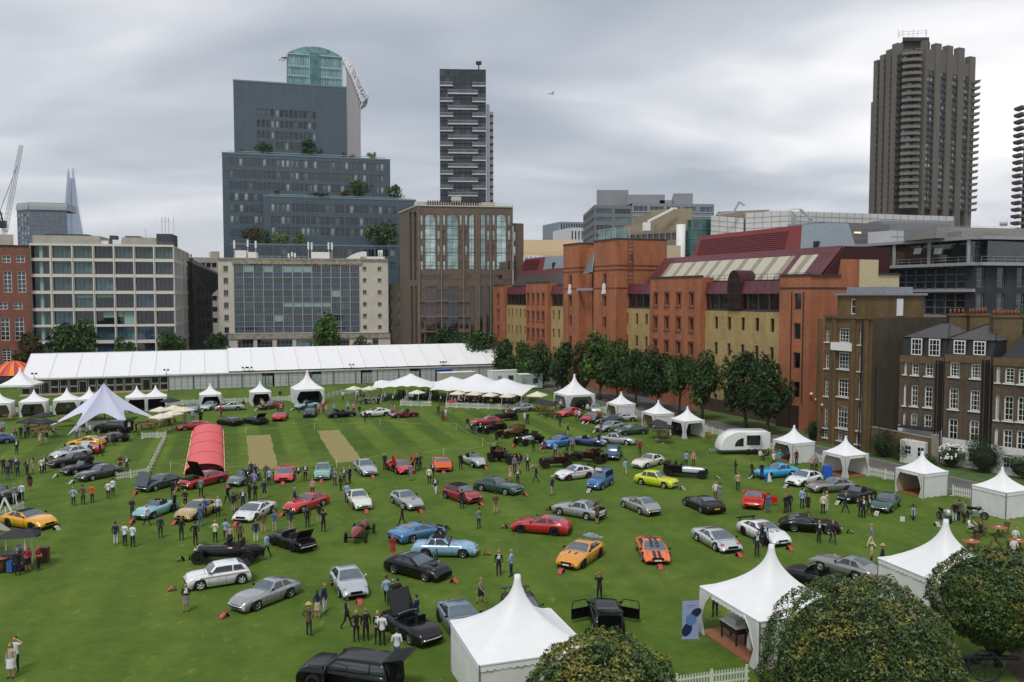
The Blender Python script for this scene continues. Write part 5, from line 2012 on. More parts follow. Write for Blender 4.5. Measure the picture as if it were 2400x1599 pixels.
 d2.box(F.pt(F.u(1868),1.6,0.1),(1.3,.3,3.2),rz=F.a)
 B.add(d2,'door',[mat('dark brown door','#33231d',0.6)])
 l2=MB()
 for x,z in((1888,5.0),(1896,4.2),(1904,3.4),(1899,5.6)):
  l2.ball(E.pt(max(.3,(x-1886)*.12),z,.3),.22,8,5)
 B.add(l2,'globe_light',[mat('opal globe',(.75,.74,.7),.4,var=0)])
 THINGS.append((B.o,'orange brick building',PR.x,PR.y))
b_orange()
# ---------------------------------------------------------------- brown brick house
sashw=mat('white sash',(0.72,0.71,0.68),0.5,var=0.04)
def b_house():
 C=G(2038,1062)
 A=C+V*7.4
 F=Face(A,C)
 B=Bld('brick_house','tall brown brick house with white sashes and a blank dark flank beside the orange building','house',C)
 bm_=brickmat('brown stock brick','#6f5632','#5e482a','#6e5f42',stain=0.3)
 bd=brickmat('dark flank brick','#48402f','#3c3528','#514838',stain=0.25)  # flank brick, darker than the front
 top=15.7
 big,small=[],[]
 ub=(1968+1998)/2
 for(y0,y1)in((770,804),(827,866),(888,931),(953,1005)):
  za,zb=F.z(1982,y1),F.z(1982,y0)
  c=F.u(1981)
  big.append((c-.95,c+.95,za,zb))
  for x in(1941,2020):
   c=F.u(x)
   dz=.1
   small.append((c-.33,c+.33,F.z(x,y1+(-2 if x<1980 else 5)),F.z(x,y0+(-2 if x<1980 else 2))))
 for x in(1941,1975,1990,2018):
  c=F.u(x)
  small.append((c-.4,c+.4,0.7,2.1))
 b=MB()
 wall(b,F,0,top,big+small,0.25)
 b.face([F.pt(0,top-.01),F.pt(F.L,top-.01),F.pt(F.L,top-.01,-14),F.pt(0,top-.01,-14)])
 wall(b,Face(F.pt(0,0,-14),F.pt(0)),0,top)
 B.add(b,'wall',[bm_])
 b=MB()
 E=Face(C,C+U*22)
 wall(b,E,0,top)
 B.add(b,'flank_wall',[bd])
 B.windows(F,big,sashw,'sash',4,4,.12,.05,.25,sill=.14)
 B.windows(F,small,sashw,'sash',2,4,.09,.04,.25,sill=.12)
 p=MB()
 for x in(1925,1958,2002,2033):
  u_=F.u(x)
  p.beam(F.pt(u_,0,.1),F.pt(u_,top-.3,.1),.75,.35)
 p.beam(F.pt(0,top,.1),F.pt(F.L+.1,top,.1),.3,.35)
 B.add(p,'brick_pier',[bm_])
 s=MB()
 s.box(F.pt(F.u(1980),F.z(1980,813),.25),(3.3,.4,.95),rz=F.a)
 B.add(s,'balcony_panel',[white])
 F2=Face(F.pt(.3,0,-1.6),F.pt(F.L-.4,0,-1.6))
 q=MB()
 zt=top+2.6
 H1=[(F2.u(1999)-.4,F2.u(1999)+.4,top+.3,top+2.2)]
 wall(q,F2,top,zt,H1,.2)
 E2=Face(F2.pt(F2.L),F2.pt(F2.L)+U*7)
 wall(q,E2,top,zt)
 B.add(q,'wall',[bm_])
 B.windows(F2,H1,sashw,'sash',1,2,.14,.05,.2)
 q=MB()
 q.box(E2.pt(3.0,top+1.2,.05),(.95,.1,2.0),rz=E2.a)
 B.add(q,'door',[white])
 q=MB()
 q.prism([F2.pt(-.2,0,.3),F2.pt(F2.L+.3,0,.3),E2.pt(7.2,0,.3),E2.pt(7.2,0,-7),F2.pt(-.2,0,-8)],zt,zt+.25)
 q.prism([F2.pt(.5,0,-1),F2.pt(F2.L-.5,0,-1),E2.pt(6,0,-.8),E2.pt(6,0,-6),F2.pt(.5,0,-7)],zt+.25,zt+1.0)
 B.add(q,'roof',[mat('lead roof','#8b9096',0.4,0.2,var=0.2)])
 q=MB()
 q.beam(E.pt(.6,0,.12),E.pt(.6,10,.12),.12)
 q.beam(F.pt(F.u(2026.5),0,.4),F.pt(F.u(2026.5),top,.2),.13)
 B.add(q,'downpipe',[darkmetal])
 THINGS.append((B.o,'brown brick house',C.x,C.y))
 return C,E
HC,HE=b_house()
# ---------------------------------------------------------------- dark brick terrace
def b_terrace():
 R0=G(2327,1105)
 d=Vector((0.597,-0.802,0))
 bd=brickmat('london stock dark','#5c4e3d','#4c4032','#6a5d4b',stain=0.4)
 bl=brickmat('lighter stock','#6b5738','#5b4a31','#6b5e46',stain=0.35)
 slate_r=mat('slate roof','#4a4746',0.7,var=0.25,scale=1.2,stretch=(1,1,6))
 slate_d=mat('dark slate mansard','#242628',0.7,var=0.2,scale=1.5)
 wl=mat('white render',(.66,.66,.64),.7,var=.08)
 specs=[('terrace house with dark mansard and small balcony next to the brown house',2113,2217,0.0,((2126,2149,2182),((843,878),(902,951),(968,1023)),(6,15,17)),((2148,2190),(793,822))),('middle terrace house with white french doors and a hipped slate roof',2219,2328,0.35,((2242,2292),((850,884),(911,960),(982,1046)),(20,20)),((2249,2296),(797,825))),('terrace house with rows of tall white sashes cut off by the photo edge',2334,2480,0.9,((2345,2372,2404,2430),((861,897),(927,985),(1005,1068)),(8,19,19,19)),None)]
 for(lab,x0,x1,out,(xs,rows,ws),dorm)in specs:
  base=Face(R0-d*30,R0+d*30)
  n=base.n
  Fo=Face(base.p0+n*out,base.p1+n*out)
  ua,uz=Fo.u(x0),min(Fo.u(x1)if x1<2400 else 99,Fo.u(2328)+7 if x1>2400 else 99)
  if x1>2400:
   uz=Fo.u(x0)+6.5
  F=Face(Fo.pt(ua),Fo.pt(uz))
  B=Bld('terrace_house',lab,'house',F.pt(F.L/2))
  top=11.9 if x0>2200 else 11.5
  rects=[]
  for r_i,(y0,y1)in enumerate(rows):
   for x,w in zip(xs,ws):
    c=F.u(x)
    if c>F.L-.5:
     continue
    hw=w*F.pt(c).y/FPX/2*1.12
    off=(x-xs[0])*0.08
    rects.append((c-hw,c+hw,F.z(x,y1+off),F.z(x,y0+off)))
  b=MB()
  zb=2.9 if x0>2200 else 3.6
  wall(b,F,zb,top,rects,.2)
  wall(b,Face(F.pt(F.L),F.pt(F.L,0,-3)),0,top)
  wall(b,Face(F.pt(0,0,-3),F.pt(0)),0,top)
  B.add(b,'wall',[bd])
  c=MB()
  c.beam(F.pt(0,top-.35,.03),F.pt(F.L,top-.35,.03),.1,.8)
  B.add(c,'parapet_band',[bl])
  b=MB()
  G_=Face(F.p0+F.n*.06,F.p1+F.n*.06)
  gr=[(G_.L*.25-.5,G_.L*.25+.5,.7,2.1),(G_.L*.68-.55,G_.L*.68+.55,.6,2.2)]
  wall(b,G_,0,zb,gr,.2)
  b.face([G_.pt(0,zb),G_.pt(G_.L,zb),F.pt(G_.L,zb),F.pt(0,zb)])
  B.add(b,'white_wall',[wl])
  B.windows(G_,gr,sashw,'sash',3,3,.1,.05,.2,sill=.08)
  k=len(ws)
  B.windows(F,rects[:2*k],sashw,'sash',2 if min(ws)<15 else 3,4,.13,.045,.2,sill=.13)
  B.windows(F,rects[2*k:],sashw,'sash',2,4,.15,.06,.2,sill=.06)
  if dorm:
   zm=13.6
   q=MB()
   q.mesh([F.pt(0,top,-.35),F.pt(F.L,top,-.35),F.pt(F.L,zm,-.9),F.pt(0,zm,-.9),F.pt(0,top,-8),F.pt(F.L,top,-8),F.pt(F.L,zm,-7),F.pt(0,zm,-7)],[(0,1,2,3),(1,5,6,2),(4,0,3,7)])
   q.beam(F.pt(0,top,-.1),F.pt(F.L,top,-.1),.3,.2)
   B.add(q,'mansard',[slate_d])
   q=MB()
   zr=zm+1.5
   r0,r1=F.pt(F.L*.4,zr,-5.2),F.pt(F.L*.6,zr,-5.2)
   q.face([F.pt(-.1,zm,-.7),F.pt(F.L+.1,zm,-.7),r1,r0])
   q.face([F.pt(F.L+.1,zm,-.7),F.pt(F.L+.1,zm,-7.5),r1])
   q.face([F.pt(-.1,zm,-7.5),F.pt(-.1,zm,-.7),r0])
   q.face([F.pt(F.L+.1,zm,-7.5),F.pt(-.1,zm,-7.5),r0,r1])
   B.add(q,'roof',[slate_r])
   hips=MB()
   for(p_,q_)in((F.pt(-.1,zm,-.7),r0),(F.pt(F.L+.1,zm,-.7),r1),(r0,r1)):
    hips.beam(p_+Vector((0,0,.04)),q_+Vector((0,0,.04)),.16,.1)
   B.add(hips,'ridge_tile',[slate_d])
   dr=[]
   for x in dorm[0]:
    c_=F.u(x)
    dr.append((c_-.62,c_+.62,top+.12,zm-.1))
   Fd=Face(F.p0-F.n*.3,F.p1-F.n*.3)
   B.windows(Fd,dr,sashw,'sash',3,3,.12,.05,.05)
   q=MB()
   for(a,c_,e,g)in dr:
    q.prism([Fd.pt(a-.08,0,-.06),Fd.pt(c_+.08,0,-.06),Fd.pt(c_+.08,0,-1.2),Fd.pt(a-.08,0,-1.2)],e,g+.08)
   B.add(q,'dormer',[slate_d])
  else:
   q=MB()
   zm=top+2.8
   q.mesh([F.pt(.6,top,-.2),F.pt(F.L,top,-.2),F.pt(F.L,zm,-4),F.pt(1.6,zm,-4),F.pt(.6,top,-8),F.pt(F.L,top,-8)],[(0,1,2,3),(5,4,3,2),(4,0,3)])
   B.add(q,'roof',[slate_d])
  q=MB()
  for a in(F.L-.15,F.L-.4,F.L-.75):
   q.beam(F.pt(a,0,.12),F.pt(a,top-.3,.12),.13)
  B.add(q,'downpipe',[mat('black pipe','#151617',.6)])
  if x0<2200:
   q=MB()
   railing(q,[F.pt(1.2,3.7,1.6),F.pt(F.L,3.7,1.6)],1.0,.35,r=.015)
   q.box(F.pt(F.L*.55,3.65,.9),(F.L*.8,1.7,.15),rz=F.a)
   B.add(q,'balcony',[darkmetal])
   q=MB()
   q.prism([F.pt(2.0,0,3.2),F.pt(F.L-.2,0,3.2),F.pt(F.L-.2,0,.1),F.pt(2.0,0,.1)],0,2.5)
   B.add(q,'lean_to',[wl])
   E3=Face(F.pt(2.0,0,3.22),F.pt(F.L-.2,0,3.22))
   B.windows(Face(E3.p0+E3.n*.03,E3.p1+E3.n*.03),[(.5,1.3,1,2),(1.9,2.7,.9,2.0)],sashw,'sash',2,2,.08,.05,.03)
  THINGS.append((B.o,'dark brick terrace',F.pt(F.L/2).x,F.pt(F.L/2).y))
 pots=mat('terracotta pot','#7c4630',.8,var=.15)
 for i,(x0,x1,yb,yt,Y)in enumerate(((2227,2268,790,741,97),(2275,2320,780,741,96),(2331,2399,838,745,88))):
  a,c=at(x0,700,Y),at(x1,700,Y)
  lab=['brick chimney stack with few terracotta pots above the first mansard roof','brick chimney stack with a tilted row of terracotta pots','broad brick chimney breast with a long low row of terracotta pots'][i]
  B=Bld('chimney',lab,'chimney',a)
  q=MB()
  zb,zt=(13.4,13.4,11.0)[i],zat(yt,Y)
  q.prism([a,c,c+Vector((.3,1.3,0)),a+Vector((.3,1.3,0))],zb,zt)
  q.prism([a+Vector((-.12,-.12,0)),c+Vector((.12,-.12,0)),c+Vector((.4,1.4,0)),a+Vector((.2,1.4,0))],zt,zt+.25)
  B.add(q,'stack',[bl])
  n=(4,6,8)[i]
  w=(c-a)
  for k in range(n):
   q=MB()
   pp=a+w*((k+.6)/(n+.2))+Vector((.1,.6,0))
   q.cyl((pp.x,pp.y,zt+.25),.15,.55+.25*(i==1)*(k/n),8,r2=.12)
   B.add(q,'chimney_pot',[pots])
b_terrace()
def garden():
 a,c=G(2040,1062),G(2190,1068)
 F=Face(G(2036,1060),G(2190,1095))
 B=Bld('garden_wall','long brick garden wall with pale coping behind the dark shrubs','wall',F.pt(0))
 b=MB()
 b.prism([F.pt(0,0,.12),F.pt(F.L,0,.12),F.pt(F.L,0,-.12),F.pt(0,0,-.12)],0,3.0)
 B.add(b,'wall',[brickmat('garden brick','#6e5a3c','#5e4c33','#70634a',stain=.3)])
 b=MB()
 b.beam(F.pt(0,3.05,0),F.pt(F.L,3.05,0),.34,.1)
 b.box(F.pt(F.L,1.75,0),(.5,.5,3.5),rz=F.a)
 B.add(b,'coping',[mat('stone coping','#8f8a7d',.8)])
garden()
def bush(label,px,py,w,h,kind,seed,n=2600,size=.17,name='shrub',group=None):
 p=G(px,py)
 mats=[[leafB,leafB],[leafA,leafB],[leafB,leafR],[leafA,leafC]][kind]
 pts=crown_points(w/2,w/2,h/2,n,seed,lumps=16,fill=.3)
 me=leafmesh('foliage',[((q[0].x,q[0].y,max(.03,q[0].z+h/2)),q[1])for q in pts],size,seed,mats)
 t=thing(name,label,'shrub',(p.x,p.y,0),group=group)
 obj('foliage',me,t)
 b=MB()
 b.ball((0,0,h*.36),(w*.26,w*.26,h*.28),10,6)  # dark filler ball in place of the shrub's shaded inside
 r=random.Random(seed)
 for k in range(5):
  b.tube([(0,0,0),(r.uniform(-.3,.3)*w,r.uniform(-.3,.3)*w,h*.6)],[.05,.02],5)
 b.build('core_branches',[mat('shaded shrub core','#1c2213',.95,var=.4,scale=4)],t)
 return t
bush('dark rounded shrub against the brick garden wall near the brown house',2068,1072,3.3,3.4,0,3)
bush('second dark shrub further along the garden wall',2122,1082,3.2,3.0,2,4)
bush('large clipped dark green bush in front of the white rendered terrace',2305,1108,4.6,4.2,0,5,5200,.14)
bush('low dark hedge shrub under the terrace at the photo edge',2398,1122,4.0,2.6,1,6,3500)
bush('low shrub beside the orange building corner and the brown house',1906,1034,2.4,2.6,0,7,2200)
bush('straggly low shrub below the end of the garden wall',2180,1100,2.6,1.6,1,8,1500)
t=bush('white flowering rose bush beside the lean to',2230,1096,3.0,2.6,1,9,2400,.14,'rose_bush')
b=MB()
r=random.Random(3)
for k in range(60):
 a,e=r.uniform(0,6.28),r.uniform(-.2,1.3)
 b.ball((1.45*cos(a)*cos(e),1.45*sin(a)*cos(e),1.3+1.2*sin(e)),.12,6,4)
b.build('blossom',[mat('white rose',(.8,.79,.72),.6,var=.05)],t)['kind']='stuff'
# ================================================================ trees
ROW=[(1128,772,60,880),(1190,788,55,900),(1235,800,42,905),(1268,800,52,910),(1318,800,56,921),(1362,812,48,934),(1405,782,70,938),(1448,795,60,945),(1489,818,58,955),(1540,818,64,962),(1592,822,62,976),(1645,822,70,988),(1748,822,86,1006),(1797,832,84,1022)]
words=['hazy round','low spreading','narrow','dull green bushy','very dark rounded','dark purple tinged','tall full','pointed mid green','dense dark','broad dark','layered','wide leafy','thick full crowned','large round crowned']
nb=['near the marquee end','above the site cabin','before the yellow wall','before the far orange wall','before the twin towers','under the right stair tower','between the towers and the yellow bay','before the yellow bay','before the framed orange windows','under the orange block','at the far end of the yellow wall','behind the small marquees','over the path before the yellow wall','nearest the orange end block']
nb[4]='before the twin stair towers'
nb[5]='at the foot of the stair towers'
nb[13]='next to the orange end block'
for i,(x,yt,w,yb)in enumerate(ROW):
 p=G(x,yb)
 m_=p.y/FPX
 zt=zat(yt,p.y)
 rx=w*m_/2*1.38
 zt*=1.05
 trunk=max(1.2,zt*(.22 if i>5 else.1))
 rz=(zt-trunk)/2
 make_tree('plane_tree','%s street tree %s'%(words[i],nb[i]),'tree',p.x,p.y,0,rx,rz,trunk,(1,1,0,1,4,3,0,1,4,4,1,1,4,4)[i],i+2,'trees along the path before the orange building',n=3600,size=.17)
for i,(x,yt,w,Y,kind,lab)in enumerate(((66,788,78,188,3,'dull bronze tree before the red brick block'),(163,742,96,188,1,'large dark green tree before the grid office'),(290,792,48,190,1,'small dark tree under the grid office bays'),(398,776,56,188,1,'rounded tree at the corner of the grid office'),(514,775,54,200,1,'bushy tree before the gap beside the cream office'),(754,737,70,205,0,'tall bright green tree before the cream office'),(847,787,54,200,1,'low rounded tree below the cream office wing'),(1040,768,74,200,4,'dark tree under the arched brown office'),(1092,775,60,198,1,'mid green tree beside the arched brown office'))):
 p=at(x,700,Y)
 m_=Y/FPX
 zt=zat(yt,Y)
 rx=w*m_/2*1.2
 zt*=1.06
 rz=min(zt*.46,rx*1.25)
 make_tree('street_tree',lab,'tree',p.x,p.y,0,rx,rz,max(.8,zt-2*rz),kind,i+31,'trees between the marquee and the offices',n=3600,size=.17)
tz=at(2392,722,100)
make_tree('garden_tree','bright green tree top rising behind the chimney pots','tree',tz.x,tz.y,0,2.0,3.2,11.2,0,77,n=1500)
def clipped(label,px,pyc,Y,R_,Rz,seed):
 c=at(px,pyc,Y)
 t=thing('clipped_tree',label,'tree',(c.x,c.y,0),group='clipped evergreen trees close by')
 r=random.Random(seed)
 n=int(44000*(R_/4)**1.5)
 pts=[]
 for i in range(n):
  d=Vector((r.gauss(0,1),r.gauss(0,1),r.gauss(0,1))).normalized()
  if d.y>.55:
   continue
  k=1+.09*mnoise.noise(d*3.0+Vector((seed,0,0)))+.09*mnoise.noise(d*8.0)
  k*=1-abs(r.gauss(0,.035))
  p=Vector((d.x*R_*k,d.y*R_*k,d.z*Rz*k))
  pts.append((p,(d*1.0+Vector((0,0,.45))).normalized()))
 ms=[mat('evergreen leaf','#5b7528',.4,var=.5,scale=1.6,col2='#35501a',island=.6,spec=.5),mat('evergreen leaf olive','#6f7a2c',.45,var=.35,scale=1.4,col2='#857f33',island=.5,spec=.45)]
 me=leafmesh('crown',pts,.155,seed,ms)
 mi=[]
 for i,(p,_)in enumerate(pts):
  q=mnoise.noise(p*.9)+.25*(p.z/Rz)+.35*mnoise.noise(p*4)  # olive tips; weighting them upward also puts the lit top into colour
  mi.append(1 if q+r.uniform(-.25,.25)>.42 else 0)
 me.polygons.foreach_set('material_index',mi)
 obj('crown',me,t,(0,0,c.z))
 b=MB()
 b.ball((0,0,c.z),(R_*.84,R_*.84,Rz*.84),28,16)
 b.build('shaded_core',[mat('shaded crown core','#1a2010',.95,var=.5,scale=3)],t)  # solid dark ball blocks see-through, standing in for the shaded crown inside
 b=MB()
 b.tube([(.3,.2,0),(.15,.1,c.z*.4),(0,0,c.z-Rz*.3)],[.2,.15,.12],8)
 for k in range(5):
  a=1.26*k
  b.tube([(.05,.05,max(.3,c.z-Rz*1.35)),(R_*.35*cos(a),R_*.35*sin(a),c.z-Rz*.8),(R_*.6*cos(a),R_*.6*sin(a),c.z-Rz*.5)],[.12,.08,.04],6)
 b.build('trunk',[bark],t)
 return t
clipped('big clipped evergreen dome close to the camera hiding the open white tent corner',2016,1578,35.5,4.15,4.0,1)
clipped('clipped evergreen dome rising at the bottom beside the walled white tent',1412,1690,30.5,3.15,3.2,2)
clipped('clipped evergreen on a bare leaning trunk by the photo corner',2335,1400,40,2.95,2.25,3)
bm=MB()
P=G(2480,1530)
bm.face([(P.x-4.2,P.y-4.5,.01),(P.x+8,P.y-4.5,.01),(P.x+8,P.y+1.2,.01),(P.x-1.5,P.y+1.0,.01),(P.x-3.6,P.y-1.5,.01)])
struct(bm.build('soil_bed',mat('bark mulch','#3b2a20',.95,var=.4,scale=3,bump=.5,bscale=25)))
# ================================================================ tents
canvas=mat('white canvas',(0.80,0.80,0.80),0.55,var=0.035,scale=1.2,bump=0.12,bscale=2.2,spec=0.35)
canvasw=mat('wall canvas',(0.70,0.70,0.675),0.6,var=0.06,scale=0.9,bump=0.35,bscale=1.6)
lining=mat('cream lining','#b5a88a',0.8,var=0.1)
wood=mat('deck board','#8a5a3a',0.7,var=0.2,scale=2,stretch=(1,8,1))
polem=mat('aluminium pole','#9a9d9e',0.4,0.5)
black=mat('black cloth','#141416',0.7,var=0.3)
CORN=[(0,0),(1,0),(1,1),(0,1)]
def pagoda(label,N,s,faces,eave=2.23,peak=3.95,floor=False,group='white pagoda tents',th=None,inner=None,short=None):
 """square tent; N: near corner; faces: near-right, far-right, far-left, near-left as w wall, o open, c open with curtains"""
 a=TH if th is None else th
 T=thing('pagoda_tent',label,'tent',(N.x,N.y,0),a,group)
 n=6
 rings=[]
 K=11
 for k in range(K+1):
  t=k/K
  r_=0.945*(1-t)**2.05+0.055
  sq=(1-t)**1.3
  z=eave+(peak-eave)*(0.06*t+0.94*t**1.0)
  ring=[]
  for c in range(4):
   x0,y0=CORN[c]
   x1,y1=CORN[(c+1)%4]
   for i in range(n):
    f=i/n
    x,y=(x0+(x1-x0)*f)*2-1,(y0+(y1-y0)*f)*2-1
    L_=sqrt(x*x+y*y)
    q=sq+(1-sq)*(1.0/L_)
    sag=-0.05*sin(pi*f)*s/5*sin(pi*min(1,t*1.4))if k else 0
    ring.append(((x*q*r_+1)*s/2,(y*q*r_+1)*s/2,z+sag))
  rings.append(ring)
 b=MB()
 m=4*n
 vs=[p for r_ in rings for p in r_]
 fs=[(k*m+i,k*m+(i+1)%m,(k+1)*m+(i+1)%m,(k+1)*m+i)for k in range(K)for i in range(m)]
 fs.append(tuple(K*m+i for i in range(m)))
 b.mesh(vs,fs,0,True)
 b.build('roof',[canvas],T)
 v=MB()
 for c in range(4):
  x0,y0=[q*s for q in CORN[c]]
  x1,y1=[q*s for q in CORN[(c+1)%4]]
  d=Vector((x1-x0,y1-y0,0)).normalized()
  o_=Vector((d.y,-d.x,0))*.035
  S=int(s/.33)
  M_=S*4
  up,lo=[],[]
  for i in range(M_+1):
   f=i/M_
   p=Vector((x0,y0,0))+d*s*f+o_
   up.append((p.x,p.y,eave+.02))
   lo.append((p.x,p.y,eave-.25-.07*abs(sin(pi*f*S))))
  v.grid([lo,up],0,False,True)
  v.beam((x0+o_.x,y0+o_.y,eave),(x1+o_.x,y1+o_.y,eave),.06)
 v.build('valance',[canvas],T)
 for c in range(4):
  x0,y0=CORN[c]
  p=MB()
  p.beam((x0*s,y0*s,0),(x0*s,y0*s,eave),.07)
  p.build('pole',[polem],T)
  f=faces[c]
  X0,Y0=[q*s for q in CORN[c]]
  X1,Y1=[q*s for q in CORN[(c+1)%4]]
  d=Vector((X1-X0,Y1-Y0,0)).normalized()
  o_=Vector((d.y,-d.x,0))
  A=Vector((X0,Y0,0))
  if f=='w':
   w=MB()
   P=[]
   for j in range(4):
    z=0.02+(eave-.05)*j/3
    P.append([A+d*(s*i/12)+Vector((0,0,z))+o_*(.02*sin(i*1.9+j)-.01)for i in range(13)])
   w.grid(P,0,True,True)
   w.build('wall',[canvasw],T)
  if f=='c':
   for(base,dd)in((A,d),(A+d*s,-d)):
    w=MB()
    P=[]
    for(z,wd)in((eave-.05,.95),(eave*.75,.55),(eave*.45,.3),(eave*.4,.26),(eave*.3,.34),(.02,.55)):
     wd=wd*s/4.2
     P.append([base+dd*(wd*i/9)+o_*(.07*(i%2)+.05)+Vector((0,0,z))for i in range(10)])
    w.grid(P,0,True)
    w.build('curtain',[canvasw],T)
 if floor:
  w=MB()
  for i in range(int(s/.5)):
   w.box((.25+i*.5+.02,s/2,.04),(.49,s-.04,.08))
  w.build('deck_floor',[wood],T)
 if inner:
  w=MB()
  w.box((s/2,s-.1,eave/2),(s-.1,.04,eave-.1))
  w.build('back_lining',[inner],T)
 c=N+(Vector((cos(a)-sin(a),sin(a)+cos(a),0)))*s/2
 THINGS.append((T,short or 'white pagoda tent',c.x,c.y))
 return T
navy=mat('navy cloth','#1b2333',.7,var=.2)
def E3(x,y):
 return G(x,y,2.23)
def E5(x,y):
 return G(x,y,2.5)
pagoda('large fully walled white tent with scalloped valance in front of the bottom clipped tree',E5(1124,1560),5.1,'wwww',2.5,5.35,th=radians(18),short='large walled white tent')
NB=E5(1781,1458)
TB=pagoda('large open white tent with wooden deck white vase and desk inside',NB,5.2,'wooc',2.5,5.3,floor=True,th=radians(20),short='open decked white tent')
pagoda('large walled white tent between the two bigger clipped trees',E5(2215,1373),5.0,'wwww',2.5,5.3,th=radians(18),short='large white tent by the round tables')
pagoda('small white tent with cream lining and folding chairs inside beside the motorcycles',G(2163.8,1169.5),3.06,'wwwc',floor=True,inner=lining,short='cream lined small tent')
pagoda('small white tent with a motorcycle on its deck below the terrace',G(2358.8,1156,2.23),3.1,'woow',floor=True,short='motorcycle tent')
pagoda('small white tent with open curtained sides and blue display beside it',E3(1981.6,1070.4),3.05,'cwwc',floor=True,short='curtained small tent')
pagoda('small white tent next to the silver white caravan bar',E3(1858,1040.8),3.1,'wwwc',floor=True,inner=lining,short='small tent by the caravan')
pagoda('small white tent with navy back wall at the end of the far tent row',E3(1604,989),3.1,'cwwc',inner=navy,short='navy backed small tent')
pagoda('small white tent with little hanging sign behind the black parasols',E3(1534.7,972),3.1,'wwwc',inner=lining,short='small tent behind the parasols')
pagoda('small walled white tent beside the silver coupes below the trees',E3(1447,949.6),3.1,'wwwc',inner=lining,short='small walled tent by the trees')
pagoda('large white tent sheltering cars where the path meets the bar',E5(1330.6,928),4.9,'cwwc',2.5,5.6,short='large white car tent')
pagoda('large white tent with dark interior before the middle of the marquee',E5(691,915),4.9,'cwww',2.5,5.5,inner=black,short='large dark fronted tent')
pagoda('small white tent with dark opening left of the speaker stand'.replace('left of','next to'),E3(588.8,921),3.2,'cwww',inner=black,short='small tent by the speaker')
pagoda('small white tent with a white car parked in its mouth',E3(469.4,927),3.2,'cwww',inner=black,short='small tent over the white car')
pagoda('small white tent beyond the picnic tables on the far lawn',E3(44,944.5),3.6,'cwww',inner=lining,short='small tent by the picnic tables')
pagoda('small white tent behind the arm of the lilac star tent',E3(124,940.4),3.5,'cwww',inner=lining,short='small tent behind the star tent')
pagoda('small white tent half hidden by the lilac star tent peak',E3(180,938),3.3,'cwww',inner=lining)
pagoda('small white tent peeping past the far arm of the star tent',E3(294,934),3.2,'cwww',inner=black)
pagoda('small white tent above the cluster of cream parasols',E3(339,932),3.2,'cwww',inner=black,short='small tent above the parasols')
pagoda('small white tent cut off by the photo edge beyond the picnic tables',E3(-40,948),3.6,'cwww',inner=lining)
pagoda('tall white tent on high poles near the striped big top',G(-8,905,3.7),5.2,'oooo',3.7,6.4,th=radians(10))
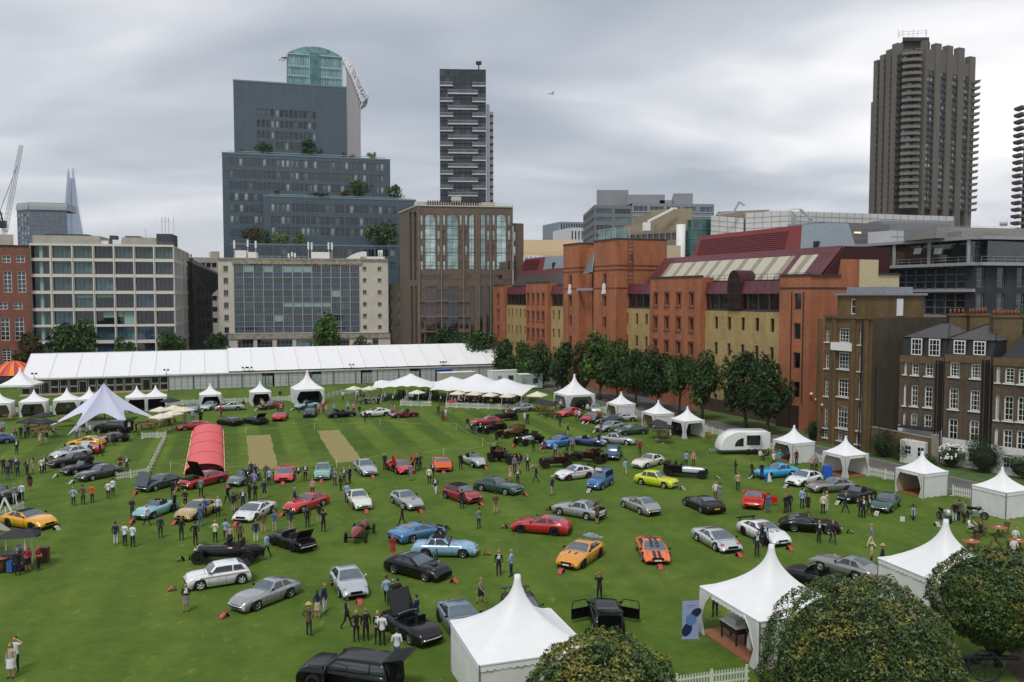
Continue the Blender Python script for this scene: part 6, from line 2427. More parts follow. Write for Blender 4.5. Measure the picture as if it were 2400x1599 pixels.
# ---- long marquee
def marquee():
 F=Face(G(50,928),G(1190,887))
 T=Bld('marquee','very long white marquee with clear span roof along the far side of the lawn','marquee',F.pt(0))
 ev,rg,dp=3.0,7.0,20.0
 xs=F.u(520)
 NB_=21
 for i in range(NB_):
  a,c=F.L*i/NB_,F.L*(i+1)/NB_
  for(o0,o1,flip)in((0.15,-dp/2,False),(-dp-.15,-dp/2,True)):
   b=MB()
   up=0.35 if a>xs else 0
   P=[]
   for j in range(5):
    t=j/4
    o=o0+(o1-o0)*t
    z=ev+up+(rg-ev)*t
    P.append([F.pt(a+(c-a)*k/4,z-.09*sin(pi*k/4)*sin(pi*min(.95,t+.1)),o)for k in range(5)])
   b.grid(P,0,True,not flip)
   T.add(b,'roof_panel',[canvas])
 s=MB()
 for i in range(NB_+1):
  a=F.L*i/NB_
  up=.35 if a>xs else 0
  s.beam(F.pt(a,ev+up+.03,.15),F.pt(a,rg+up+.03,-dp/2),.09,.07)
 s.beam(F.pt(0,ev-.05,.18),F.pt(F.L,ev-.05,.18),.12,.28)
 s.beam(F.pt(0,rg,-dp/2),F.pt(F.L,rg,-dp/2),.2,.16)
 T.add(s,'roof_seam',[mat('grey seam','#c9c6c0',.6)])
 g=MB()
 for(a,up)in((0,0),(F.L,.35)):
  g.face([F.pt(a,0,0),F.pt(a,ev+up,0),F.pt(a,rg+up,-dp/2),F.pt(a,ev+up,-dp),F.pt(a,0,-dp)])
 g.face([F.pt(0,0,-dp),F.pt(F.L,0,-dp),F.pt(F.L,ev,-dp),F.pt(0,ev,-dp)])
 T.add(g,'end_wall',[canvasw])
 pm=mat('hard white panel','#b9bbbb',.5,var=.05,scale=2)
 dg=glassmat('marquee dark glass','#15191a',.08)
 lg=glassmat('marquee pale glass','#8fa09c',.15)
 fr=mat('marquee frame white','#b4b5b2',.5)
 ug=F.u(390)
 n=16
 b=MB()
 gl=[]
 for i in range(n):
  a,c=ug*i/n+.1,ug*(i+1)/n-.1
  gl+=[(a,c,.1,1.35),(a,c,1.45,2.75)]if i not in(2,6,13)else[(a,c,.1,2.3),(a,c,2.4,2.75)]
 T.windows(F,gl,fr,[dg],1,1,.07,.05,.06)
 n=int((F.L-ug)/1.15)
 doors=[F.u(x)for x in(623,738,859,970)]
 me=MB()
 w=(F.L-ug)/n-.05
 for j in range(4):
  me.box((w/2,.03+.004*(j%2),.36+j*.69),(w,.05,.66))
 me=me.data('wall_panel',[pm])
 for i in range(n):
  a=ug+(F.L-ug)*i/n+.025
  if any(abs(a+w/2-d)<1.2 for d in doors):
   continue
  obj('wall_panel',me,T.o,F.pt(a)-T.loc,F.a)
 T.windows(F,[(d-1.0+k,d+k,.05,2.2)for d in doors for k in(0,1)],fr,[lg],1,1,.1,.05,.05,name='door')
 s=MB()
 k=0
 u_=ug
 while u_<F.L+.1:
  s.beam(F.pt(u_,0,.1),F.pt(u_,ev,.1),.12)
  u_+=F.L/NB_
 for i in range(n+1):
  a=ug+(F.L-ug)*i/n
  s.beam(F.pt(a,0,.02),F.pt(a,2.8,.02),.045)
 s.beam(F.pt(ug,2.8,.05),F.pt(F.L,2.8,.05),.08)
 T.add(s,'upright',[mat('dark upright','#55595b',.5)])
 s=MB()
 s.prism([F.pt(0,0,2.2),F.pt(ug,0,2.2),F.pt(ug,0,.1),F.pt(0,0,.1)],0,.22)
 T.add(s,'step_deck',[mat('pale boards','#a58f70',.8,var=.15)])
 s=MB()
 for x in(75,386,570,582,822,1035,1040):
  p=F.pt(F.u(x),ev+.5,.25)
  s.beam(p+Vector((0,0,-.6)),p+Vector((0,0,.45)),.06)
  s.box(p+Vector((.35,0,.5)),(.35,.2,.3))
  s.box(p+Vector((-.35,0,.5)),(.35,.2,.3))
 T.add(s,'floodlight',[darkmetal])
 THINGS.append((T.o,'long white marquee',F.pt(F.L/2).x,F.pt(F.L/2).y))
marquee()
def star_tent():
 c=G(246,1000)
 T=thing('star_tent','large lilac white star shaped tent pitched on six pulled out arms','tent',(c.x,c.y,0))
 arms=[G(157,1022),G(306,1004),G(383,989),G(327,976),G(200,968),G(114,1001)]
 arms=[Vector((p.x-c.x,p.y-c.y,0))for p in arms]
 zp=6.1
 n=len(arms)
 M_=10
 dirs=[]
 for i in range(n):
  p,q=arms[i],arms[(i+1)%n]
  for k in range(M_):
   t=k/M_
   w=sin(pi*t)
   mix=p.lerp(q,t)
   r_=mix*(1-.52*w**.55)
   z=2.15*w**.6+.02
   dirs.append((r_,z))
 b=MB()
 K=9
 P=[]
 for k in range(K+1):
  t=k/K
  row=[]
  for(e,z)in dirs:
   f=t
   zz=zp+(z-zp)*(f**.78)
   row.append((e.x*f**1.0+0,e.y*f,zz))
  row.append(row[0])
  P.append(row)
 b.grid(P,0,True)
 b.build('canopy',[mat('lilac canvas',(.66,.67,.82),.5,var=.03,scale=.8,bump=.1,bscale=2)],T)
 b=MB()
 b.cyl((0,0,0),.07,zp,8)
 b.build('pole',[polem],T)
 THINGS.append((T,'lilac star tent',c.x,c.y))
 q=G(246,1003)
 T=thing('bar_counter','pale bar counter under the lilac star tent','bar',(q.x,q.y,0),.15)
 b=MB()
 b.box((0,0,.55),(4.6,1.2,1.1))
 b.build('counter',[canvasw],T)
 b=MB()
 b.box((0,0,1.13),(4.9,1.4,.07))
 b.build('worktop',[polem],T)
 b=MB()
 for i in range(14):
  b.cyl((-2.1+i*.31,.2*(i%3)-.2,1.17),.05,.28,6)
 b.build('bottles',[darkframe],T)['kind']='stuff'
star_tent()
def stretch(label,pts_px,peaks,z0=2.35,edge=None):
 """stretch tent: outline from front-left clockwise as pixels at height z0, peaks as pixels + height"""
 P4=[G(x,y,z0)for x,y in pts_px]
 c=sum(P4,Vector())/4
 T=thing('stretch_tent',label,'tent',(c.x,c.y,0))
 pk=[(at(x,y,Y))for x,y,Y in peaks]
 b=MB()
 nx,ny=44,18
 P=[]
 for j in range(ny+1):
  row=[]
  for i in range(nx+1):
   s,t=i/nx,j/ny
   p=P4[0].lerp(P4[1],s).lerp(P4[3].lerp(P4[2],s),t)
   z=z0-.45
   for k in pk:
    d=sqrt((p.x-k.x)**2+(p.y-k.y)**2)
    z=max(z,z0-.5+(k.z-z0+.5)*(math.exp(-d/4.2)*1.0))
   z+=.3*sin(pi*s)*sin(pi*t)
   e=min(t,1-t)
   sc=.45*abs(sin(pi*s*5))*max(0,1-e*6)
   row.append((p.x-c.x,p.y+(sc if t<.5 else-sc)-c.y,z+sc*.3))
  P.append(row)
 b.grid(P,0,True)
 b.build('canopy',[canvas],T)
 b=MB()
 for k in pk:
  b.cyl((k.x-c.x,k.y-c.y,0),.06,k.z,6)
 for i in range(6):
  p=P4[0].lerp(P4[1],i/5)
  b.beam((p.x-c.x,p.y-c.y,1.95),(p.x-c.x-.2,p.y-c.y-1.6,0),.04)
 b.build('pole',[polem],T)['kind']='stuff'
 THINGS.append((T,'white stretch tents',c.x,c.y))
stretch('low white stretch tent over the bar at its nearer shaded end',[(868,911),(1012,911),(1030,893),(885,895)],[(893,892,150),(963,879,147)])
stretch('longer white stretch tent with three peaks over the crowded restaurant tables',[(1008,913),(1222,925),(1262,905),(1015,893)],[(1060,884,148),(1120,878,146),(1184,888,143)])
# ---- parasols
PARA={}
def parasol(label,px,py,w,h,m,sq=4,group=None,short=None):
 p=G(px,py,h)
 T=thing('parasol',label,'parasol',(p.x,p.y,0),.4,group)
 b=MB()
 n=sq*2 if sq>4 else 8
 rim=[]
 for i in range(n):
  a=2*pi*i/n
  r_=w/2*(1.0 if sq>4 else(1.2 if i%2==0 else.87))
  rim.append((r_*cos(a),r_*sin(a),h-.02*(i%2)))
 for i in range(n):
  b.face([rim[i],rim[(i+1)%n],(0,0,h+w*.2)])
  b.face([rim[i],(rim[i][0],rim[i][1],h-.13),(rim[(i+1)%n][0],rim[(i+1)%n][1],h-.13),rim[(i+1)%n]])
 b.build('canopy',[m],T)
 b=MB()
 b.cyl((0,0,0),.03,h+w*.2,6)
 b.cyl((0,0,0),.28,.06,10)
 b.build('pole',[polem],T)
cp_=mat('cream parasol cloth','#d9d1bd',.7,var=.04)
bp_=mat('black parasol cloth','#26272b',.7,var=.2)
GP_='cream parasols round the bar'
for i,(x,y,lab)in enumerate(((829,912,'cream parasol standing alone before the marquee wall'),(866,912,'cream parasol beside the low end of the stretch tent'),(977,921,'cream parasol inside the triangular picket enclosure'),(1073,923,'first cream parasol of the row along the restaurant fence'),(1112,924,'second cream parasol from the red umbrella end of the restaurant fence'),(1149,927,'third cream parasol of the row along the restaurant fence'),(1190,929,'cream parasol nearest the dark parasols end of the restaurant fence'),(1259,927,'wider cream parasol between the stretch tent and the large car tent'),(407,958,'cream parasol farthest from the star tent arm in its cluster'),(431,962,'cream parasol nearest the silver car in the star tent cluster'),(403,971,'cream parasol between two others beside the star tent arm'),(377,978,'cream parasol lowest and nearest the star tent arm'),(376,962,'cream parasol right under the small tent by the star tent'.replace('right ','')))):
 parasol(lab,x,y,2.5 if i!=7 else 3.2,2.25,cp_,group=GP_)
for i,(x,y,lab)in enumerate(((69,988,'black parasol over the picnic tables nearest the photo edge'),(102,975,'black parasol in front of the second small tent'),(106,990,'black parasol beside the star tent arm tip'),(1541,992,'black parasol behind its twin beside the navy backed tent'),(1554,1001,'black parasol over the picnic bench beside the navy backed tent'),(1288,948,'black parasol beside the large car tent'),(1269,943,'black parasol behind the silver coupe by the bar fence'),(398,940,'black parasol by the marquee near the cream cluster'))):
 parasol(lab,x,y,2.5,2.1,bp_,4,group='black parasols over picnic tables')
for x,y in((1056,941),):
 parasol('small red parasol at the gap in the restaurant fence',x,y,1.3,1.6,mat('red cloth','#a82a26',.7),6)
 # ---- picnic tables
def picnic():
 T=thing('picnic_table','wooden picnic bench under black parasols','picnic table',(0,0,0))
 m=mat('picnic wood','#7d5636',.8,var=.25,scale=4)
 for k in range(5):
  b=MB()
  b.box((0,-.3+k*.15,.74),(1.7,.14,.04))
  b.build('table_board',[m],T)
 for s in(-1,1):
  b=MB()
  b.box((0,s*.72,.44),(1.7,.26,.04))
  b.build('bench_seat',[m],T)
 for s in(-1,1):
  b=MB()
  b.beam((s*.6,-.7,0),(s*.6,.25,.72),.08)
  b.beam((s*.6,.7,0),(s*.6,-.25,.72),.08)
  b.beam((s*.6,-.8,.4),(s*.6,.8,.4),.07)
  b.build('leg_frame',[m],T)
 return T
PT=picnic()
PTL=[(78,1002,.2,'wooden picnic bench below the black parasols near the photo edge'),(103,1006,.8,'wooden picnic bench next to the star tent arm tip'),(86,1018,1.2,'wooden picnic bench nearest the camera beside the star tent'),(150,988,.5,'wooden picnic bench behind the reaching arm of the star tent'),(343,1007,.3,'wooden picnic bench close above the short picket fence'),(376,1001,1.0,'wooden picnic bench at the foot of the star tent arm'),(400,995,.6,'wooden picnic bench next to the red sports car'),(22,985,.5,'wooden picnic bench in front of the cut off small tent'),(1544,1012,.4,'wooden picnic bench below the rear black parasol'),(1555,1027,.1,'wooden picnic bench in the open before the navy backed tent'),(1270,965,.4,'wooden picnic bench behind the silver coupe by the bar'),(1291,972,.9,'wooden picnic bench beside the large car tent curtain')]
for i,(x,y,a,lab)in enumerate(PTL):
 o=PT if i==0 else copy_tree(PT)
 p=G(x,y)
 o.location=(p.x,p.y,0)
 o.rotation_euler=(0,0,a)
 o['label']=lab
 o['group']='wooden picnic benches'
 # ---- round tables with folding chairs
teak=mat('teak','#9b5f3c',.6,var=.2,scale=5)
teakd=mat('teak dark','#5e3526',.6,var=.2,scale=5)
CH=thing('folding_chair','slatted teak folding chair','chair')
b=MB()
for k in range(5):
 b.box((0,-.18+k*.09,.45),(.44,.075,.02))
b.build('seat',[teakd],CH)['kind']='stuff'
b=MB()
for k in range(5):
 b.box((0,.24+k*.02,.58+k*.08),(.42,.02,.06))
b.build('backrest',[teakd],CH)['kind']='stuff'
for s in(-.21,.21):
 for(p,q)in(((s,-.22,0),(s,.33,.95)),((s,.25,0),(s,-.2,.45))):
  b=MB()
  b.beam(p,q,.035)
  b.build('leg',[teakd],CH)
first=True
spots=[(2340,1236,'with a white menu on it',((-.6,.9),(.9,.6),(-1.1,.1))),(2275,1268,'beside the tall tent peak',((-.9,.2),(-.5,-.95),(.9,-.5),(.8,.75))),(2386,1267,'by the photo edge',((-.9,-.7),(.4,-1.0),(-1.2,.2)))]
for(x,y,lab,chs)in spots:
 p=G(x,y,.74)
 T=thing('round_table','round teak garden table '+lab,'table',(p.x,p.y,0),group='round teak tables')
 b=MB()
 b.cyl((0,0,.71),.62,.04,28)
 b.build('table_top',[teak],T)
 for k in range(4):
  b=MB()
  a=pi/4+k*pi/2
  b.beam((.42*cos(a),.42*sin(a),0),(-.2*cos(a),-.2*sin(a),.7),.045)
  b.build('leg',[teakd],T)
 b=MB()
 b.box((.1,.1,.76),(.25,.18,.02),rz=.4)
 o=b.build('menu_card',[white])
 o.location=(p.x,p.y,0)
 tag(o,'white card lying on the round teak table '+lab,'card')
 for k,(dx,dy)in enumerate(chs):
  o=CH if first else copy_tree(CH)
  first=False
  o.location=(p.x+dx,p.y+dy,0)
  o.rotation_euler=(0,0,atan2(dy,dx)-pi/2)
  w=('facing the terrace','turned to the lawn','pushed back from the top','tucked under the edge')[k]
  o['label']='teak folding chair %s, round table %s'%(w,lab)
  o['group']='teak folding chairs'
  # ---- fences
pick=mat('picket white',(.68,.70,.62),.6,var=.08)
def fence(label,pts,h=.9,step=.16,w=.07,thin=False,mm=None):
 q=[G(x,y)if not isinstance(x,Vector)else x for x,y in pts]
 T=thing('picket_fence',label,'fence',(q[0].x,q[0].y,0),group='white picket fences')
 o_=Vector((q[0].x,q[0].y,0))
 P,R,S=MB(),MB(),MB()
 for i in range(len(q)-1):
  a,c=q[i]-o_,q[i+1]-o_
  L_=(c-a).length
  rz=atan2((c-a).y,(c-a).x)
  for k in range(int(L_/step)):
   p=a.lerp(c,(k+.5)*step/L_)
   z=h
   ca,sa=cos(rz)*w/2,sin(rz)*w/2
   nx_,ny_=-sin(rz)*.012,cos(rz)*.012
   for sg in(-1,1):
    pts5=[(p.x-ca+nx_*sg,p.y-sa+ny_*sg,.05),(p.x+ca+nx_*sg,p.y+sa+ny_*sg,.05),(p.x+ca+nx_*sg,p.y+sa+ny_*sg,z-.06),(p.x+nx_*sg,p.y+ny_*sg,z),(p.x-ca+nx_*sg,p.y-sa+ny_*sg,z-.06)]
    P.face(pts5 if sg<0 else pts5[::-1])
  for z in(.25,h*.72):
   R.beam(a+Vector((0,0,z)),c+Vector((0,0,z)),.035,.08)
  for k in range(int(L_/1.8)+1):
   p=a.lerp(c,min(1,k*1.8/L_))
   S.beam(p,p+Vector((0,0,h+.08)),.09)
   S.beam(p+Vector((-.25,0,.03)),p+Vector((.25,0,.03)),.06)
 mm=mm or pick
 P.build('pickets',[mm],T)['kind']='stuff'
 R.build('rails',[mm],T)
 S.build('posts',[mm],T)['kind']='stuff'
 m_=q[len(q)//2]
 THINGS.append((T,'picket fence',m_.x,m_.y))
fence('white picket fence beside the red pitch cover turning two corners',[(333,1029),(389,1026),(347,1114),(271,1127)],.78)
fence('white picket fence at the bottom edge before the open decked tent',[(1585,1626),(1668,1614),(1756,1603)],.85,.15)
fence('white picket fence running from the far tents to behind the caravan bar',[(1640,1008),(1692,1025),(1815,1058)],.9)
fence('white picket fence behind the curtained small tent by the path',[(1912,1083),(1950,1094),(2037,1116),(2096,1128)],.95)
fence('white picket fence below the terrace between the small tents',[(2233,1163),(2334,1182),(2420,1204)],.95)
fence('white picket fence round the triangular corner of the bar',[(976,931),(939,952),(1012,954)],.95)
fence('white picket fence in front of the restaurant under the stretch tent',[(1046,956),(1204,962),(1240,944)],.95)
fence('long pale fence on the far lawn between the small tents and marquee',[(0,969),(200,962),(470,948),(680,940),(760,936),(800,925),(880,916)],.85)
fence('short white picket pieces behind the yellow sports car',[(-20,1226),(14,1218),(58,1196)],.9)
fence('white picket fence between the walled tents near the far path',[(1395,966),(1424,969)],1.0)
fence('white picket fence linking the two small tents by the parasols',[(1492,976),(1505,980)],1.0)
def rope(label,pts):
 q=[G(x,y)for x,y in pts]
 T=thing('rope_barrier',label,'rope barrier',(q[0].x,q[0].y,0))
 o_=q[0]
 R=MB()
 for i,p in enumerate(q):
  S=MB()
  S.beam(p-o_,p-o_+Vector((0,0,.95)),.035)
  S.build('post',[pick],T)
  if i:
   a=q[i-1]-o_+Vector((0,0,.88))
   c=p-o_+Vector((0,0,.88))
   R.tube([a.lerp(c,k/8)-Vector((0,0,.35*sin(pi*k/8)))for k in range(9)],.018,5)
 R.build('rope',[mat('pale rope','#9aa45e',.8)],T)
rope('pale rope on white posts along the far side of the cricket square',[(576,1018),(737,1008),(891,998),(1069,1008),(1131,1045),(1160,1056)])
rope('pale rope on thin posts along the near side of the cricket square',[(400,1104),(584,1112),(789,1097),(900,1082),(1040,1070),(1156,1056)])
# ---- red pitch cover
def cover():
 nl,nr,fl,fr=G(433,1117),G(525.5,1110),G(451,1016),G(523.5,1011)
 A,C=nl,nr
 d=((fl+fr)/2-(nl+nr)/2)
 L_=d.length
 d.normalize()
 w=Vector((d.y,-d.x,0))
 W_=(nr-nl).dot(w)
 c0=(nl+nr)/2
 T=thing('pitch_cover','long low red barrel shaped cricket pitch cover on the lawn','pitch cover',(c0.x,c0.y,0))
 for s in range(4):
  b=MB()
  P=[]
  for j in range(7):
   t=L_*(s+j/6)/4
   row=[]
   for i in range(15):
    a=pi*i/14
    z=.95*sin(a)**.8+.18-.035*sin(pi*j/6)
    p=d*t+w*(-cos(a))*W_/2
    row.append((p.x,p.y,z))
   P.append(row)
  b.grid(P,0,True,True)
  b.build('cover_sheet',[mat('red pvc','#e25a5c',.45,var=.06,scale=.8,bump=.1,bscale=3)],T)
 b=MB()
 b.face([d*1.6+w*(-cos(pi*i/14))*(W_/2-.06)+Vector((0,0,.93*sin(pi*i/14)**.8+.1))for i in range(15)])
 b.build('inner_shade_sheet',[mat('shaded red pvc','#8e2b30',.5)],T)  # added sheet: shade inside the cover put into a darker red
 b=MB()
 for sg in(-1,1):
  b.beam(w*sg*(W_/2+.05)+Vector((0,0,.15)),w*sg*(W_/2+.05)+d*L_+Vector((0,0,.15)),.12,.16)
 b.build('side_rail',[mat('cream rail','#c9c1a0',.6)],T)
 for k in range(5):
  b=MB()
  t=d*(L_*k/4)
  b.tube([t+w*(-cos(pi*i/12))*(W_/2+.02)+Vector((0,0,.97*sin(pi*i/12)**.8+.18))for i in range(13)],.022,5)
  b.build('hoop',[mat('dark red hoop','#a83438',.6)],T)
 for sg in(-1,1):
  for k in range(8):
   b=MB()
   p=w*sg*(W_/2+.05)+d*(L_*(k+.3)/8)
   b.beam(p+Vector((0,0,.3)),p+w*sg*.5,.05)
   b.build('yellow_strap',[mat('yellow strap','#b98f2c',.6)],T)
 THINGS.append((T,'red pitch cover',c0.x,c0.y))
cover()
# ---- striped big top, site cabins, lorry, blue awning
def bigtop():
 Y=168
 c=at(28,700,Y)
 T=thing('big_top','orange and magenta striped circus tent roof behind the marquee end','tent',(c.x,c.y,0))
 cols=[mat('big top orange','#e08a1e',.6,var=.05),mat('big top magenta','#b8304a',.6,var=.05),mat('big top red','#d8502c',.6,var=.05)]
 R_=4.6
 ze,zt=zat(877,Y),zat(846,Y)
 b=MB()
 n=30
 for i in range(n):
  a0,a1=2*pi*i/n,2*pi*(i+1)/n
  prev=None
  for j in range(6):
   t=j/5
   r_=R_*(1-t)
   z=ze+(zt-ze)*sin(t*pi/2)
   cur=[(r_*cos(a0),r_*sin(a0),z),(r_*cos(a1),r_*sin(a1),z)]
   if prev:
    b.face([prev[0],prev[1],cur[1],cur[0]],i%3,True)
   prev=cur
 b.build('roof',cols,T)
 b=MB()
 b.cyl((0,0,0),R_*.97,ze,24)
 b.build('wall',[black],T)
bigtop()
def cabin(name,label,px,py,L_,W_,H_,rz,m,extra=None,roof=None,z0=.2):
 p=G(px,py)
 T=thing(name,label,name.replace('_',' '),(p.x,p.y,0),rz)
 b=MB()
 b.box((0,0,z0+H_/2),(L_,W_,H_))
 b.build('body',[m],T)
 b=MB()
 b.box((0,0,z0+H_+.05),(L_+.1,W_+.1,.1))
 b.build('roof',[roof or white],T)
 if extra:
  extra(T,L_,W_,H_)
 THINGS.append((T,label.split(' with')[0],p.x,p.y))
 return T
def ex1(T,L_,W_,H_):
 for x in(-.2,):
  b=MB()
  b.box((x+1.0,-W_/2-.02,1.7),(1.1,.06,1.0))
  b.build('window',[glassmat('cabin window','#2a4a50')],T)
 b=MB()
 b.box((-1.6,-W_/2-.02,1.25),(.85,.06,2.0))
 b.build('door',[mat('cabin door','#8d9a98',.5)],T)
 for i in range(12):
  pass
cabin('site_cabin','pale green site cabin with small window beside the stretch tent',1240,912,4.6,2.6,2.7,TH,mat('cabin green grey','#a3b0aa',.5,var=.06),ex1)
cabin('box_trailer','long white box trailer parked behind the stretch tents',1183,905,6.5,2.5,2.9,TH,white,ex1)
cabin('box_trailer','pale catering trailer with sloping awning behind the stretch tent peaks',1070,903,7.5,2.5,2.4,TH,mat('off white panel','#b5b2a8',.6))
cabin('market_stall','stall with bright blue awning against the marquee wall',1040,898,3.2,2,2.6,TH,mat('dim stall','#3a4046',.7),roof=mat('blue awning','#2a63ad',.6))
cabin('delivery_van','white van cab with dark windscreen behind the site cabin',1219,900,3.4,2.1,2.7,TH,white,lambda T,L_,W_,H_:(lambda b:(b.box((.3,-W_/2-.02,2.2),(1.6,.05,.8)),b.build('windscreen',[glassmat('van glass','#1d2327')],T)))(MB()))
cabin('market_stall','low stall with faded red roof between the trees and site cabin',1262,893,3.5,2,1.7,TH,mat('dim brown','#4a3c34',.8),roof=mat('faded red','#9a4036',.7))
# ---- white rounded caravan bar
def caravan():
 p=(G(1687,1068)+G(1803,1066))/2
 rz=radians(6)
 T=thing('caravan_bar','white rounded caravan bar with open serving hatch and quarter round window','caravan',(p.x,p.y+1.2,0),rz)
 wm_=mat('caravan white',(.78,.78,.77),.3,var=.03,coat=.5)
 L_,W_,H_=5.9,2.3,2.5
 prof=[]
 for k in range(9):
  a=pi/2*k/8
  prof.append((-L_/2+2.0*(1-sin(a))*1.0,.55+(H_-.25)*(1-(1-cos(pi/2-a))**1.0)if 0 else.6+2.2*cos(pi/2-a)if 0 else.6+2.2*sin(a)))
 prof=[(-L_/2+2.2*(1-sin(pi/2*k/8))if 0 else-L_/2+2.2*(1-cos(pi/2*k/8)),.6+2.15*sin(pi/2*k/8))for k in range(9)]
 prof+=[(L_/2-.35,2.72),(L_/2-.05,2.5),(L_/2,2.1),(L_/2+.02,.6)]
 b=MB()
 rings=[]
 for y,f in((-W_/2,.93),(-W_/2+.06,.975),(-W_/2+.3,1.0),(0,1.01),(W_/2-.3,1),(W_/2,.93)):
  rings.append([(x*(1-(1-f)*.5),y,.6+(z-.6)*f)for x,z in prof])
 b.grid(rings,0,True,True)
 hx0,hx1,hz0,hz1=.1,1.75,1.1,2.25
 top=lambda x:.6+(2.15*sqrt(max(0,1-min(1,max(0,(-L_/2+2.2-x)/2.2))**2)))*.93
 xs=[-L_/2*.97+i*.2 for i in range(30)]
 for i in range(29):
  a,c=xs[i],xs[i+1]
  if a<hx1-.1 and c>hx0+.1:
   b.face([(a,-W_/2,.6),(c,-W_/2,.6),(c,-W_/2,hz0),(a,-W_/2,hz0)])
   b.face([(a,-W_/2,hz1),(c,-W_/2,hz1),(c,-W_/2,top(c)),(a,-W_/2,top(a))])
  else:
   b.face([(a,-W_/2,.6),(c,-W_/2,.6),(c,-W_/2,max(.6,top(c))),(a,-W_/2,max(.6,top(a)))])
 b.build('body',[wm_],T)
 b=MB()
 b.box((.92,0,1.65),(1.9,1.6,1.3))
 for f in range(1):
  pass
 b.build('interior',[mat('caravan interior','#4c4a48',.7,var=.4,scale=3)],T)
 b=MB()
 b.mesh([(hx0,-W_/2-.02,2.27),(hx1,-W_/2-.02,2.27),(hx1,-W_/2-1.0,2.4),(hx0,-W_/2-1.0,2.4)],[(0,1,2,3),(3,2,1,0)])
 b.build('hatch_flap',[wm_],T)
 b=MB()
 pts=[(-.25,-W_/2-.03,1.0),(-1.3,-W_/2-.03,1.0)]+[(-.25-1.05*cos(pi/2*k/6),-W_/2-.03,1.0+.95*sin(pi/2*k/6))for k in range(7)]
 b.face(pts[::-1])
 b.build('window',[glassmat('caravan window','#1f3020')],T)
 for x in(.35,1.15):
  b=MB()
  b.tube([(x,-W_/2-.05,.34),(x,-W_/2+.2,.34)],.34,18)
  b.build('wheel',[mat('tyre','#18181a',.9)],T)
 b=MB()
 b.beam((-L_/2-1.0,0,.45),(-L_/2+.8,-.6,.5),.1)
 b.beam((-L_/2-1.0,0,.45),(-L_/2+.8,.6,.5),.1)
 b.cyl((-L_/2-.9,0,0),.05,.6,8)
 b.box((0,0,.52),(L_-.6,W_-.3,.14))
 b.build('tow_bar',[polem],T)
 THINGS.append((T,'white caravan bar',p.x,p.y))
caravan()
# ---- small furnishings
def simple(name,label,cat,loc,parts,rz=0,short=None,group=None):
 T=thing(name,label,cat,(loc.x,loc.y,0),rz,group)
 for pn,mm,fn in parts:
  b=MB()
  fn(b)
  b.build(pn,[mm],T)
 if short:
  THINGS.append((T,short,loc.x,loc.y))
 return T
def speaker(label,p):
 return simple('speaker',label,'loudspeaker',p,[('cabinet',black,lambda b:b.box((0,0,1.85),(.42,.38,.62),top=.94)),('stand',polem,lambda b:(b.cyl((0,0,.3),.02,1.3,6),[b.beam((0,0,.8),(.5*cos(a),.5*sin(a),0),.025)for a in(0,2.1,4.2)]))])
speaker('black loudspeaker on a tripod stand by the coffee stall',G(87,1308))
speaker('black loudspeaker on a stand between the small and large dark fronted tents',G(657,948))
p=G(1618,1500)
T=thing('roll_up_banner','lavender roll up banner with a blue wristwatch beside the open decked tent','banner',(p.x,p.y,0),.12)
b=MB()
b.box((0,0,1.08),(.92,.02,2.05))
b.build('banner_sheet',[mat('lavender print','#9da7cf',.5,var=.04)],T)
b=MB()
b.box((0,0,.04),(.96,.22,.08))
b.build('foot',[polem],T)
def disc(b,x,z,r,y,sx=1.0,rot=0.0,n=24):
 b.face([(x+r*sx*cos(-2*pi*i/n)*cos(rot)-r*sin(-2*pi*i/n)*sin(rot),y,z+r*sx*cos(-2*pi*i/n)*sin(rot)+r*sin(-2*pi*i/n)*cos(rot))for i in range(n)][::-1])
b=MB()
disc(b,-.2,.55,.26,-.012,1.5,1.1)
disc(b,.3,1.45,.22,-.012,1.5,.6)
b.build('strap_print',[mat('navy print','#1d2c52',.5,var=.1)],T)
b=MB()
disc(b,.02,1.08,.3,-.015)
b.build('dial_print',[mat('blue dial','#5f86b8',.4,var=.08)],T)
b=MB()
for i in range(7):
 b.box((-.2+i*.065,-.013,1.85),(.03,.004,.05))
b.box((0,-.013,1.74),(.3,.004,.012))
b.build('lettering',[mat('slate lettering','#4b5878',.5)],T)
th=radians(20)
def inT(u_,v_):
 return NB+Vector((cos(th)*u_-sin(th)*v_,sin(th)*u_+cos(th)*v_,0))
simple('display_desk','dark desk with white top and glass case in the open decked tent','desk',inT(.9,3.4),[('desk_body',mat('dark timber','#2b211e',.5),lambda b:(b.box((0,0,.85),(.7,1.5,.3)),[b.box((x,y,.4),(.07,.07,.75))for x in(-.28,.28)for y in(-.65,.65)])),('desk_top',white,lambda b:b.box((0,0,1.03),(.75,1.55,.05))),('display_case',mat('case top','#b8c0bc',.2),lambda b:b.box((.1,.1,1.2),(.5,1.0,.26)))],th)
def vase(b):
 b.tube([(0,0,.08),(0,0,.3),(0,0,.7),(0,0,.95),(0,0,1.05)],[.16,.24,.22,.15,.17],16)
q=inT(1.0,2.0)
T=simple('floor_vase','tall white floor vase of leafy stems in the open decked tent','vase',q,[('vase',mat('white glaze',(.78,.78,.76),.25,var=0),vase)])
lm=leafmesh('stems',[((pt.x*.4,pt.y*.4,1.4+pt.z*.45),nn)for pt,nn in crown_points(1,1,1,260,5)],.15,3,[leafB,mat('grey leaf','#8b9a86',.6)])
obj('stems',lm,T)
simple('bar_stool','black stool with white foot near the corner of the open decked tent','stool',inT(.55,.95),[('seat',black,lambda b:b.box((0,0,.8),(.4,.4,.3))),('foot',white,lambda b:(b.cyl((0,0,.1),.03,.6,8),b.cyl((0,0,.08),.22,.04,12)))])
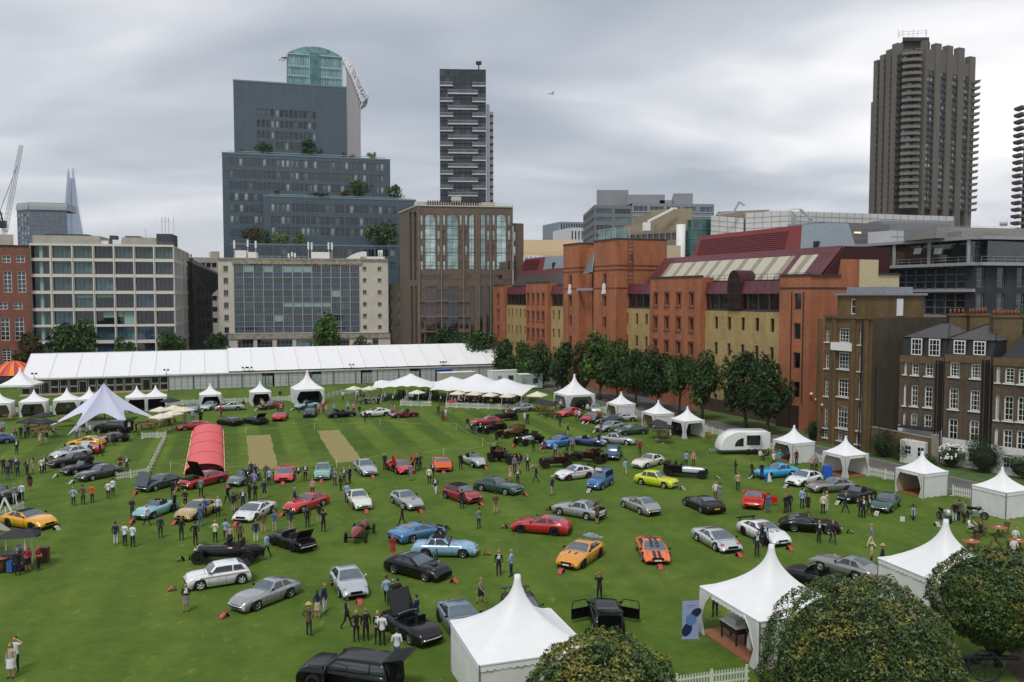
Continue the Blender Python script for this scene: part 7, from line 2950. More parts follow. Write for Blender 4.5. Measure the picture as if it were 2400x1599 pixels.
simple('information_sign','low black information panel on the deck of the open decked tent','panel',inT(1.6,1.3),[('panel',black,lambda b:b.box((0,0,.75),(.7,.08,1.2)))],th)
p=G(1938,1120)
simple('blue_display','bright blue cloth covered table beside the curtained small tent','table',p,[('cloth',mat('bright blue cloth','#1b4fae',.6,var=.1),lambda b:b.box((0,0,.6),(1.0,.8,1.2),top=.7))],short='blue display table')
p=G(1801,1130)
simple('flag_banner','small blue and white pointed banner by the light blue coupe','banner',p,[('banner_sheet',mat('banner white',(.7,.74,.8),.5,var=.05),lambda b:b.mesh([(-.1,0,0),(.35,.05,0),(.02,0,1.2),(-.1,.05,0),(.35,.1,0),(.02,.05,1.2)],[(0,1,2),(5,4,3),(0,3,4,1),(1,4,5,2),(2,5,3,0)])),('banner_edge',mat('banner blue','#1d5fb0',.5),lambda b:b.mesh([(-.38,0,0),(-.1,-.01,0),(0,-.01,1.2),(-.38,.05,0),(-.1,.05,0),(0,.05,1.2)],[(0,1,2),(5,4,3),(0,2,5,3)]))])
for(x,y,lab)in((1043,985,'small wooden crate on the grass below the bar entrance'),(1662,1030,'round wooden tub beside the far picket fence'),(948,948,'brown box against the triangular picket fence'),(1186,956,'brown box against the restaurant picket fence')):
 simple('wooden_crate',lab,'crate',G(x,y),[('crate',teak,lambda b:[b.box((0,0,.12+.2*k),(.6,.5,.17))for k in range(3)])],.3)
simple('high_table','long table with white top and black legs beside the bar umbrellas','table',G(872,948),[('table_top',polem,lambda b:b.box((0,0,1.05),(2.6,.7,.07))),('leg',black,lambda b:b.box((-1.0,0,.5),(.35,.5,1.0))),('leg',black,lambda b:b.box((1.0,0,.5),(.35,.5,1.0)))],.1)
p=G(38,1336)
simple('coffee_cart','white framed coffee cart with a black pitched canopy near the photo edge','cart',p,[('frame',white,lambda b:[b.beam((x,y,.2),(x,y,2.3),.06)for x in(-.8,.8)for y in(-.5,.5)]),('canopy',bp_,lambda b:b.mesh([(-1.1,-.8,2.25),(1.5,-.8,2.35),(1.5,.8,2.35),(-1.1,.8,2.25),(-.2,0,2.75),(1.0,0,2.75)],[(0,1,5,4),(1,2,5),(2,3,4,5),(3,0,4)])),('counter',mat('cart body','#3a3c40',.5,var=.2),lambda b:b.box((0,0,.75),(1.5,.9,.9))),('wheel',mat('tyre','#18181a'),lambda b:b.tube([(-.5,-.55,.28),(-.5,-.45,.28)],.28,14)),('wheel',mat('tyre','#18181a'),lambda b:b.tube([(.5,-.55,.28),(.5,-.45,.28)],.28,14)),('urn',polem,lambda b:b.cyl((.2,0,1.2),.2,.5,12))],.15,'coffee cart')
p=G(4,1300)
simple('canopy_tent','grey and cream pointed canopy cut off at the lower photo edge','canopy',p,[('canopy',mat('greige canvas','#8d8f84',.7,var=.1),lambda b:b.mesh([(-3,-1.2,2.6),(1.5,-1.4,2.0),(-3,1.5,2.8),(-2.6,0,4.3)],[(0,1,3),(1,2,3),(2,0,3)])),('side_panel',bp_,lambda b:b.mesh([(-3,-1.3,2.5),(1.0,-1.5,1.95),(-3,-1.25,3.6)],[(0,1,2)])),('pole',darkmetal,lambda b:b.beam((-1,-1,0),(-1,-1,2.4),.05))],.1)
simple('wooden_crate','stack of slatted wooden crates behind the staff in red shirts','crate stack',G(104,1318),[('crate',teakd,lambda b:[b.box((0,0,.3+.5*k),(.6,.5,.46))for k in range(2)])],.2)
simple('barrel_table','round barrel top table with blue stool by the coffee cart','table',G(4,1342),[('table_top',teak,lambda b:b.cyl((0,0,.95),.5,.06,20)),('barrel',teakd,lambda b:b.tube([(0,0,0),(0,0,.45),(0,0,.95)],[.28,.36,.28],14)),('cloth',mat('mid blue cloth','#2a5c9c'),lambda b:b.box((.65,-.1,.45),(.35,.35,.7)))])
simple('a_frame_sign','white triangular display frame with a red panel behind the yellow sports car','display frame',G(12,1215),[('frame',white,lambda b:(b.beam((-.7,0,0),(0,0,1.7),.12),b.beam((.8,0,0),(0,0,1.7),.12))),('red_panel',mat('red panel','#b83338',.5),lambda b:b.mesh([(-1.0,0,.1),(-.5,0,.1),(-.15,0,1.3),(-.6,0,1.2)],[(0,1,2,3),(3,2,1,0)]))])
p=G(2308,1598)
simple('field_gun','old black field gun with spoked wheel under the corner clipped tree','cannon',p,[('wheel',darkframe,lambda b:(b.tube([(.72*cos(2*pi*i/20),0,.75+.72*sin(2*pi*i/20))for i in range(21)],.05,6),[b.beam((0,0,.75),(.7*cos(i*pi/6),0,.75+.7*sin(i*pi/6)),.04)for i in range(12)])),('barrel',darkframe,lambda b:b.tube([(-.8,.6,.8),(.2,.6,.95),(1.6,.6,1.1)],[.17,.14,.1],12)),('trail',darkframe,lambda b:(b.beam((-.2,.5,.75),(-1.9,.4,.15),.2),b.beam((-.2,.2,.75),(.0,1.1,.75),.12)))],-.3)
g=at(1293,221,95)
T=thing('seagull','grey seagull gliding alone against the cloudy sky','bird',g,.5)
b=MB()
b.tube([(-.28,0,0),(-.1,0,.02),(.12,0,.02),(.26,0,0),(.34,0,-.01)],[.02,.07,.075,.05,.015],8)
b.build('body',[white],T)
for s in(-1,1):
 b=MB()
 b.mesh([(.1,0,.05),(-.1,0,.05),(-.06,s*.35,.16),(.14,s*.35,.18),(-.2,s*.8,.08),(-.08,s*.8,.1)],[(0,1,2,3),(3,2,4,5),(3,2,1,0),(5,4,2,3)])
 b.build('wing',[mat('gull grey','#8b9096')],T)
# ================================================================ cars
def lerpp(pts,f):
 for i in range(len(pts)-1):
  if f<=pts[i+1][0]:
   a,c=pts[i],pts[i+1]
   t=(f-a[0])/max(1e-6,c[0]-a[0])
   t=max(0,min(1,t))
   return a[1]+(c[1]-a[1])*t
 return pts[-1][1]
def smp(pts,f):
 """profile value, softened"""
 e=.022
 return(lerpp(pts,max(0,f-e))+2*lerpp(pts,f)+lerpp(pts,min(1,f+e)))/4
STY={'super':(4.4,1.96,1.14,2.55,.34,.80,.84,[(0,.62),(.02,.82),(.12,.88),(.3,.87),(.5,.84),(.66,.78),(.8,.70),(.95,.55),(1,.40)],(.13,.40,.52,.76),(.93,.80)),'gt':(4.6,1.92,1.28,2.65,.35,.80,.90,[(0,.6),(.02,.84),(.1,.96),(.22,.97),(.5,.92),(.64,.92),(.8,.87),(.93,.74),(1,.50)],(.08,.36,.48,.66),(.86,.78)),'p911':(4.3,1.82,1.3,2.35,.33,.79,.88,[(0,.5),(.03,.72),(.1,.84),(.25,.90),(.5,.87),(.66,.86),(.8,.82),(.93,.70),(1,.46)],(.05,.38,.52,.67),(.82,.76)),'fast':(4.5,1.68,1.26,2.5,.33,.79,.86,[(0,.56),(.02,.74),(.1,.84),(.25,.88),(.5,.86),(.6,.88),(.85,.84),(.95,.74),(1,.52)],(.07,.34,.46,.57),(.8,.78)),'notch':(4.55,1.68,1.34,2.6,.32,.80,.88,[(0,.52),(.02,.82),(.05,.88),(.25,.91),(.6,.91),(.8,.89),(.95,.80),(1,.56)],(.20,.33,.5,.61),(.88,.86)),'saloon':(4.2,1.6,1.42,2.5,.31,.80,.92,[(0,.5),(.02,.88),(.05,.93),(.6,.94),(.9,.90),(.97,.84),(1,.55)],(.17,.27,.55,.66),(.92,.92)),'hatch':(3.9,1.72,1.38,2.48,.33,.79,.93,[(0,.5),(.02,.92),(.06,.96),(.6,.95),(.9,.88),(.97,.8),(1,.5)],(.03,.20,.55,.67),(.96,.93)),'suv':(4.75,1.98,1.62,2.9,.40,.80,1.12,[(0,.6),(.02,1.1),(.06,1.14),(.6,1.14),(.9,1.08),(.97,.98),(1,.6)],(.01,.08,.57,.70),(.95,.9)),'van':(3.6,1.52,1.62,2.1,.30,.80,1.02,[(0,.5),(.02,1.0),(.6,1.03),(.75,.99),(.92,.92),(.98,.8),(1,.5)],(.0,.035,.53,.63),(.96,.8)),'muscle':(4.7,1.82,1.31,2.75,.34,.80,.90,[(0,.5),(.02,.88),(.08,.93),(.3,.95),(.6,.93),(.9,.88),(.98,.8),(1,.55)],(.06,.36,.49,.57),(.93,.92)),'open':(4.3,1.66,1.12,2.45,.33,.80,.86,[(0,.5),(.03,.74),(.12,.84),(.28,.88),(.45,.84),(.6,.87),(.82,.84),(.94,.74),(1,.50)],None,(.78,.74)),'xk':(4.4,1.6,1.15,2.6,.34,.80,.92,[(0,.36),(.05,.58),(.15,.78),(.3,.92),(.45,.84),(.57,.98),(.8,.95),(.93,.84),(1,.45)],None,(.58,.55)),}
CHROME=mat('chrome',(.7,.7,.7),.12,1.0,var=0)
TYRE=mat('tyre','#18181a',.9)
RIM=mat('alloy rim',(.55,.55,.56),.25,.9,var=0)
RIMS={'X':mat('red rim','#8a2a1c',.4,var=0),'W':mat('white rim',(.75,.75,.75),.4,var=0),'K':mat('black rim','#101012',.35,var=0)}
CGLASS=glassmat('car glass','#2a3236',.03,var=.3,scale=2,spec=1.0)
WGLASS=glassmat('windscreen glass','#66727a',.04,var=.25,scale=2,spec=1.0,metal=.35)  # lighter copy of the car glass, sky reflection put into its colour
CDARK=mat('dark trim','#08090a',.6,var=.2,spec=.2)
LAMP=glassmat('lamp glass','#a9adab',.08,var=.2,scale=5)
TAIL=mat('tail lamp','#7d1512',.25,var=0)
AMBER=mat('amber lamp','#d8622a',.3,var=0)
LEATH=mat('leather','#3a2a20',.6,var=.2)
BROWNL=mat('tan leather','#6e4a30',.6,var=.2)
PLW=mat('white plate',(.75,.75,.72),.5,var=0)
PLY=mat('yellow plate','#c9a222',.5,var=0)
CMESH={}
def paint(c,metal=None):
 k='paint '+c
 if k in MATS:
  return MATS[k]
 r_=rgb(c)
 grey=max(r_)-min(r_)<.08 and.12<sum(r_)/3<.6
 dark=sum(r_)<.12
 if dark:
  r_=tuple(v*.45 for v in r_)
 return mat(k,r_,.28 if not grey else.32,.35 if grey else 0.0,var=.03,coat=.35 if dark else 1.0,spec=.3 if dark else.5)
def body_funcs(st):
 L,W,H,wb,wr,fa,belt,deck,gh,(tr,tf)=STY[st]
 xa_=(fa-.5)*L
 xr_=xa_-wb
 R_=wr+.055
 w=lambda f:W/2*min(1,(tr+(1-tr)*min(1,f/.16)**.6)if f<.5 else(tf+(1-tf)*min(1,(1-f)/.22)**.55))
 def low(x):
  z=.17
  for xx in(xa_,xr_):
   if abs(x-xx)<R_:
    z=max(z,wr+sqrt(R_*R_-(x-xx)**2))
  return z
 return L,W,H,wb,wr,xa_,xr_,R_,w,low,deck,gh,belt
def ring(st,F_,x,wide=1.0):
 L,W,H,wb,wr,xa_,xr_,R_,w,low,deck,gh,belt=F_
 f=x/L+.5
 zt=smp(deck,f)
 hw=w(f)*wide
 lo=min(low(x),zt-.16)
 if f<.015 or f>.985:
  lo=max(lo,.26)
 zs=zt-.12
 sw=0
 for xx in(xa_,xr_):
  sw=max(sw,exp(-((x-xx)/.42)**2))
 k=.045 if st in('gt','super','p911','fast','open')else.015
 if st=='xk':
  k=.1
  hw=hw*(.86+.2*sw)
 top=zt+sw*k*(.3 if st!='xk' else-.4)
 return[(0,zt+.015),(hw*.45,zt+.008),(hw*.80,top-.02+sw*k*.8),(hw*.95,top-.075+sw*k*.4),(hw*.995,zs-.09),(hw,(zs+.3)/2 if lo<(zs+.3)/2 else(lo+zs-.09)/2),(hw*.975,lo),(hw*.75,lo)]
def make_shell(st,F_):
 L,W,H,wb,wr,xa_,xr_,R_,w,low,deck,gh,belt=F_
 xd,xc,xb,xa=[(g-.5)*L for g in gh]
 def sh(x,t):
  """t in -1..1 over the top, beyond that down the sides (to +-2)"""
  f=x/L+.5
  base=smp(deck,f)-.05
  if x>xb:
   q=max(0,(xa-x)/(xa-xb))
   h=(H-base)*(q**.85)
  elif x<xc:
   q=max(0,(x-xd)/(xc-xd))
   h=(H-base)*(sin(q*pi/2)**(1.0 if st not in('van','hatch','suv')else.8))
  else:
   q=(x-xc)/(xb-xc)
   h=H-base-.02+.02*sin(pi*q)*1.5
  hm=H-base
  wl=w(f)*.9
  wu=wl-(wl-W/2*.66)*(h/hm)**1.1 if hm>0 else wl
  if st in('van','suv','hatch'):
   wu=wl-(wl-W/2*.76)*(h/hm)
  z=base+h
  s=1 if t>=0 else-1
  a=abs(t)
  if a<=1:
   return Vector((x,s*a*wu,z-.045*a**3*(h/hm)))
  v=a-1
  return Vector((x,s*(wu+(wl-wu)*v+.02*sin(pi*v)),z-.045*(h/hm)+(base-.02-z+.045)*v))
 return sh,xd,xc,xb,xa
def patch(sh,x0,x1,t0,t1,nx,nt,off=.012,fx=None):
 P=[]
 for i in range(nx+1):
  row=[]
  for j in range(nt+1):
   t=t0+(t1-t0)*j/nt
   a,c=(x0,x1)if fx is None else fx(j/nt)
   x=a+(c-a)*i/nx
   p=sh(x,t)
   e=.02
   du=sh(x+e,t)-sh(x-e,t)
   dv=sh(x,min(2,t+.04))-sh(x,max(-2,t-.04))
   n=du.cross(dv)
   if n.length>1e-9:
    n.normalize()
   if n.z<0 and abs(t)<1.0:
    n=-n
   if abs(t)>=1.0 and n.y*t<0:
    n=-n
   row.append(p+n*off)
  P.append(row)
 return P
def wheel_parts():
 b=MB()
 n=20
 prof=[(.62,.0),(.9,.0),(.985,.03),(1,.08),(1,.5),(.9,.56),(.5,.56)]
 P=[[(r_*cos(2*pi*k/n),y-.02,r_*sin(2*pi*k/n))for k in range(n+1)]for r_,y in prof]
 b.grid(P,0,True)
 t=b.data('wheel',[TYRE])
 b=MB()
 b.face([(.64*cos(2*pi*k/n),.12,.64*sin(2*pi*k/n))for k in range(n)],1)
 P=[[(r_*cos(2*pi*k/n),y,r_*sin(2*pi*k/n))for k in range(n+1)]for r_,y in((.66,-.01),(.6,.0),(.57,.1))]
 b.grid(P,0,True)
 for k in range(5):
  a=2*pi*k/5
  for s in(-.12,.12):
   b.beam((.08*cos(a),.03,.08*sin(a)),(.6*cos(a+s),.02,.6*sin(a+s)),.1,.07)
 b.tube([(0,0,0),(0,.1,0)],.13,10)
 r_=b.data('rim',[RIM,CDARK])
 b=MB()
 P=[[(r2*cos(2*pi*k/n),y,r2*sin(2*pi*k/n))for k in range(n+1)]for r2,y in((.66,-.01),(.6,.0),(.57,.1))]
 b.grid(P,0,True)
 b.tube([(0,-.02,0),(0,.06,0)],[.28,.3],14)
 b.face([(.6*cos(2*pi*k/n),.07,.6*sin(2*pi*k/n))for k in range(n)])
 h_=b.data('rim',[RIM,CDARK])
 return t,r_,h_
WT,WR_,WH=wheel_parts()
def add_wheels(T,xs,tw,wr,rimm=None,hub=False,wfac=1.0):
 for x in xs:
  for s in(-1,1):
   o=obj('wheel',WT,T,(x,s*tw,wr),0 if s<0 else pi,scale=(wr,wr*wfac,wr))
   r_=obj('rim',WH if hub else WR_,o,mats={0:rimm}if rimm else None)
def cmesh(key,fn):
 if key not in CMESH:
  CMESH[key]=fn()
 return CMESH[key]
def build_styles(st):
 F_=body_funcs(st)
 L,W,H,wb,wr,xa_,xr_,R_,w,low,deck,gh,belt=F_
 xs=set([-L/2,-L/2+.03,-L/2+.1,L/2,L/2-.03,L/2-.1]+[-L/2+L*i/22 for i in range(1,22)])
 for xx in(xa_,xr_):
  for k in(1.0,.97,.8,.5,0):
   xs|={xx-R_*k,xx+R_*k}
 xs=sorted(xs)
 xs=[x for i,x in enumerate(xs)if i==0 or x-xs[i-1]>.015]
 out={}
 b=MB()
 P=[]
 for x in xs:
  r_=ring(st,F_,x,.97 if abs(x)>L/2-.01 else 1.0)
  P.append([(x,-y,z)for y,z in r_[::-1]]+[(x,y,z)for y,z in r_[1:]])
 b.grid(P,0,True,True)
 b.face(P[0])
 b.face(P[-1][::-1])
 if gh:
  sh,xd,xc,xb,xa=make_shell(st,F_)
  n=20
  Q=[[sh(xd+(xa-xd)*i/n,-2+4*j/16)for j in range(17)]for i in range(n+1)]
  b.grid(Q,0,True,True)
  out['sh']=(sh,xd,xc,xb,xa)
 out['body']=b.data('body',[CDARK])
 b=MB()
 b.box((0,0,.3),(L*.86,W*.66,.38))  # dark box under the car, hung low to deepen the contact shadow
 out['under']=b.data('underbody',[CDARK])
 gl=[]
 if gh:
  wsl=MB()
  wsl.grid(patch(sh,xb+(xa-xb)*.06,xa-(xa-xb)*.04,-.93,.93,6,8),0,True,True)
  gl.append(('windscreen',wsl))
  rb=.30 if st in('fast','p911','gt','muscle')else.08
  if st=='super':
   rb=.35
  if st!='van':
   r2=MB()
   r2.grid(patch(sh,xd+(xc-xd)*rb,xc-(xc-xd)*.06,-.86,.86,5,8),0,True,True)
   gl.append(('rear_window',r2))
  for s in(-1,1):
   mid=xc+(xb-xc)*(.25 if st in('saloon','hatch','suv','notch')else.0)
   for(a0,a1,c0,c1)in((mid+.04,mid+.04,xb-.03,xb+(xa-xb)*.72),(xd+(xc-xd)*.72,xd+(xc-xd)*.42,mid-.04,mid-.04)):
    if st=='van' and a0<mid:
     continue
    if a1>c1-.1:
     continue
    q=MB()
    fx=lambda v,a0=a0,a1=a1,c0=c0,c1=c1:(a0+(a1-a0)*v,c0+(c1-c0)*v)
    q.grid(patch(sh,0,0,s*1.10,s*1.86,5,3,.012,fx),0,True,s<0)
    gl.append(('side_window',q))
 out['glass']=[(n_,q.data(n_,[CGLASS if n_=='side_window' else WGLASS]))for n_,q in gl]
 f=[]
 zf,zr=smp(deck,.975),smp(deck,.02)
 wf_,wr2=w(.985),w(.02)
 round_l=st in('fast','notch','saloon','hatch','van','open','xk','muscle')
 for s in(-1,1):
  q=MB()
  if st=='p911':
   xh=L/2-.36
   q.ball((xh,s*wf_*.88,smp(deck,xh/L+.5)-.06),(.15,.11,.1),12,7)
  elif round_l:
   q.tube([(L/2-.18,s*wf_*.74,zf-.16),(L/2+.025,s*wf_*.74,zf-.18)],[.1,.095],12)
  else:
   xh=L/2-.42
   z1=smp(deck,xh/L+.5)
   q.mesh([(xh-.16,s*wf_*.95,z1+.03),(xh-.06,s*wf_*.62,z1+.03),(L/2-.16,s*wf_*.60,zf-.0),(L/2-.16,s*wf_*.93,zf-.07),(xh,s*wf_*.8,z1-.1),(L/2-.1,s*wf_*.7,zf-.12)],[(0,1,2,3),(3,2,1,0),(0,3,5,4),(1,4,5,2)])
  f.append(('headlight',q.data('headlight',[LAMP])))
  q=MB()
  q.box((-L/2-.005,s*wr2*.70,zr-.18),(.05,.3,.12))
  f.append(('tail_light',q.data('tail_light',[TAIL])))
 q=MB()
 q.box((L/2+.005,0,.46 if not round_l else zf-.24),(.05,wf_*(.95 if not round_l else.9),.15))
 if not round_l:
  q.box((L/2-.02,0,.25),(.1,wf_*1.6,.1))
 f.append(('grille',q.data('grille',[CDARK])))
 q=MB()
 q.box((-L/2-.01,0,.33),(.06,wr2*1.4,.16))
 f.append(('rear_valance',q.data('rear_valance',[CDARK])))
 q=MB()
 q.box((L/2+.05,0,.36),(.02,.48,.1))
 f.append(('number_plate',q.data('number_plate',[PLW])))
 q=MB()
 q.box((-L/2-.05,0,.52),(.02,.5,.12))
 f.append(('number_plate',q.data('number_plate',[PLY])))
 if round_l and st not in('hatch','xk'):
  for sg in(1,-1):
   q=MB()
   x=sg*(L/2+.06)
   ww=(wf_ if sg>0 else wr2)
   q.tube([(x-sg*.28,-ww*1.0,.46),(x,-ww*.8,.46),(x+sg*.02,0,.46),(x,ww*.8,.46),(x-sg*.28,ww*1.0,.46)],.045,6)
   f.append(('bumper',q.data('bumper',[CHROME])))
 for s in(-1,1):
  if gh:
   q=MB()
   p=sh(xa-.12,1.75*s)
   q.ball((p.x,p.y+s*.12,p.z+.1),(.06,.1,.07),8,5)
   q.beam((p.x,p.y,p.z+.04),(p.x,p.y+s*.1,p.z+.08),.03)
   f.append(('mirror',q.data('mirror',[CDARK])))
  q=MB()
  q.beam(((-.02 if gh else-.1),s*(W/2*.995+.003),.6),(.14,s*(W/2*.995+.003),.6),.03,.02)
  f.append(('door_handle',q.data('door_handle',[CHROME])))
  q=MB()
  for xx in(.0-.42,.0+.62):
   q.beam((xx,s*(W/2+.002),.26),(xx,s*(W/2+.002),belt-.2),.012)
  f.append(('door_gap',q.data('door_gap',[CDARK])))
 if round_l is False and st!='p911':
  pass
 out['fascia']=f
 q=MB()
 if gh:
  bx=xa
 else:
  bx=L*.08
 for s in(-1,1):
  q.beam((bx+.12,s*w(.75)*.72,smp(deck,.68)+.012),(L/2-.3,s*w(.9)*.66,smp(deck,.93)+.012),.014,.01)
 q.beam((bx+.12,-w(.75)*.72,smp(deck,(bx+.12)/L+.5)+.02),(bx+.12,w(.75)*.72,smp(deck,(bx+.12)/L+.5)+.02),.014,.01)
 out['seam']=q.data('bonnet_gap',[CDARK])
 out['F']=F_
 return out
def seats(T,L,z,m,xs=(-.35,)):
 for x in xs:
  for s in(-1,1):
   b=MB()
   b.box((x,s*.34,z-.2),(.48,.44,.16))
   b.box((x-.26,s*.34,z+.02),(.14,.44,.46))
   b.build('seat',[m],T)
 b=MB()
 n=14
 b.tube([(.3+.05*sin(2*pi*i/n),-.34+.18*cos(2*pi*i/n),z+.0+.18*sin(2*pi*i/n))for i in range(n+1)],.014,5)
 b.beam((.3,-.34,z),(.6,-.34,z-.1),.03)
 b.build('steering_wheel',[CDARK],T)
def place(loc4):
 """two near-side wheel contacts (front, rear) or centre + heading -> position, angle"""
 return loc4
def pose(spec,wb,tw):
 v=[float(q)for q in spec.split(',')]
 if len(v)==4:
  a,c=G(v[0],v[1]),G(v[2],v[3])
  d=(a-c).normalized()
  n=Vector((-d.y,d.x,0))
  if n.y<0:
   n=-n
  mid=(a+c)/2+n*tw
  return mid,atan2(d.y,d.x)
 p=G(v[0],v[1])
 h=radians(v[2])
 d=Vector((sin(h),-cos(h),0))
 return p,atan2(d.y,d.x)
def board(T_short,p,d,m,word):
 o=thing('information_board','%s sloping information board in front of the %s'%(word,T_short),'sign',(p.x,p.y,0),atan2(d.y,d.x),'sloping information boards')
 b=MB()
 b.mesh([(.28,-.17,.03),(.28,.17,.03),(-.1,.17,.34),(-.1,-.17,.34)],[(0,1,2,3),(3,2,1,0)])
 b.build('board_face',[m],o)
 b=MB()
 b.mesh([(-.1,.16,.33),(-.1,-.16,.33),(-.3,-.16,.0),(-.3,.16,.0)],[(0,1,2,3),(3,2,1,0)])
 b.build('board_stand',[CDARK],o)
 b=MB()
 for k in range(4):
  t=.2+k*.17
  b.box((.28-.38*t+.012,0,.03+.31*t+.01),(.02,.22,.02))
 b.build('printed_lines',[mat('pale print','#c9b0a8',.6)],o)
REDB,WHB=mat('red board','#d8463f',.5,var=.04),mat('white board',(.76,.76,.76),.5,var=.03)
def car(st,col,spec,ex,label,short,name='car',rimc=None):
 if st not in CMESH:
  CMESH[st]=build_styles(st)
 S=CMESH[st]
 L,W,H,wb,wr,xa_,xr_,R_,w,low,deck,gh,belt=S['F']
 p,a=pose(spec,wb,W/2-.1)
 d=Vector((cos(a),sin(a),0))
 mid=(xa_+xr_)/2
 if len(spec.split(','))==4:
  p=p-d*mid
 T=thing(name,label,'car' if name!='delivery_van' else 'van',(p.x,p.y,0),a,'show cars on the lawn')
 pm=paint(col)
 obj('body',S['body'],T,mats={0:pm})
 obj('underbody',S['under'],T)
 for n_,me in S['glass']:
  obj(n_,me,T)
 for n_,me in S['fascia']:
  if n_=='number_plate' and 'P' not in ex:
   continue
  obj(n_,me,T,mats={0:pm}if n_=='mirror' and st in('p911','gt')and 'K' not in ex else None)
 obj('bonnet_gap',S['seam'],T)
 rk=[RIMS[c]for c in ex if c in RIMS]
 add_wheels(T,(xa_,xr_),W/2-.0,wr,rk[0]if rk else None,st in('saloon','van','xk')or 'c' in ex)
 def add(n_,fn,m):
  b=MB()
  fn(b)
  return b.build(n_,m if isinstance(m,list)else[m],T)
 fb=smp(deck,.5)
 if gh:
  sh,xd,xc,xb,xa=S['sh']
 else:
  xa,xb,xc,xd=L*.10,0,-L*.16,-L*.22
 if not gh:
  add('cockpit',lambda b:b.box((-.28,0,fb-.04),(1.35 if 'M' not in ex else 1.6,W*.66,.16)),CDARK)
  seats(T,L,fb+.08,LEATH if 'b' not in ex else CDARK)
  def scr(b):
   P=[[(xa+.1-.1*(2*j/6-1)**2-.24*i,(2*j/6-1)*W*(.36-.02*i),fb+.0+.36*i)for j in range(7)]for i in(0,1)]
   b.grid(P,0,True)
   b.grid(P,0,True,True)
  add('windscreen',scr,WGLASS)
  add('screen_frame',lambda b:b.tube([(xa+.1-.1*(2*j/6-1)**2-.24,(2*j/6-1)*W*.34,fb+.37)for j in range(7)],.016,5),CHROME)
 if 'R' in ex:
  q=MB()
  q.grid(patch(sh,xc-.05,xb+.04,-1.0,1.0,5,6,.014),0,True,True)
  q.build('roof_panel',[CDARK],T)
 if 'T' in ex:
  def stripe(b):
   for s in(-.17,.17):
    for(x0,x1)in((-L/2+.05,(xd if gh else xc)-.02),((xa if gh else xa+.2)+.05,L/2-.03)):
     n=8
     P=[[(x0+(x1-x0)*i/n,s+q_*.11,smp(deck,(x0+(x1-x0)*i/n)/L+.5)+.026)for q_ in(-1,1)]for i in range(n+1)]
     b.grid(P,0,True,True)
    if gh:
     P=patch(sh,xd+.03,xa-.03,(s-.11)/(W*.33),(s+.11)/(W*.33),8,1,.016)
     b.grid(P,0,True,True)
  add('racing_stripe',stripe,mat('stripe %s'%('silver' if col<'#5' else 'dark'),'#c4c8cc' if col<'#5' else '#2c2e31',.4,var=0))
 if 'S' in ex:
  hz={'super':1.02,'p911':1.12,'gt':1.12}.get(st,1.1)
  add('rear_wing',lambda b:(b.box((-L/2+.12,0,hz),(.3,W*.9,.04)),b.box((-L/2+.2,-W*.32,hz-.13),(.12,.03,.26)),b.box((-L/2+.2,W*.32,hz-.13),(.12,.03,.26))),pm if 'K' not in ex else CDARK)
 if 'H' in ex or 'h' in ex:
  x0,x1=(xa+.15,L/2-.1)
  ln=x1-x0
  z0=smp(deck,.72)
  if 'H' in ex:
   def hd(b):
    P=[[(x0+ln*t*.45,(2*j/4-1)*W*.42,z0+.05+ln*t*.86)for j in range(5)]for t in(0,.5,1)]
    Q=[[(q[0]-.04,q[1],q[2]+.03)for q in r_]for r_ in P]
    b.grid(P,1,False)
    b.grid(Q,0,True,True)
  else:
   def hd(b):
    P=[[(x1+.05-ln*t*.38+.1,(2*j/4-1)*W*(.46-.03*t),z0-.25+ln*t*.72)for j in range(5)]for t in(0,.5,1)]
    Q=[[(q[0]+.07,q[1],q[2]+.04)for q in r_]for r_ in P]
    b.grid(P,1,False,True)
    b.grid(Q,0,True,False)
    for s in(0,4):
     b.face([P[0][s],P[1][s],P[2][s],Q[2][s],Q[1][s],Q[0][s]])
    b.face([P[2][j]for j in range(5)]+[Q[2][j]for j in range(4,-1,-1)])
  add('bonnet',hd,[pm,CDARK])
  add('engine_bay',lambda b:b.box(((x0+x1)/2-.05,0,z0-.02),(ln*.8,W*.7,.1)),CDARK)
 if 'B' in ex:
  zb=smp(deck,.06)
  add('boot_lid',lambda b:b.mesh([(-L/2+.75,-W*.4,zb+.1),(-L/2+.75,W*.4,zb+.1),(-L/2+.3,W*.38,zb+.75),(-L/2+.3,-W*.38,zb+.75),(-L/2+.7,-W*.4,zb+.14),(-L/2+.7,W*.4,zb+.14),(-L/2+.25,W*.38,zb+.79),(-L/2+.25,-W*.38,zb+.79)],[(0,1,2,3),(7,6,5,4),(0,4,5,1),(3,2,6,7),(0,3,7,4),(1,5,6,2)]),pm)
  add('boot_well',lambda b:b.box((-L/2+.35,0,zb),(.55,W*.7,.1)),CDARK)
 if 'G' in ex:
  add('tailgate',lambda b:(b.mesh([(-L/2+.35,-W*.38,H+.02),(-L/2+.35,W*.38,H+.02),(-L/2-.65,W*.38,H+.22),(-L/2-.65,-W*.38,H+.22),(-L/2+.35,-W*.38,H+.1),(-L/2+.35,W*.38,H+.1),(-L/2-.62,W*.38,H+.32),(-L/2-.62,-W*.38,H+.32)],[(3,2,1,0),(4,5,6,7),(3,7,6,2),(0,3,7,4),(1,5,6,2)]),),pm)
  add('boot_opening',lambda b:b.box((-L/2-.015,0,(belt+H)/2-.25),(.05,W*.74,H-.75)),CDARK)
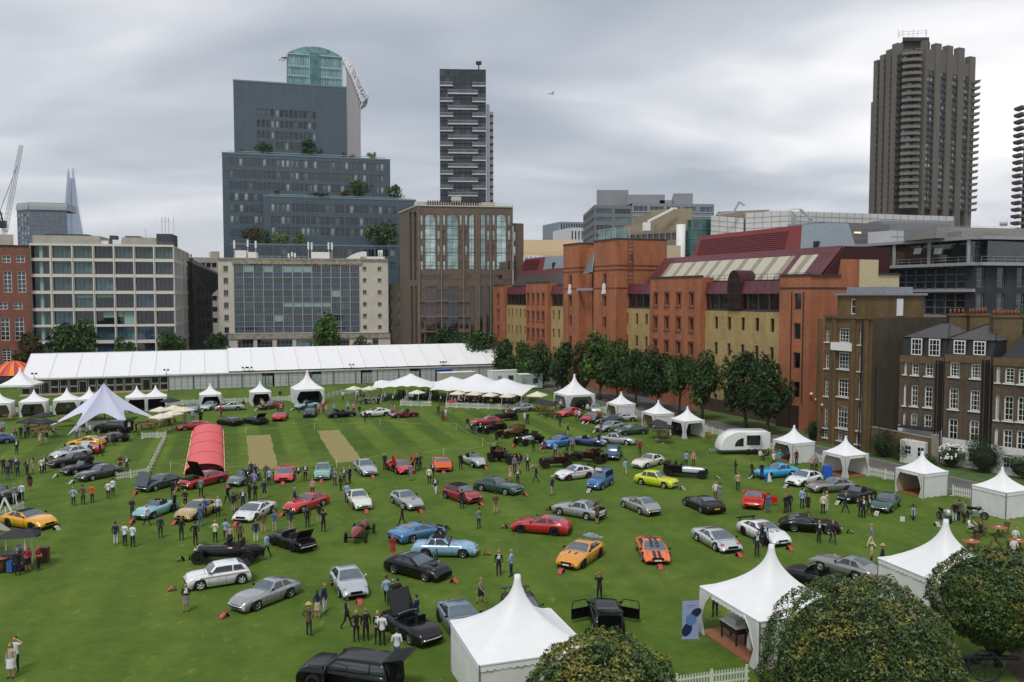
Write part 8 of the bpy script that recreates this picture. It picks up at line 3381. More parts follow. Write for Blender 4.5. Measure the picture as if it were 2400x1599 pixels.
 for(c,ss)in(('D',(-1,1)),('d',(-1,)),('e',(1,))):
  if c in ex:
   for s in ss:
    hx=xa-.2 if gh else xa
    def dr(b):
     ang=radians(64)
     ln=1.15
     ex_,ey=-cos(ang)*ln,s*sin(ang)*ln
     a0=Vector((hx,s*W/2,.25))
     a1=a0+Vector((ex_,ey,0))
     t_=Vector((.05,s*.02,0))
     for q0,q1,z0,z1 in((a0,a1,0,belt-.33),):
      vs=[q0+Vector((0,0,z0)),q1+Vector((0,0,z0)),q1+Vector((0,0,z1)),q0+Vector((0,0,z1))]
      v2=[v+t_ for v in vs]
      b.mesh(vs+v2,[(0,1,2,3),(7,6,5,4),(0,4,5,1),(1,5,6,2),(2,6,7,3),(3,7,4,0)])
     if gh:
      zt=Vector((0,0,belt-.33))
      q=Vector((0,-s*.08,H-.08-.25))
      m0=a0.lerp(a1,.28)
      b.beam(a0+zt,m0+q,.045)
      b.beam(m0+q,a1+q*1.0,.045)
      b.beam(a1+zt,a1+q,.045)
    add('door',dr,pm)
    add('door_opening',lambda b:b.box((.08,s*(W/2-.02),.55),(.9,.05,.55)),CDARK)
 if 'U' in ex:
  for s in(-1,1):
   hx=xa-.3
   add('door',lambda b:b.mesh([(hx+.25,s*W*.46,.85),(hx-.35,s*W*.5,.75),(hx-.05,s*W*.62,1.75),(hx+.35,s*W*.6,1.95),(hx+.55,s*W*.5,1.2),(hx+.25,s*W*.42,.87),(hx-.35,s*W*.46,.77),(hx-.05,s*W*.57,1.77),(hx+.35,s*W*.55,1.97),(hx+.55,s*W*.46,1.22)],[(0,1,2,3,4),(9,8,7,6,5),(0,5,6,1),(1,6,7,2),(2,7,8,3),(3,8,9,4),(4,9,5,0)]),[pm])
   add('door_opening',lambda b:b.box((hx-.3,s*(W/2-.02),.6),(.9,.05,.5)),CDARK)
 if 'A' in ex:
  for s in(-1,1):
   add('indicator',lambda b:b.box((L/2-.38,s*w(.93)*.74,smp(deck,.91)+.02),(.22,.26,.03)),AMBER)
 if 'Q' in ex:
  add('roof_sign',lambda b:b.box((.35,0,H+.14),(.14,.6,.24)),PLW)
 if 'q' in ex:
  add('luggage',lambda b:(b.box((-L/2+.25,0,1.2),(.3,1.5,.04)),b.box((-L/2+.3,-.45,1.08),(.1,.05,.24)),b.box((-L/2+.3,.45,1.08),(.1,.05,.24)),b.box((-L/2+.45,-.1,1.32),(.42,.62,.2),top=.8),b.box((-L/2+.4,.3,1.28),(.3,.3,.14),top=.8)),[mat('grey blue bag','#8d95a5',.6,var=.2)])
 if 'l' in ex:
  for s in(-1,1):
   def li(b,s=s):
    b.beam((-L*.46,s*(W/2+.004),.80),(L*.3,s*(W/2+.006),.76),.05,.012)
   add('side_stripe',li,mat('red side stripe','#a5343c',.5,var=0))
 if 'i' in ex:
  for s in(-1,1):
   add('bonnet_vent',lambda b:b.box((L*.27,s*.25,smp(deck,.77)+.02),(.38,.09,.02),rz=-s*.2),CDARK)
 if 'o' in ex:
  add('bonnet_scoop',lambda b:b.box((L*.28,0,smp(deck,.78)+.04),(.5,.4,.07),top=.7),pm)
  add('scoop_mouth',lambda b:b.box((L*.28+.235,0,smp(deck,.8)+.035),(.03,.3,.05)),CDARK)
 THINGS.append((T,short,p.x,p.y))
 if 'r' in ex or 'w' in ex:
  q=p+d*(L/2+.75)
  board(short,q,d,REDB if 'r' in ex else WHB,'red' if 'r' in ex else 'white')
 return T
def vintage(col,fen,spec,ex,label,short,L=4.3,wr=.42,bl=1.7,bw=.42,body='tour',seat=BROWNL):
 W=1.6
 wb=L*.68
 p,a=pose(spec,wb,W/2-.1)
 T=thing('vintage_car',label,'vintage car',(p.x,p.y,0),a,'show cars on the lawn')
 pm,fm=paint(col),paint(fen)
 xf,xr=wb/2+.1,-wb/2+.1
 def add(n_,fn,m):
  b=MB()
  fn(b)
  return b.build(n_,m if isinstance(m,list)else[m],T)
 add('chassis',lambda b:(b.box((.05,0,wr+.02),(L*.9,.7,.12)),b.beam((xf,-W/2+.1,wr),(xf,W/2-.1,wr),.09),b.beam((xr,-W/2+.1,wr),(xr,W/2-.1,wr),.09)),CDARK)
 x1=xf+.12
 x0=x1-bl
 zb=wr+.12
 def bon(b):
  P=[]
  for i in range(6):
   t=i/5
   hw=bw*(.78+.22*(1-t))
   h=.5+.05*(1-t)
   row=[(-hw,zb),(-hw,zb+h*.7),(-hw*.75,zb+h*.93),(0,zb+h),(hw*.75,zb+h*.93),(hw,zb+h*.7),(hw,zb)]
   P.append([(x0+(x1-x0)*t,y,z)for y,z in row])
  b.grid(P,0,True,True)
  b.face(P[0])
 add('bonnet',bon,pm if 's' not in ex else paint('#b9bbbd'))
 add('radiator',lambda b:(b.box((x1+.04,0,zb+.26),(.1,bw*1.5,.56),top=.92),),CHROME if 'g' not in ex else mat('brass','#a8842f',.25,.9,var=.1))
 add('radiator_core',lambda b:b.box((x1+.095,0,zb+.24),(.02,bw*1.25,.44)),CDARK)
 for s in(-1,1):
  add('headlight',lambda b:(b.tube([(x1-.02,s*.5,zb+.35),(x1+.12,s*.5,zb+.35),(x1+.16,s*.5,zb+.35)],[.05,.13,.135],12)),CHROME if 'g' not in ex else mat('brass','#a8842f'))
  for xx in(xf,xr):
   def fend(b,s=s,xx=xx):
    P=[]
    for k in range(9):
     t=radians(-15+k*22)
     r_=wr+.1
     P.append([(xx+r_*cos(t),s*(W/2-.18+j*.14),wr+r_*sin(t)-.02*(j==0)-.03*(j==2))for j in range(3)])
    b.grid(P,0,True)
    b.grid(P,0,True,True)
   add('wing',fend,fm)
  if 'f' in ex:
   add('running_board',lambda b:b.box(((xf+xr)/2,s*(W/2-.08),wr+.0),(wb-2*wr-.1,.26,.04)),fm)
 xt=-L/2-.05
 if body=='boat':
  def bd(b):
   P=[]
   for i in range(8):
    t=i/7
    x=x0-t*(x0-xt)
    hw=.52*(1-t**2.2)+.02
    h=.62*(1-.35*t**2)
    P.append([(x,y,z)for y,z in((-hw,zb-.1),(-hw*1.05,zb+h*.6),(-hw*.8,zb+h),(0,zb+h*1.04),(hw*.8,zb+h),(hw*1.05,zb+h*.6),(hw,zb-.1))])
   b.grid(P,0,True,False)
  add('body',bd,pm)
  add('cockpit',lambda b:b.box((x0-.5,0,zb+.62),(.75,.8,.1)),CDARK)
 elif body=='tour':
  add('body',lambda b:(b.box((x0-.75,0,zb+.28),(1.55,1.16,.62)),b.box((x0-1.65,0,zb+.26),(.5,1.0,.58),top=.9)),pm)
  add('cockpit',lambda b:b.box((x0-.8,0,zb+.57),(1.3,.95,.08)),CDARK)
 if body=='high':
  add('body',lambda b:(b.box((x0-.7,0,zb+.3),(1.5,1.1,.6)),b.box((x0-1.35,0,zb+.75),(.35,1.15,.55))),pm)
  add('floor_board',lambda b:b.box((x0-.1,0,zb+.2),(.3,1.0,.5)),pm)
 for k,xx in enumerate((x0-.45,x0-1.15)if body!='boat' else(x0-.55,)):
  for s in(-1,1):
   add('seat',lambda b:(b.box((xx,s*.27,zb+.55),(.45,.48,.14)),b.box((xx-.26,s*.27,zb+.78),(.14,.48,.45))),seat)
 add('steering_wheel',lambda b:(b.tube([(x0-.12+.07*sin(2*pi*i/14),-.3+.2*cos(2*pi*i/14),zb+.82+.17*sin(2*pi*i/14))for i in range(15)],.016,5),b.beam((x0-.12,-.3,zb+.82),(x0+.2,-.3,zb+.5),.03)),CDARK)
 if 'p' in ex:
  add('windscreen',lambda b:(b.box((x0+.02,0,zb+.82),(.02,1.0,.4))),CGLASS)
 if 'n' in ex:
  add('folded_hood',lambda b:b.tube([(x0-1.75,-.55,zb+.72),(x0-1.8,0,zb+.76),(x0-1.75,.55,zb+.72)],.13,8),black)
 if 't' in ex:
  add('spare_wheel',lambda b:b.tube([(x0+.3,-bw-.16,zb+.25),(x0+.3,-bw-.02,zb+.25)],wr*.92,18),TYRE)
 if 'm' in ex:
  add('mirror',lambda b:(b.tube([(x0+.1,-.1,zb+.9),(x0+.14,-.1,zb+.9)],.15,12),b.beam((x0+.1,-.1,zb+.5),(x0+.1,-.1,zb+.85),.03)),CDARK)
 add_wheels(T,(xf,xr),W/2+.02,wr,paint('#26221f')if 'g' not in ex else paint('#3a2a1c'),True,.55)
 THINGS.append((T,short,p.x,p.y))
 if 'r' in ex or 'w' in ex:
  d=Vector((cos(a),sin(a),0))
  board(short,p+d*(L/2+.8),d,REDB if 'r' in ex else WHB,'red' if 'r' in ex else 'white')
 return T
def racer():
 p,a=pose('843,1262,176',2.5,.6)
 T=thing('racing_car','red torpedo tailed vintage racing car seen from behind with thin exposed wheels','racing car',(p.x,p.y,0),a,'show cars on the lawn')
 pm=paint('#7e1a1c')
 b=MB()
 P=[]
 for x,hw,h,z in((-1.95,.03,.05,.6),(-1.8,.16,.25,.55),(-1.4,.34,.5,.5),(-.9,.44,.68,.45),(-.55,.46,.74,.42),(-.5,.40,.5,.42),(.1,.38,.48,.42),(.15,.38,.62,.42),(.6,.34,.6,.42),(1.6,.27,.55,.42),(1.9,.24,.5,.42)):
  P.append([(x,hw*cos(t),z+h*(.5+.5*sin(t)))for t in[-pi/2+2*pi*k/14 for k in range(15)]])
 b.grid(P,0,True)
 b.face(P[-1][:-1])
 b.build('body',[pm],T)
 for nm,fn,m in(('cockpit',lambda b:b.box((-.2,0,.9),(.6,.62,.2)),CDARK),('radiator',lambda b:b.box((1.93,0,.68),(.06,.4,.48)),CHROME),('steering_wheel',lambda b:b.tube([(.1,.18*cos(2*pi*i/12),1.0+.18*sin(2*pi*i/12))for i in range(13)],.02,5),CDARK),('axle',lambda b:(b.beam((1.35,-.75,.38),(1.35,.75,.38),.07),b.beam((-1.15,-.75,.38),(-1.15,.75,.38),.08)),CDARK),('seat',lambda b:b.box((-.42,0,1.0),(.12,.55,.3)),LEATH)):
  b=MB()
  fn(b)
  b.build(nm,[m],T)
 add_wheels(T,(1.35,-1.15),.8,.38,paint('#26221f'),True,.42)
 THINGS.append((T,'red torpedo racer',p.x,p.y))
 d=Vector((cos(a),sin(a),0))
 board('red torpedo racer',p+d*2.5,d,REDB,'red')
racer()
def bike(label,spec,col,short,w=None,fair=False):
 v=[float(q)for q in spec.split(',')]
 p=G(v[0],v[1])
 h=radians(v[2])
 d=Vector((sin(h),-cos(h),0))
 T=thing('motorcycle',label,'motorcycle',(p.x,p.y,0),atan2(d.y,d.x),'show motorcycles')
 pm=paint(col)
 for x in(.7,-.68):
  o=obj('wheel',WT,T,(x,-.06,.32),scale=(.32,.22,.32))
  obj('rim',WR_,o)
 for nm,fn,m in(('frame',lambda b:(b.beam((-.68,0,.32),(0,0,.4),.07),b.beam((0,0,.4),(.45,0,.85),.06),b.beam((.45,0,.85),(-.3,0,.75),.06),b.beam((-.3,0,.75),(-.15,0,.35),.06)),CDARK),('engine',lambda b:(b.box((.05,0,.42),(.42,.28,.34)),b.tube([(.2,.16,.4),(-.1,.18,.28),(-.8,.2,.36)],.05,8)),polem),('fuel_tank',lambda b:b.ball((.18,0,.86),(.32,.17,.15),12,7),pm),('seat',lambda b:b.tube([(-.1,0,.84),(-.4,0,.82),(-.75,0,.92)],[.13,.14,.08],8),CDARK),('fork',lambda b:(b.beam((.7,-.09,.32),(.46,-.1,.98),.045),b.beam((.7,.09,.32),(.46,.1,.98),.045)),CHROME),('handlebar',lambda b:b.tube([(.3,-.36,1.02),(.42,-.2,1.03),(.45,0,1.0),(.42,.2,1.03),(.3,.36,1.02)],.018,6),CDARK),('headlight',lambda b:b.tube([(.5,0,.88),(.64,0,.86)],[.06,.1],12),LAMP))+((('fairing',lambda b:b.ball((.5,0,.78),(.24,.2,.32),12,8),pm),)if fair else()):
  b=MB()
  fn(b)
  b.build(nm,[m],T)
 THINGS.append((T,short,p.x,p.y))
 if w:
  q=G(*w)
  board(short,q,d,WHB,'white')
bike('small motorcycle with brown tank and white side panel on the open grass','2140,1215,-25','#6d3a22','brown tanked motorcycle',(2115,1222))
bike('white faired motorcycle with raised mirrors beside the tall tent peak','2213,1222,5','#c9c9c5','white faired motorcycle',(2197,1234),True)
bike('black motorcycle behind the standing men near the round tables','2284,1216,60','#17181a','black motorcycle',(2283,1232))
bike('black and silver motorcycle parked on the deck of the motorcycle tent','2336,1203,-40','#3a3c40','silver motorcycle in the tent',None,True)
CARS='''notch|#3a3d42|221.4,1127.1,266.3,1117.5|cw|dark grey rounded coupe with chrome bumpers beside the picket fence corner|dark grey rounded coupe
open|#17181c|173.5,1115,233,1104|wcb|black chrome bumpered convertible between two dark coupes|black convertible
fast|#1d1f24|141,1098,205,1087|w|black fastback coupe second behind the dark grey rounded coupe|black fastback coupe
p911|#c3c8c6|146,1079,200,1070|wB|pale silver car with raised white rear lid behind the black fastback|pale silver car
super|#b01820|158,1068,217,1066|w|red mid engined sports car beside the yellow winged coupe|red mid engined car
p911|#e0a310|163,1050,226,1050|wS|yellow rear winged sports coupe behind the red mid engined car|yellow winged coupe
super|#121316|258,1036,-70|B|black sports car with raised lid below the star tent leg|black sports car
suv|#15171a|266,1014,-100|G|black off roader with open tailgate beneath the star tent edge|black off roader
p911|#34507a|-8,1040,-60|w|dark blue car nose cut off by the photo edge|dark blue car
suv|#2a2e24|-22,1178,80||dark olive off roader cut off by the photo edge beside two men|olive off roader
gt|#e0a017|72.4,1244,21.4,1236|RKw|bright yellow sports car with black roof near the display frame|bright yellow sports car
fast|#3d4850|364,1152,408,1139|hcr|dark grey long nosed coupe with tilted forward bonnet by the pitch cover|long nosed grey coupe
open|#86b2bd|360,1216.5,404,1200|r|pale blue convertible with brown seats below the long nosed grey coupe|pale blue convertible
muscle|#a81820|471,1144,508,1135|HrC|red fastback with raised bonnet at the mouth of the pitch cover|red fastback
p911|#b09a5e|463,1219,501,1204|r|light gold sports coupe among the standing visitors|light gold coupe
super|#d9dad9|600,1222,636,1203|r|white wedge shaped coupe with dark roof hatch|white wedge coupe
open|#63716e|572,1132,-12|r|small grey green open car facing the camera by the red winged supercar|small grey green car
super|#d03034|667,1122,12|Sr|red supercar with tall rear wing facing the camera|red winged supercar
notch|#7fa79c|757,1117,10|cr|mint green classic coupe facing the camera on the square edge|mint green coupe
notch|#b7bcc0|856,1108,24|cr|silver classic coupe facing the camera between the mint coupe and red doors up car|silver chrome coupe
fast|#c02028|719,1192,-28|cor|red classic grand tourer with bonnet scoop among four men|red scooped grand tourer
fast|#dcdccf|841,1184,22|r|cream white classic coupe with oval grille|cream white coupe
open|#101114|641,1279,685,1294|BK|black low slung sports car with its rear lid raised|black car with raised lid
hatch|#e0e2e4|471,1384.4,565.6,1369.7|WlSrK|white rally hatchback with red side stripe and white wheels|white rally hatchback
fast|#9a9c9e|603,1432,678.3,1402.4|r|silver classic fastback coupe parked alone below the white hatchback|silver classic fastback
p911|#b9bfc3|796.6,1400,779,1372|r|silver rounded sports coupe facing the camera beside a man in a dark suit|silver rounded coupe
gt|#1c1d20|993.7,1363.6,928.5,1347.3|eor|black grand tourer with its door open and bonnet scoop|black scooped grand tourer
notch|#8db0cc|1081.6,1308.4,1001,1307|Rr|light blue seventies coupe with black sunroof|light blue seventies coupe
super|#3f76a8|1020.4,1259.4,973.5,1271.6|r|metallic blue rounded mid engined car behind the light blue coupe|metallic blue coupe
fast|#a9adaf|943.9,1193,925.5,1182.9|cor|silver coupe with bonnet scoop facing the camera|silver scooped coupe
hatch|#96202a|1085.7,1181.5,1046.9,1169.6|Rr|dark red blunt coupe with grey roof beside a man in black|dark red blunt coupe
muscle|#2f4a40|1183.7,1161.4,1130.6,1152.2|cr|dark green muscle fastback with white sill line|dark green muscle car
xk|#b3b7b9|1108,1097,1083,1087|r|silver flowing roadster with faired headlamps|silver flowing roadster
super|#e0601c|1036,1098,8|hr|orange car with its whole nose tilted forward|orange tilted nose car
super|#c41f2c|937,1104,30|Ur|red supercar with both doors swung up|red doors up supercar
p911|#dfe1e2|1331.6,1127.8,1381.6,1121.6|XSlK|white winged sports coupe with red wheels and red side script band|white coupe with red wheels
van|#2f67a3|1411,1149,1430.6,1139|Qwc|bright blue small vintage van with a roof sign|bright blue van
van|#2f5f78|1440,1074,165|c|teal blue small boxy van seen from behind|teal boxy van
fast|#dcd9cc|1517,1099,1547,1091|c|cream rally coupe with black front lamps|cream rally coupe
saloon|#cfd81f|1556,1146,1503,1137|w|lime yellow two door saloon|lime yellow saloon
gt|#b81c28|1221.4,1250,1300,1257|Kr|glossy red grand tourer with black wheels in the middle of the lawn|glossy red grand tourer
notch|#a8abad|1313,1208,1375.5,1219.6|Bcr|silver seventies coupe with raised boot lid and a man in black shorts behind|silver seventies coupe
fast|#999c98|1466,1192,1498,1206|c|silver grey classic fastback seen from behind|silver grey fastback
gt|#d8922a|1367,1332.9,1406,1307|KPqir|gold orange sports coupe with luggage carried on its tail|gold sports coupe
super|#e8702a|1529.6,1303,0|TPr|orange racing coupe with dark centre stripes facing the camera|orange striped racing coupe
super|#24272b|1608,1187,1643,1203|P|matt black wedge supercar seen from behind|matt black wedge supercar
p911|#d8281e|1767,1183,160|PdS|red sports coupe seen from behind with its door open|red coupe with open door
super|#c9cbce|1675.5,1292,1636.7,1270.6|Arc|silver wedge sports car with orange lamps and black lower body|silver black wedge car
gt|#e2e4e4|1796,1279,1740.8,1254.3|SiKPr|big white coupe with mesh grille and rear wing|big white coupe
fast|#121315|1937.8,1253,1864,1248|r|long black glass backed coupe with two men before it|long black coupe
notch|#37a3dc|1811,1122.7,1849,1119.6|w|bright sky blue coupe in front of the caravan bar|sky blue coupe
p911|#dfe2e4|1883.7,1142,1918,1134|w|white modern sports coupe with big dark intake|white modern coupe
fast|#8d8b88|1930.6,1157.3,1988,1154|w|silver bronze classic coupe with high rounded roof|silver bronze coupe
open|#17181b|2002,1182,2047,1170.6|w|black open sports car with a silver bonnet top|black open sports car
fast|#335249|2088,1203,2107.8,1187|w|dark green coupe with white reflections facing the camera near the small tent|dark green small coupe
fast|#8f9390|1933.7,1341,1996,1358.6|c|silver olive classic coupe seen from behind beside the large white tent|silver olive coupe
open|#24272b|1862,1368,1926,1386|b|dark open roadster half hidden behind the open decked tent|dark half hidden roadster
suv|#0f1012|752,1622,850,1637|eGK|glossy black off roader with open doors and tailgate at the bottom edge|glossy black off roader
open|#2a2726|901,1477,966,1514|Hb|black bronze roadster with raised bonnet among men in suits|bronze black roadster
gt|#5f7480|1062,1502,1029,1456|K|steel blue coupe half hidden behind the large walled tent|steel blue coupe
hatch|#17181a|1419,1463,180|DGb|black hatchback with doors and tailgate wide open seen from behind|black opened hatchback
gt|#26282b|1226,1452,12|S|black car mostly hidden behind the large walled tent peak|hidden black car
super|#b5181c|437.8,1009.8,474,1007|w|red low sports car at the far end of the pitch cover|low red car
super|#15161a|505,994,545,1001|K|black low supercar behind the pitch cover|black low supercar
super|#1f2a24|563,992,603,998|BK|very dark green supercar with a raised engine cover|dark supercar with raised cover
super|#c01a1c|657,984,188|P|red supercar seen from behind on the far lawn|far red supercar
p911|#33373d|727,976,8|R|black sports car with pale roof near the large dark fronted tent|pale roofed black car
open|#121316|800,978,120|b|black convertible beyond the cricket square ropes|far black convertible
gt|#dcdcd8|882,976,-65||white grand tourer beyond the square ropes|far white grand tourer
open|#6e1f22|947,978,-60|e|two tone black and dark red open car beyond the square|two tone open car
fast|#c4c8ca|490,960,0|w|white coupe parked in the mouth of the small tent|white coupe in the tent mouth
notch|#a8aeb2|540,962,-75|H|silver coupe with raised bonnet beside the small tent|silver raised bonnet coupe
p911|#7c8894|451,964,20||grey blue car beside the cream parasols|grey blue car
fast|#6a3a3a|634,958,-30|w|maroon and tan car in front of the small dark tent|maroon car
open|#7fb0c4|720,958,-40|w|pale turquoise convertible in front of the large dark fronted tent|turquoise convertible
p911|#9da2a4|1224,965,-62|w|silver coupe by the corner of the restaurant fence|silver coupe by the bar
fast|#b3202a|1123.5,999.6,1165,996.5|c|red classic coupe beyond the square near the vintage tourers|far red classic coupe
p911|#cc2230|1335,975,-50|w|bright red coupe in front of the large car tent|red coupe by the car tent
gt|#a81820|1383.7,993.5,1411,983|w|dark red grand tourer in front of the large car tent|dark red grand tourer
gt|#38463f|1424,993,-72|hw|green grey car with raised bonnet among the silver coupes|green raised bonnet car
gt|#a7abae|1421.4,1013.9,1459,1008|w|silver grand tourer beside the dark green coupe|silver grand tourer
gt|#2f4b40|1463,1022,1506,1019|w|dark green grand tourer beside the black parasols|dark green grand tourer
super|#b9bcbe|1445,990,1479.6,989|w|silver wedge coupe in front of the small walled tent|silver wedge coupe
notch|#a9adae|1465,1044.5,1424.5,1041.4|cr|silver grey notchback coupe standing apart before the green tourer|silver notchback
notch|#2e6fc0|1308,1047,-45|r|small bright blue coupe between standing visitors|small blue coupe
open|#20407a|1380,1044,60|TKr|blue open racing car with pale stripes|blue striped open racer
saloon|#c9cbca|1395,968,0||white car under the edge of the large car tent|white car under the tent
p911|#1c1d20|1364,958,-20|b|black car deep inside the large car tent|black car inside the tent'''
for ln in CARS.split('\n'):
 st,col,spec,ex,lab,sh_=ln.split('|')
 car(st,col,spec,ex,lab,sh_,'delivery_van' if st=='van' else 'car')
vintage('#141416','#141416','475.5,1323.7,575.5,1324','tmrp','black vintage boat tailed racer with long bonnet and wire wheels','black boat tailed racer',5.0,.45,2.1,.46,'boat',LEATH)
vintage('#15161a','#2a2c30','1563,1118,1639,1124'.replace('1563,1118,1639,1124','1639,1123.7,1566,1118'),'fsnpw','long black vintage tourer with silver bonnet and sweeping wings','long black vintage tourer',4.9,.43,2.1,.44,'tour',LEATH)
vintage('#2a1614','#181414','1186,1089,1155,1084','gm','tall dark brass era racing car with a driver hooded figure','brass era racer',3.8,.5,1.4,.36,'high')
vintage('#3a1a14','#141212','1288,1099,1326.5,1098','gw','high maroon brass era car with spoked wheels','maroon brass era car',3.6,.46,1.1,.36,'high')
vintage('#3d2216','#1a1412','1350,1083,1399,1089','gn','brown brass era tourer with buttoned seats and brass lamps','brown brass era tourer',4.4,.45,1.3,.38,'high')
vintage('#5e4a22','#2a1f1a','1183.7,1030,1238.8,1021','gnf','gold and brown vintage tourer with folded hood','gold brown tourer',4.9,.44,1.7,.42,'tour')
vintage('#15181a','#15181a','1235,1046.5,1268,1040','sr','black vintage racer with a polished silver bonnet','silver bonnet racer',4.3,.43,1.8,.38,'boat',LEATH)
vintage('#15161a','#15161a','1147,1018,1180,1013','fp','black vintage sports tourer beside the gold brown tourer','black sports tourer',4.4,.42,1.8,.42,'tour')
vintage('#14161a','#14161a','1184,986,-75','fpn','black vintage drophead behind the far red classic coupe','black vintage drophead',4.3,.4,1.5,.44,'tour')
# ================================================================ people
def person_mesh(kind):
 """one skinned body, forward +X; kind: s stand, c hands together, w walk, p arms up with camera, h hands on hips, t seated, r one arm up"""
 J={'pel':(0,0,.95),'wa':(.01,0,1.08),'ch':(.02,0,1.25),'uc':(0,0,1.39),'nk':(0,0,1.49),'hd':(.015,0,1.58)}
 R={'pel':(.15,.105),'wa':(.135,.095),'ch':(.155,.11),'uc':(.13,.095),'nk':(.058,.058),'hd':(.06,.06)}
 E=[('pel','wa',1),('wa','ch',1),('ch','uc',1),('uc','nk',0),('nk','hd',0)]
 for s,n in((1,'L'),(-1,'R')):
  hip,kn,an,to=(0,s*.09,.88),(.02,s*.105,.48),(-.01,s*.115,.08),(.15,s*.14,.035)
  sh,el,wr,pa=(-.01,s*.185,1.38),(-.03,s*.245,1.11),(.05,s*.25,.87),(.07,s*.24,.79)
  if kind=='w':
   kn,an,to=((.16,s*.1,.50),(.28,s*.1,.09),(.43,s*.11,.07))if s>0 else((-.06,s*.1,.49),(-.3,s*.1,.14),(-.18,s*.11,.03))
   el,wr,pa=((-.13,s*.235,1.14),(-.1,s*.25,.9),(-.08,s*.25,.82))if s>0 else((.08,s*.235,1.13),(.25,s*.22,.95),(.31,s*.21,.89))
  if kind=='c':
   el,wr,pa=(.0,s*.25,1.12),(.2,s*.1,1.04),(.25,s*.05,1.03)
  if kind=='p':
   el,wr,pa=(.16,s*.23,1.27),(.3,s*.09,1.5),(.33,s*.07,1.57)
  if kind=='h':
   el,wr,pa=(-.1,s*.36,1.16),(.02,s*.2,1.0),(.06,s*.15,.98)
  if kind=='r' and s>0:
   el,wr,pa=(.08,s*.42,1.46),(.1,s*.2,1.63),(.1,s*.12,1.66)
  if kind=='t':
   kn,an,to=(.44,s*.13,.50+.45),(.42,s*.13,.08+.45),(.56,s*.15,.04+.45)
   el,wr,pa=(.06,s*.24,1.14),(.28,s*.14,1.12),(.34,s*.1,1.13)
  for k,v,r_ in(('hip',hip,(.088,.09)),('kn',kn,(.062,.062)),('an',an,(.04,.042)),('to',to,(.042,.03)),('sh',sh,(.062,.062)),('el',el,(.046,.046)),('wr',wr,(.03,.03)),('pa',pa,(.036,.022))):
   J[k+n],R[k+n]=v,r_
  E+=[('pel','hip'+n,2),('hip'+n,'kn'+n,2),('kn'+n,'an'+n,5),('an'+n,'to'+n,3),('uc','sh'+n,1),('sh'+n,'el'+n,1),('el'+n,'wr'+n,4),('wr'+n,'pa'+n,0)]
 ks=list(J)
 me=D.meshes.new('tmp')
 me.from_pydata([J[k]for k in ks],[(ks.index(a),ks.index(c))for a,c,_ in E],[])
 o=D.objects.new('tmp',me)
 COL.objects.link(o)
 md=o.modifiers.new('skin','SKIN')
 md.use_smooth_shade=True
 sd=me.skin_vertices[0].data
 for i,k in enumerate(ks):
  sd[i].radius=R[k]
  sd[i].use_root=k=='pel'
 sb=o.modifiers.new('sub','SUBSURF')
 sb.levels=sb.render_levels=1
 dg=bpy.context.evaluated_depsgraph_get()
 ev=o.evaluated_get(dg).to_mesh()
 b=MB()
 segs=[(Vector(J[a]),Vector(J[c]),m)for a,c,m in E]
 vs=[v.co.copy()for v in ev.vertices]
 def near(p):
  best,bm=9,1
  for a,c,m in segs:
   t=max(0,min(1,(p-a).dot(c-a)/(c-a).length_squared))
   d=(p-a.lerp(c,t)).length-(.07 if m==1 and abs(a.y)<.01 else 0)
   if d<best:
    best,bm=d,m
  return bm
 n0=len(b.v)
 b.v.extend([tuple(v)for v in vs])
 for f in ev.polygons:
  b.f.append(tuple(f.vertices))
  c=f.center
  m=near(c)
  if m==2 and c.z>.93 and kind!='t':
   m=1
  if m==1 and f.normal.x>.5 and abs(c.y)<.05 and 1.12<c.z<1.46:
   m=6
  b.m.append(m)
  b.sm.append(True)
 D.objects.remove(o)
 D.meshes.remove(me)
 b.ball((.02,0,1.645),(.095,.077,.118),14,9,0)
 b.tube([(.1,0,1.66),(.135,0,1.632),(.105,0,1.618)],[.008,.017,.012],6,0)
 for s in(-1,1):
  b.ball((.012,s*.079,1.645),(.02,.012,.032),6,4,0)
  b.ball((.1,s*.031,1.665),(.012,.014,.009),6,4,7)
 b.box((.107,0,1.592),(.01,.045,.01),8)
 for n in 'LR':
  w,p=Vector(J['wr'+n]),Vector(J['pa'+n])
  d=(p-w).normalized()
  sd_=d.cross(Vector((1,0,0))if abs(d.x)<.8 else Vector((0,0,1))).normalized()
  cu=d.cross(sd_).normalized()
  for i in range(4):
   q=p+sd_*(-.027+.018*i)+d*.01
   ln=(.062,.07,.066,.052)[i]
   b.tube([q,q+d*ln*.55,q+d*ln*.9+cu*ln*.35],[.0095,.009,.007],5,0)
  q=p-sd_*.03-d*.02
  b.tube([q,q-sd_*.025+d*.025,q-sd_*.02+d*.055],[.011,.01,.008],5,0)
 if kind=='t':
  b.v=[(v[0],v[1],v[2]-.45)for v in b.v]
 if kind=='w':
  lo=min(v[2]for v in b.v)
  b.v=[(v[0],v[1],v[2]-lo)for v in b.v]
 return b.data('person',[PC['skin'],PC['k'],PC['k'],PC['shoe'],PC['k'],PC['k'],PC['k'],PC['shoe'],mat('lips','#8a4a40',.6,var=0)])
PC={'skin':mat('skin','#c08a6c',.55,var=.08,scale=6),'skin2':mat('skin dark','#7a5038',.55,var=.08),'shoe':mat('shoe leather','#1a1512',.5,var=0)}
CW={'k':('#15171d','black'),'n':('#1d2a4a','navy'),'w':('#d4d6da','white'),'b':('#8faacb','light blue'),'g':('#7b7f84','grey'),'d':('#2c2d30','charcoal'),'r':('#9c2328','red'),'p':('#c98a90','pink'),'t':('#b3a083','beige'),'o':('#d4571c','orange'),'m':('#5c2229','maroon'),'v':('#46618a','denim blue'),'y':('#d6cfb4','cream'),'c':('#5d4a38','brown'),'l':('#8f8cb8','lilac'),'u':('#3aa3b5','turquoise')}
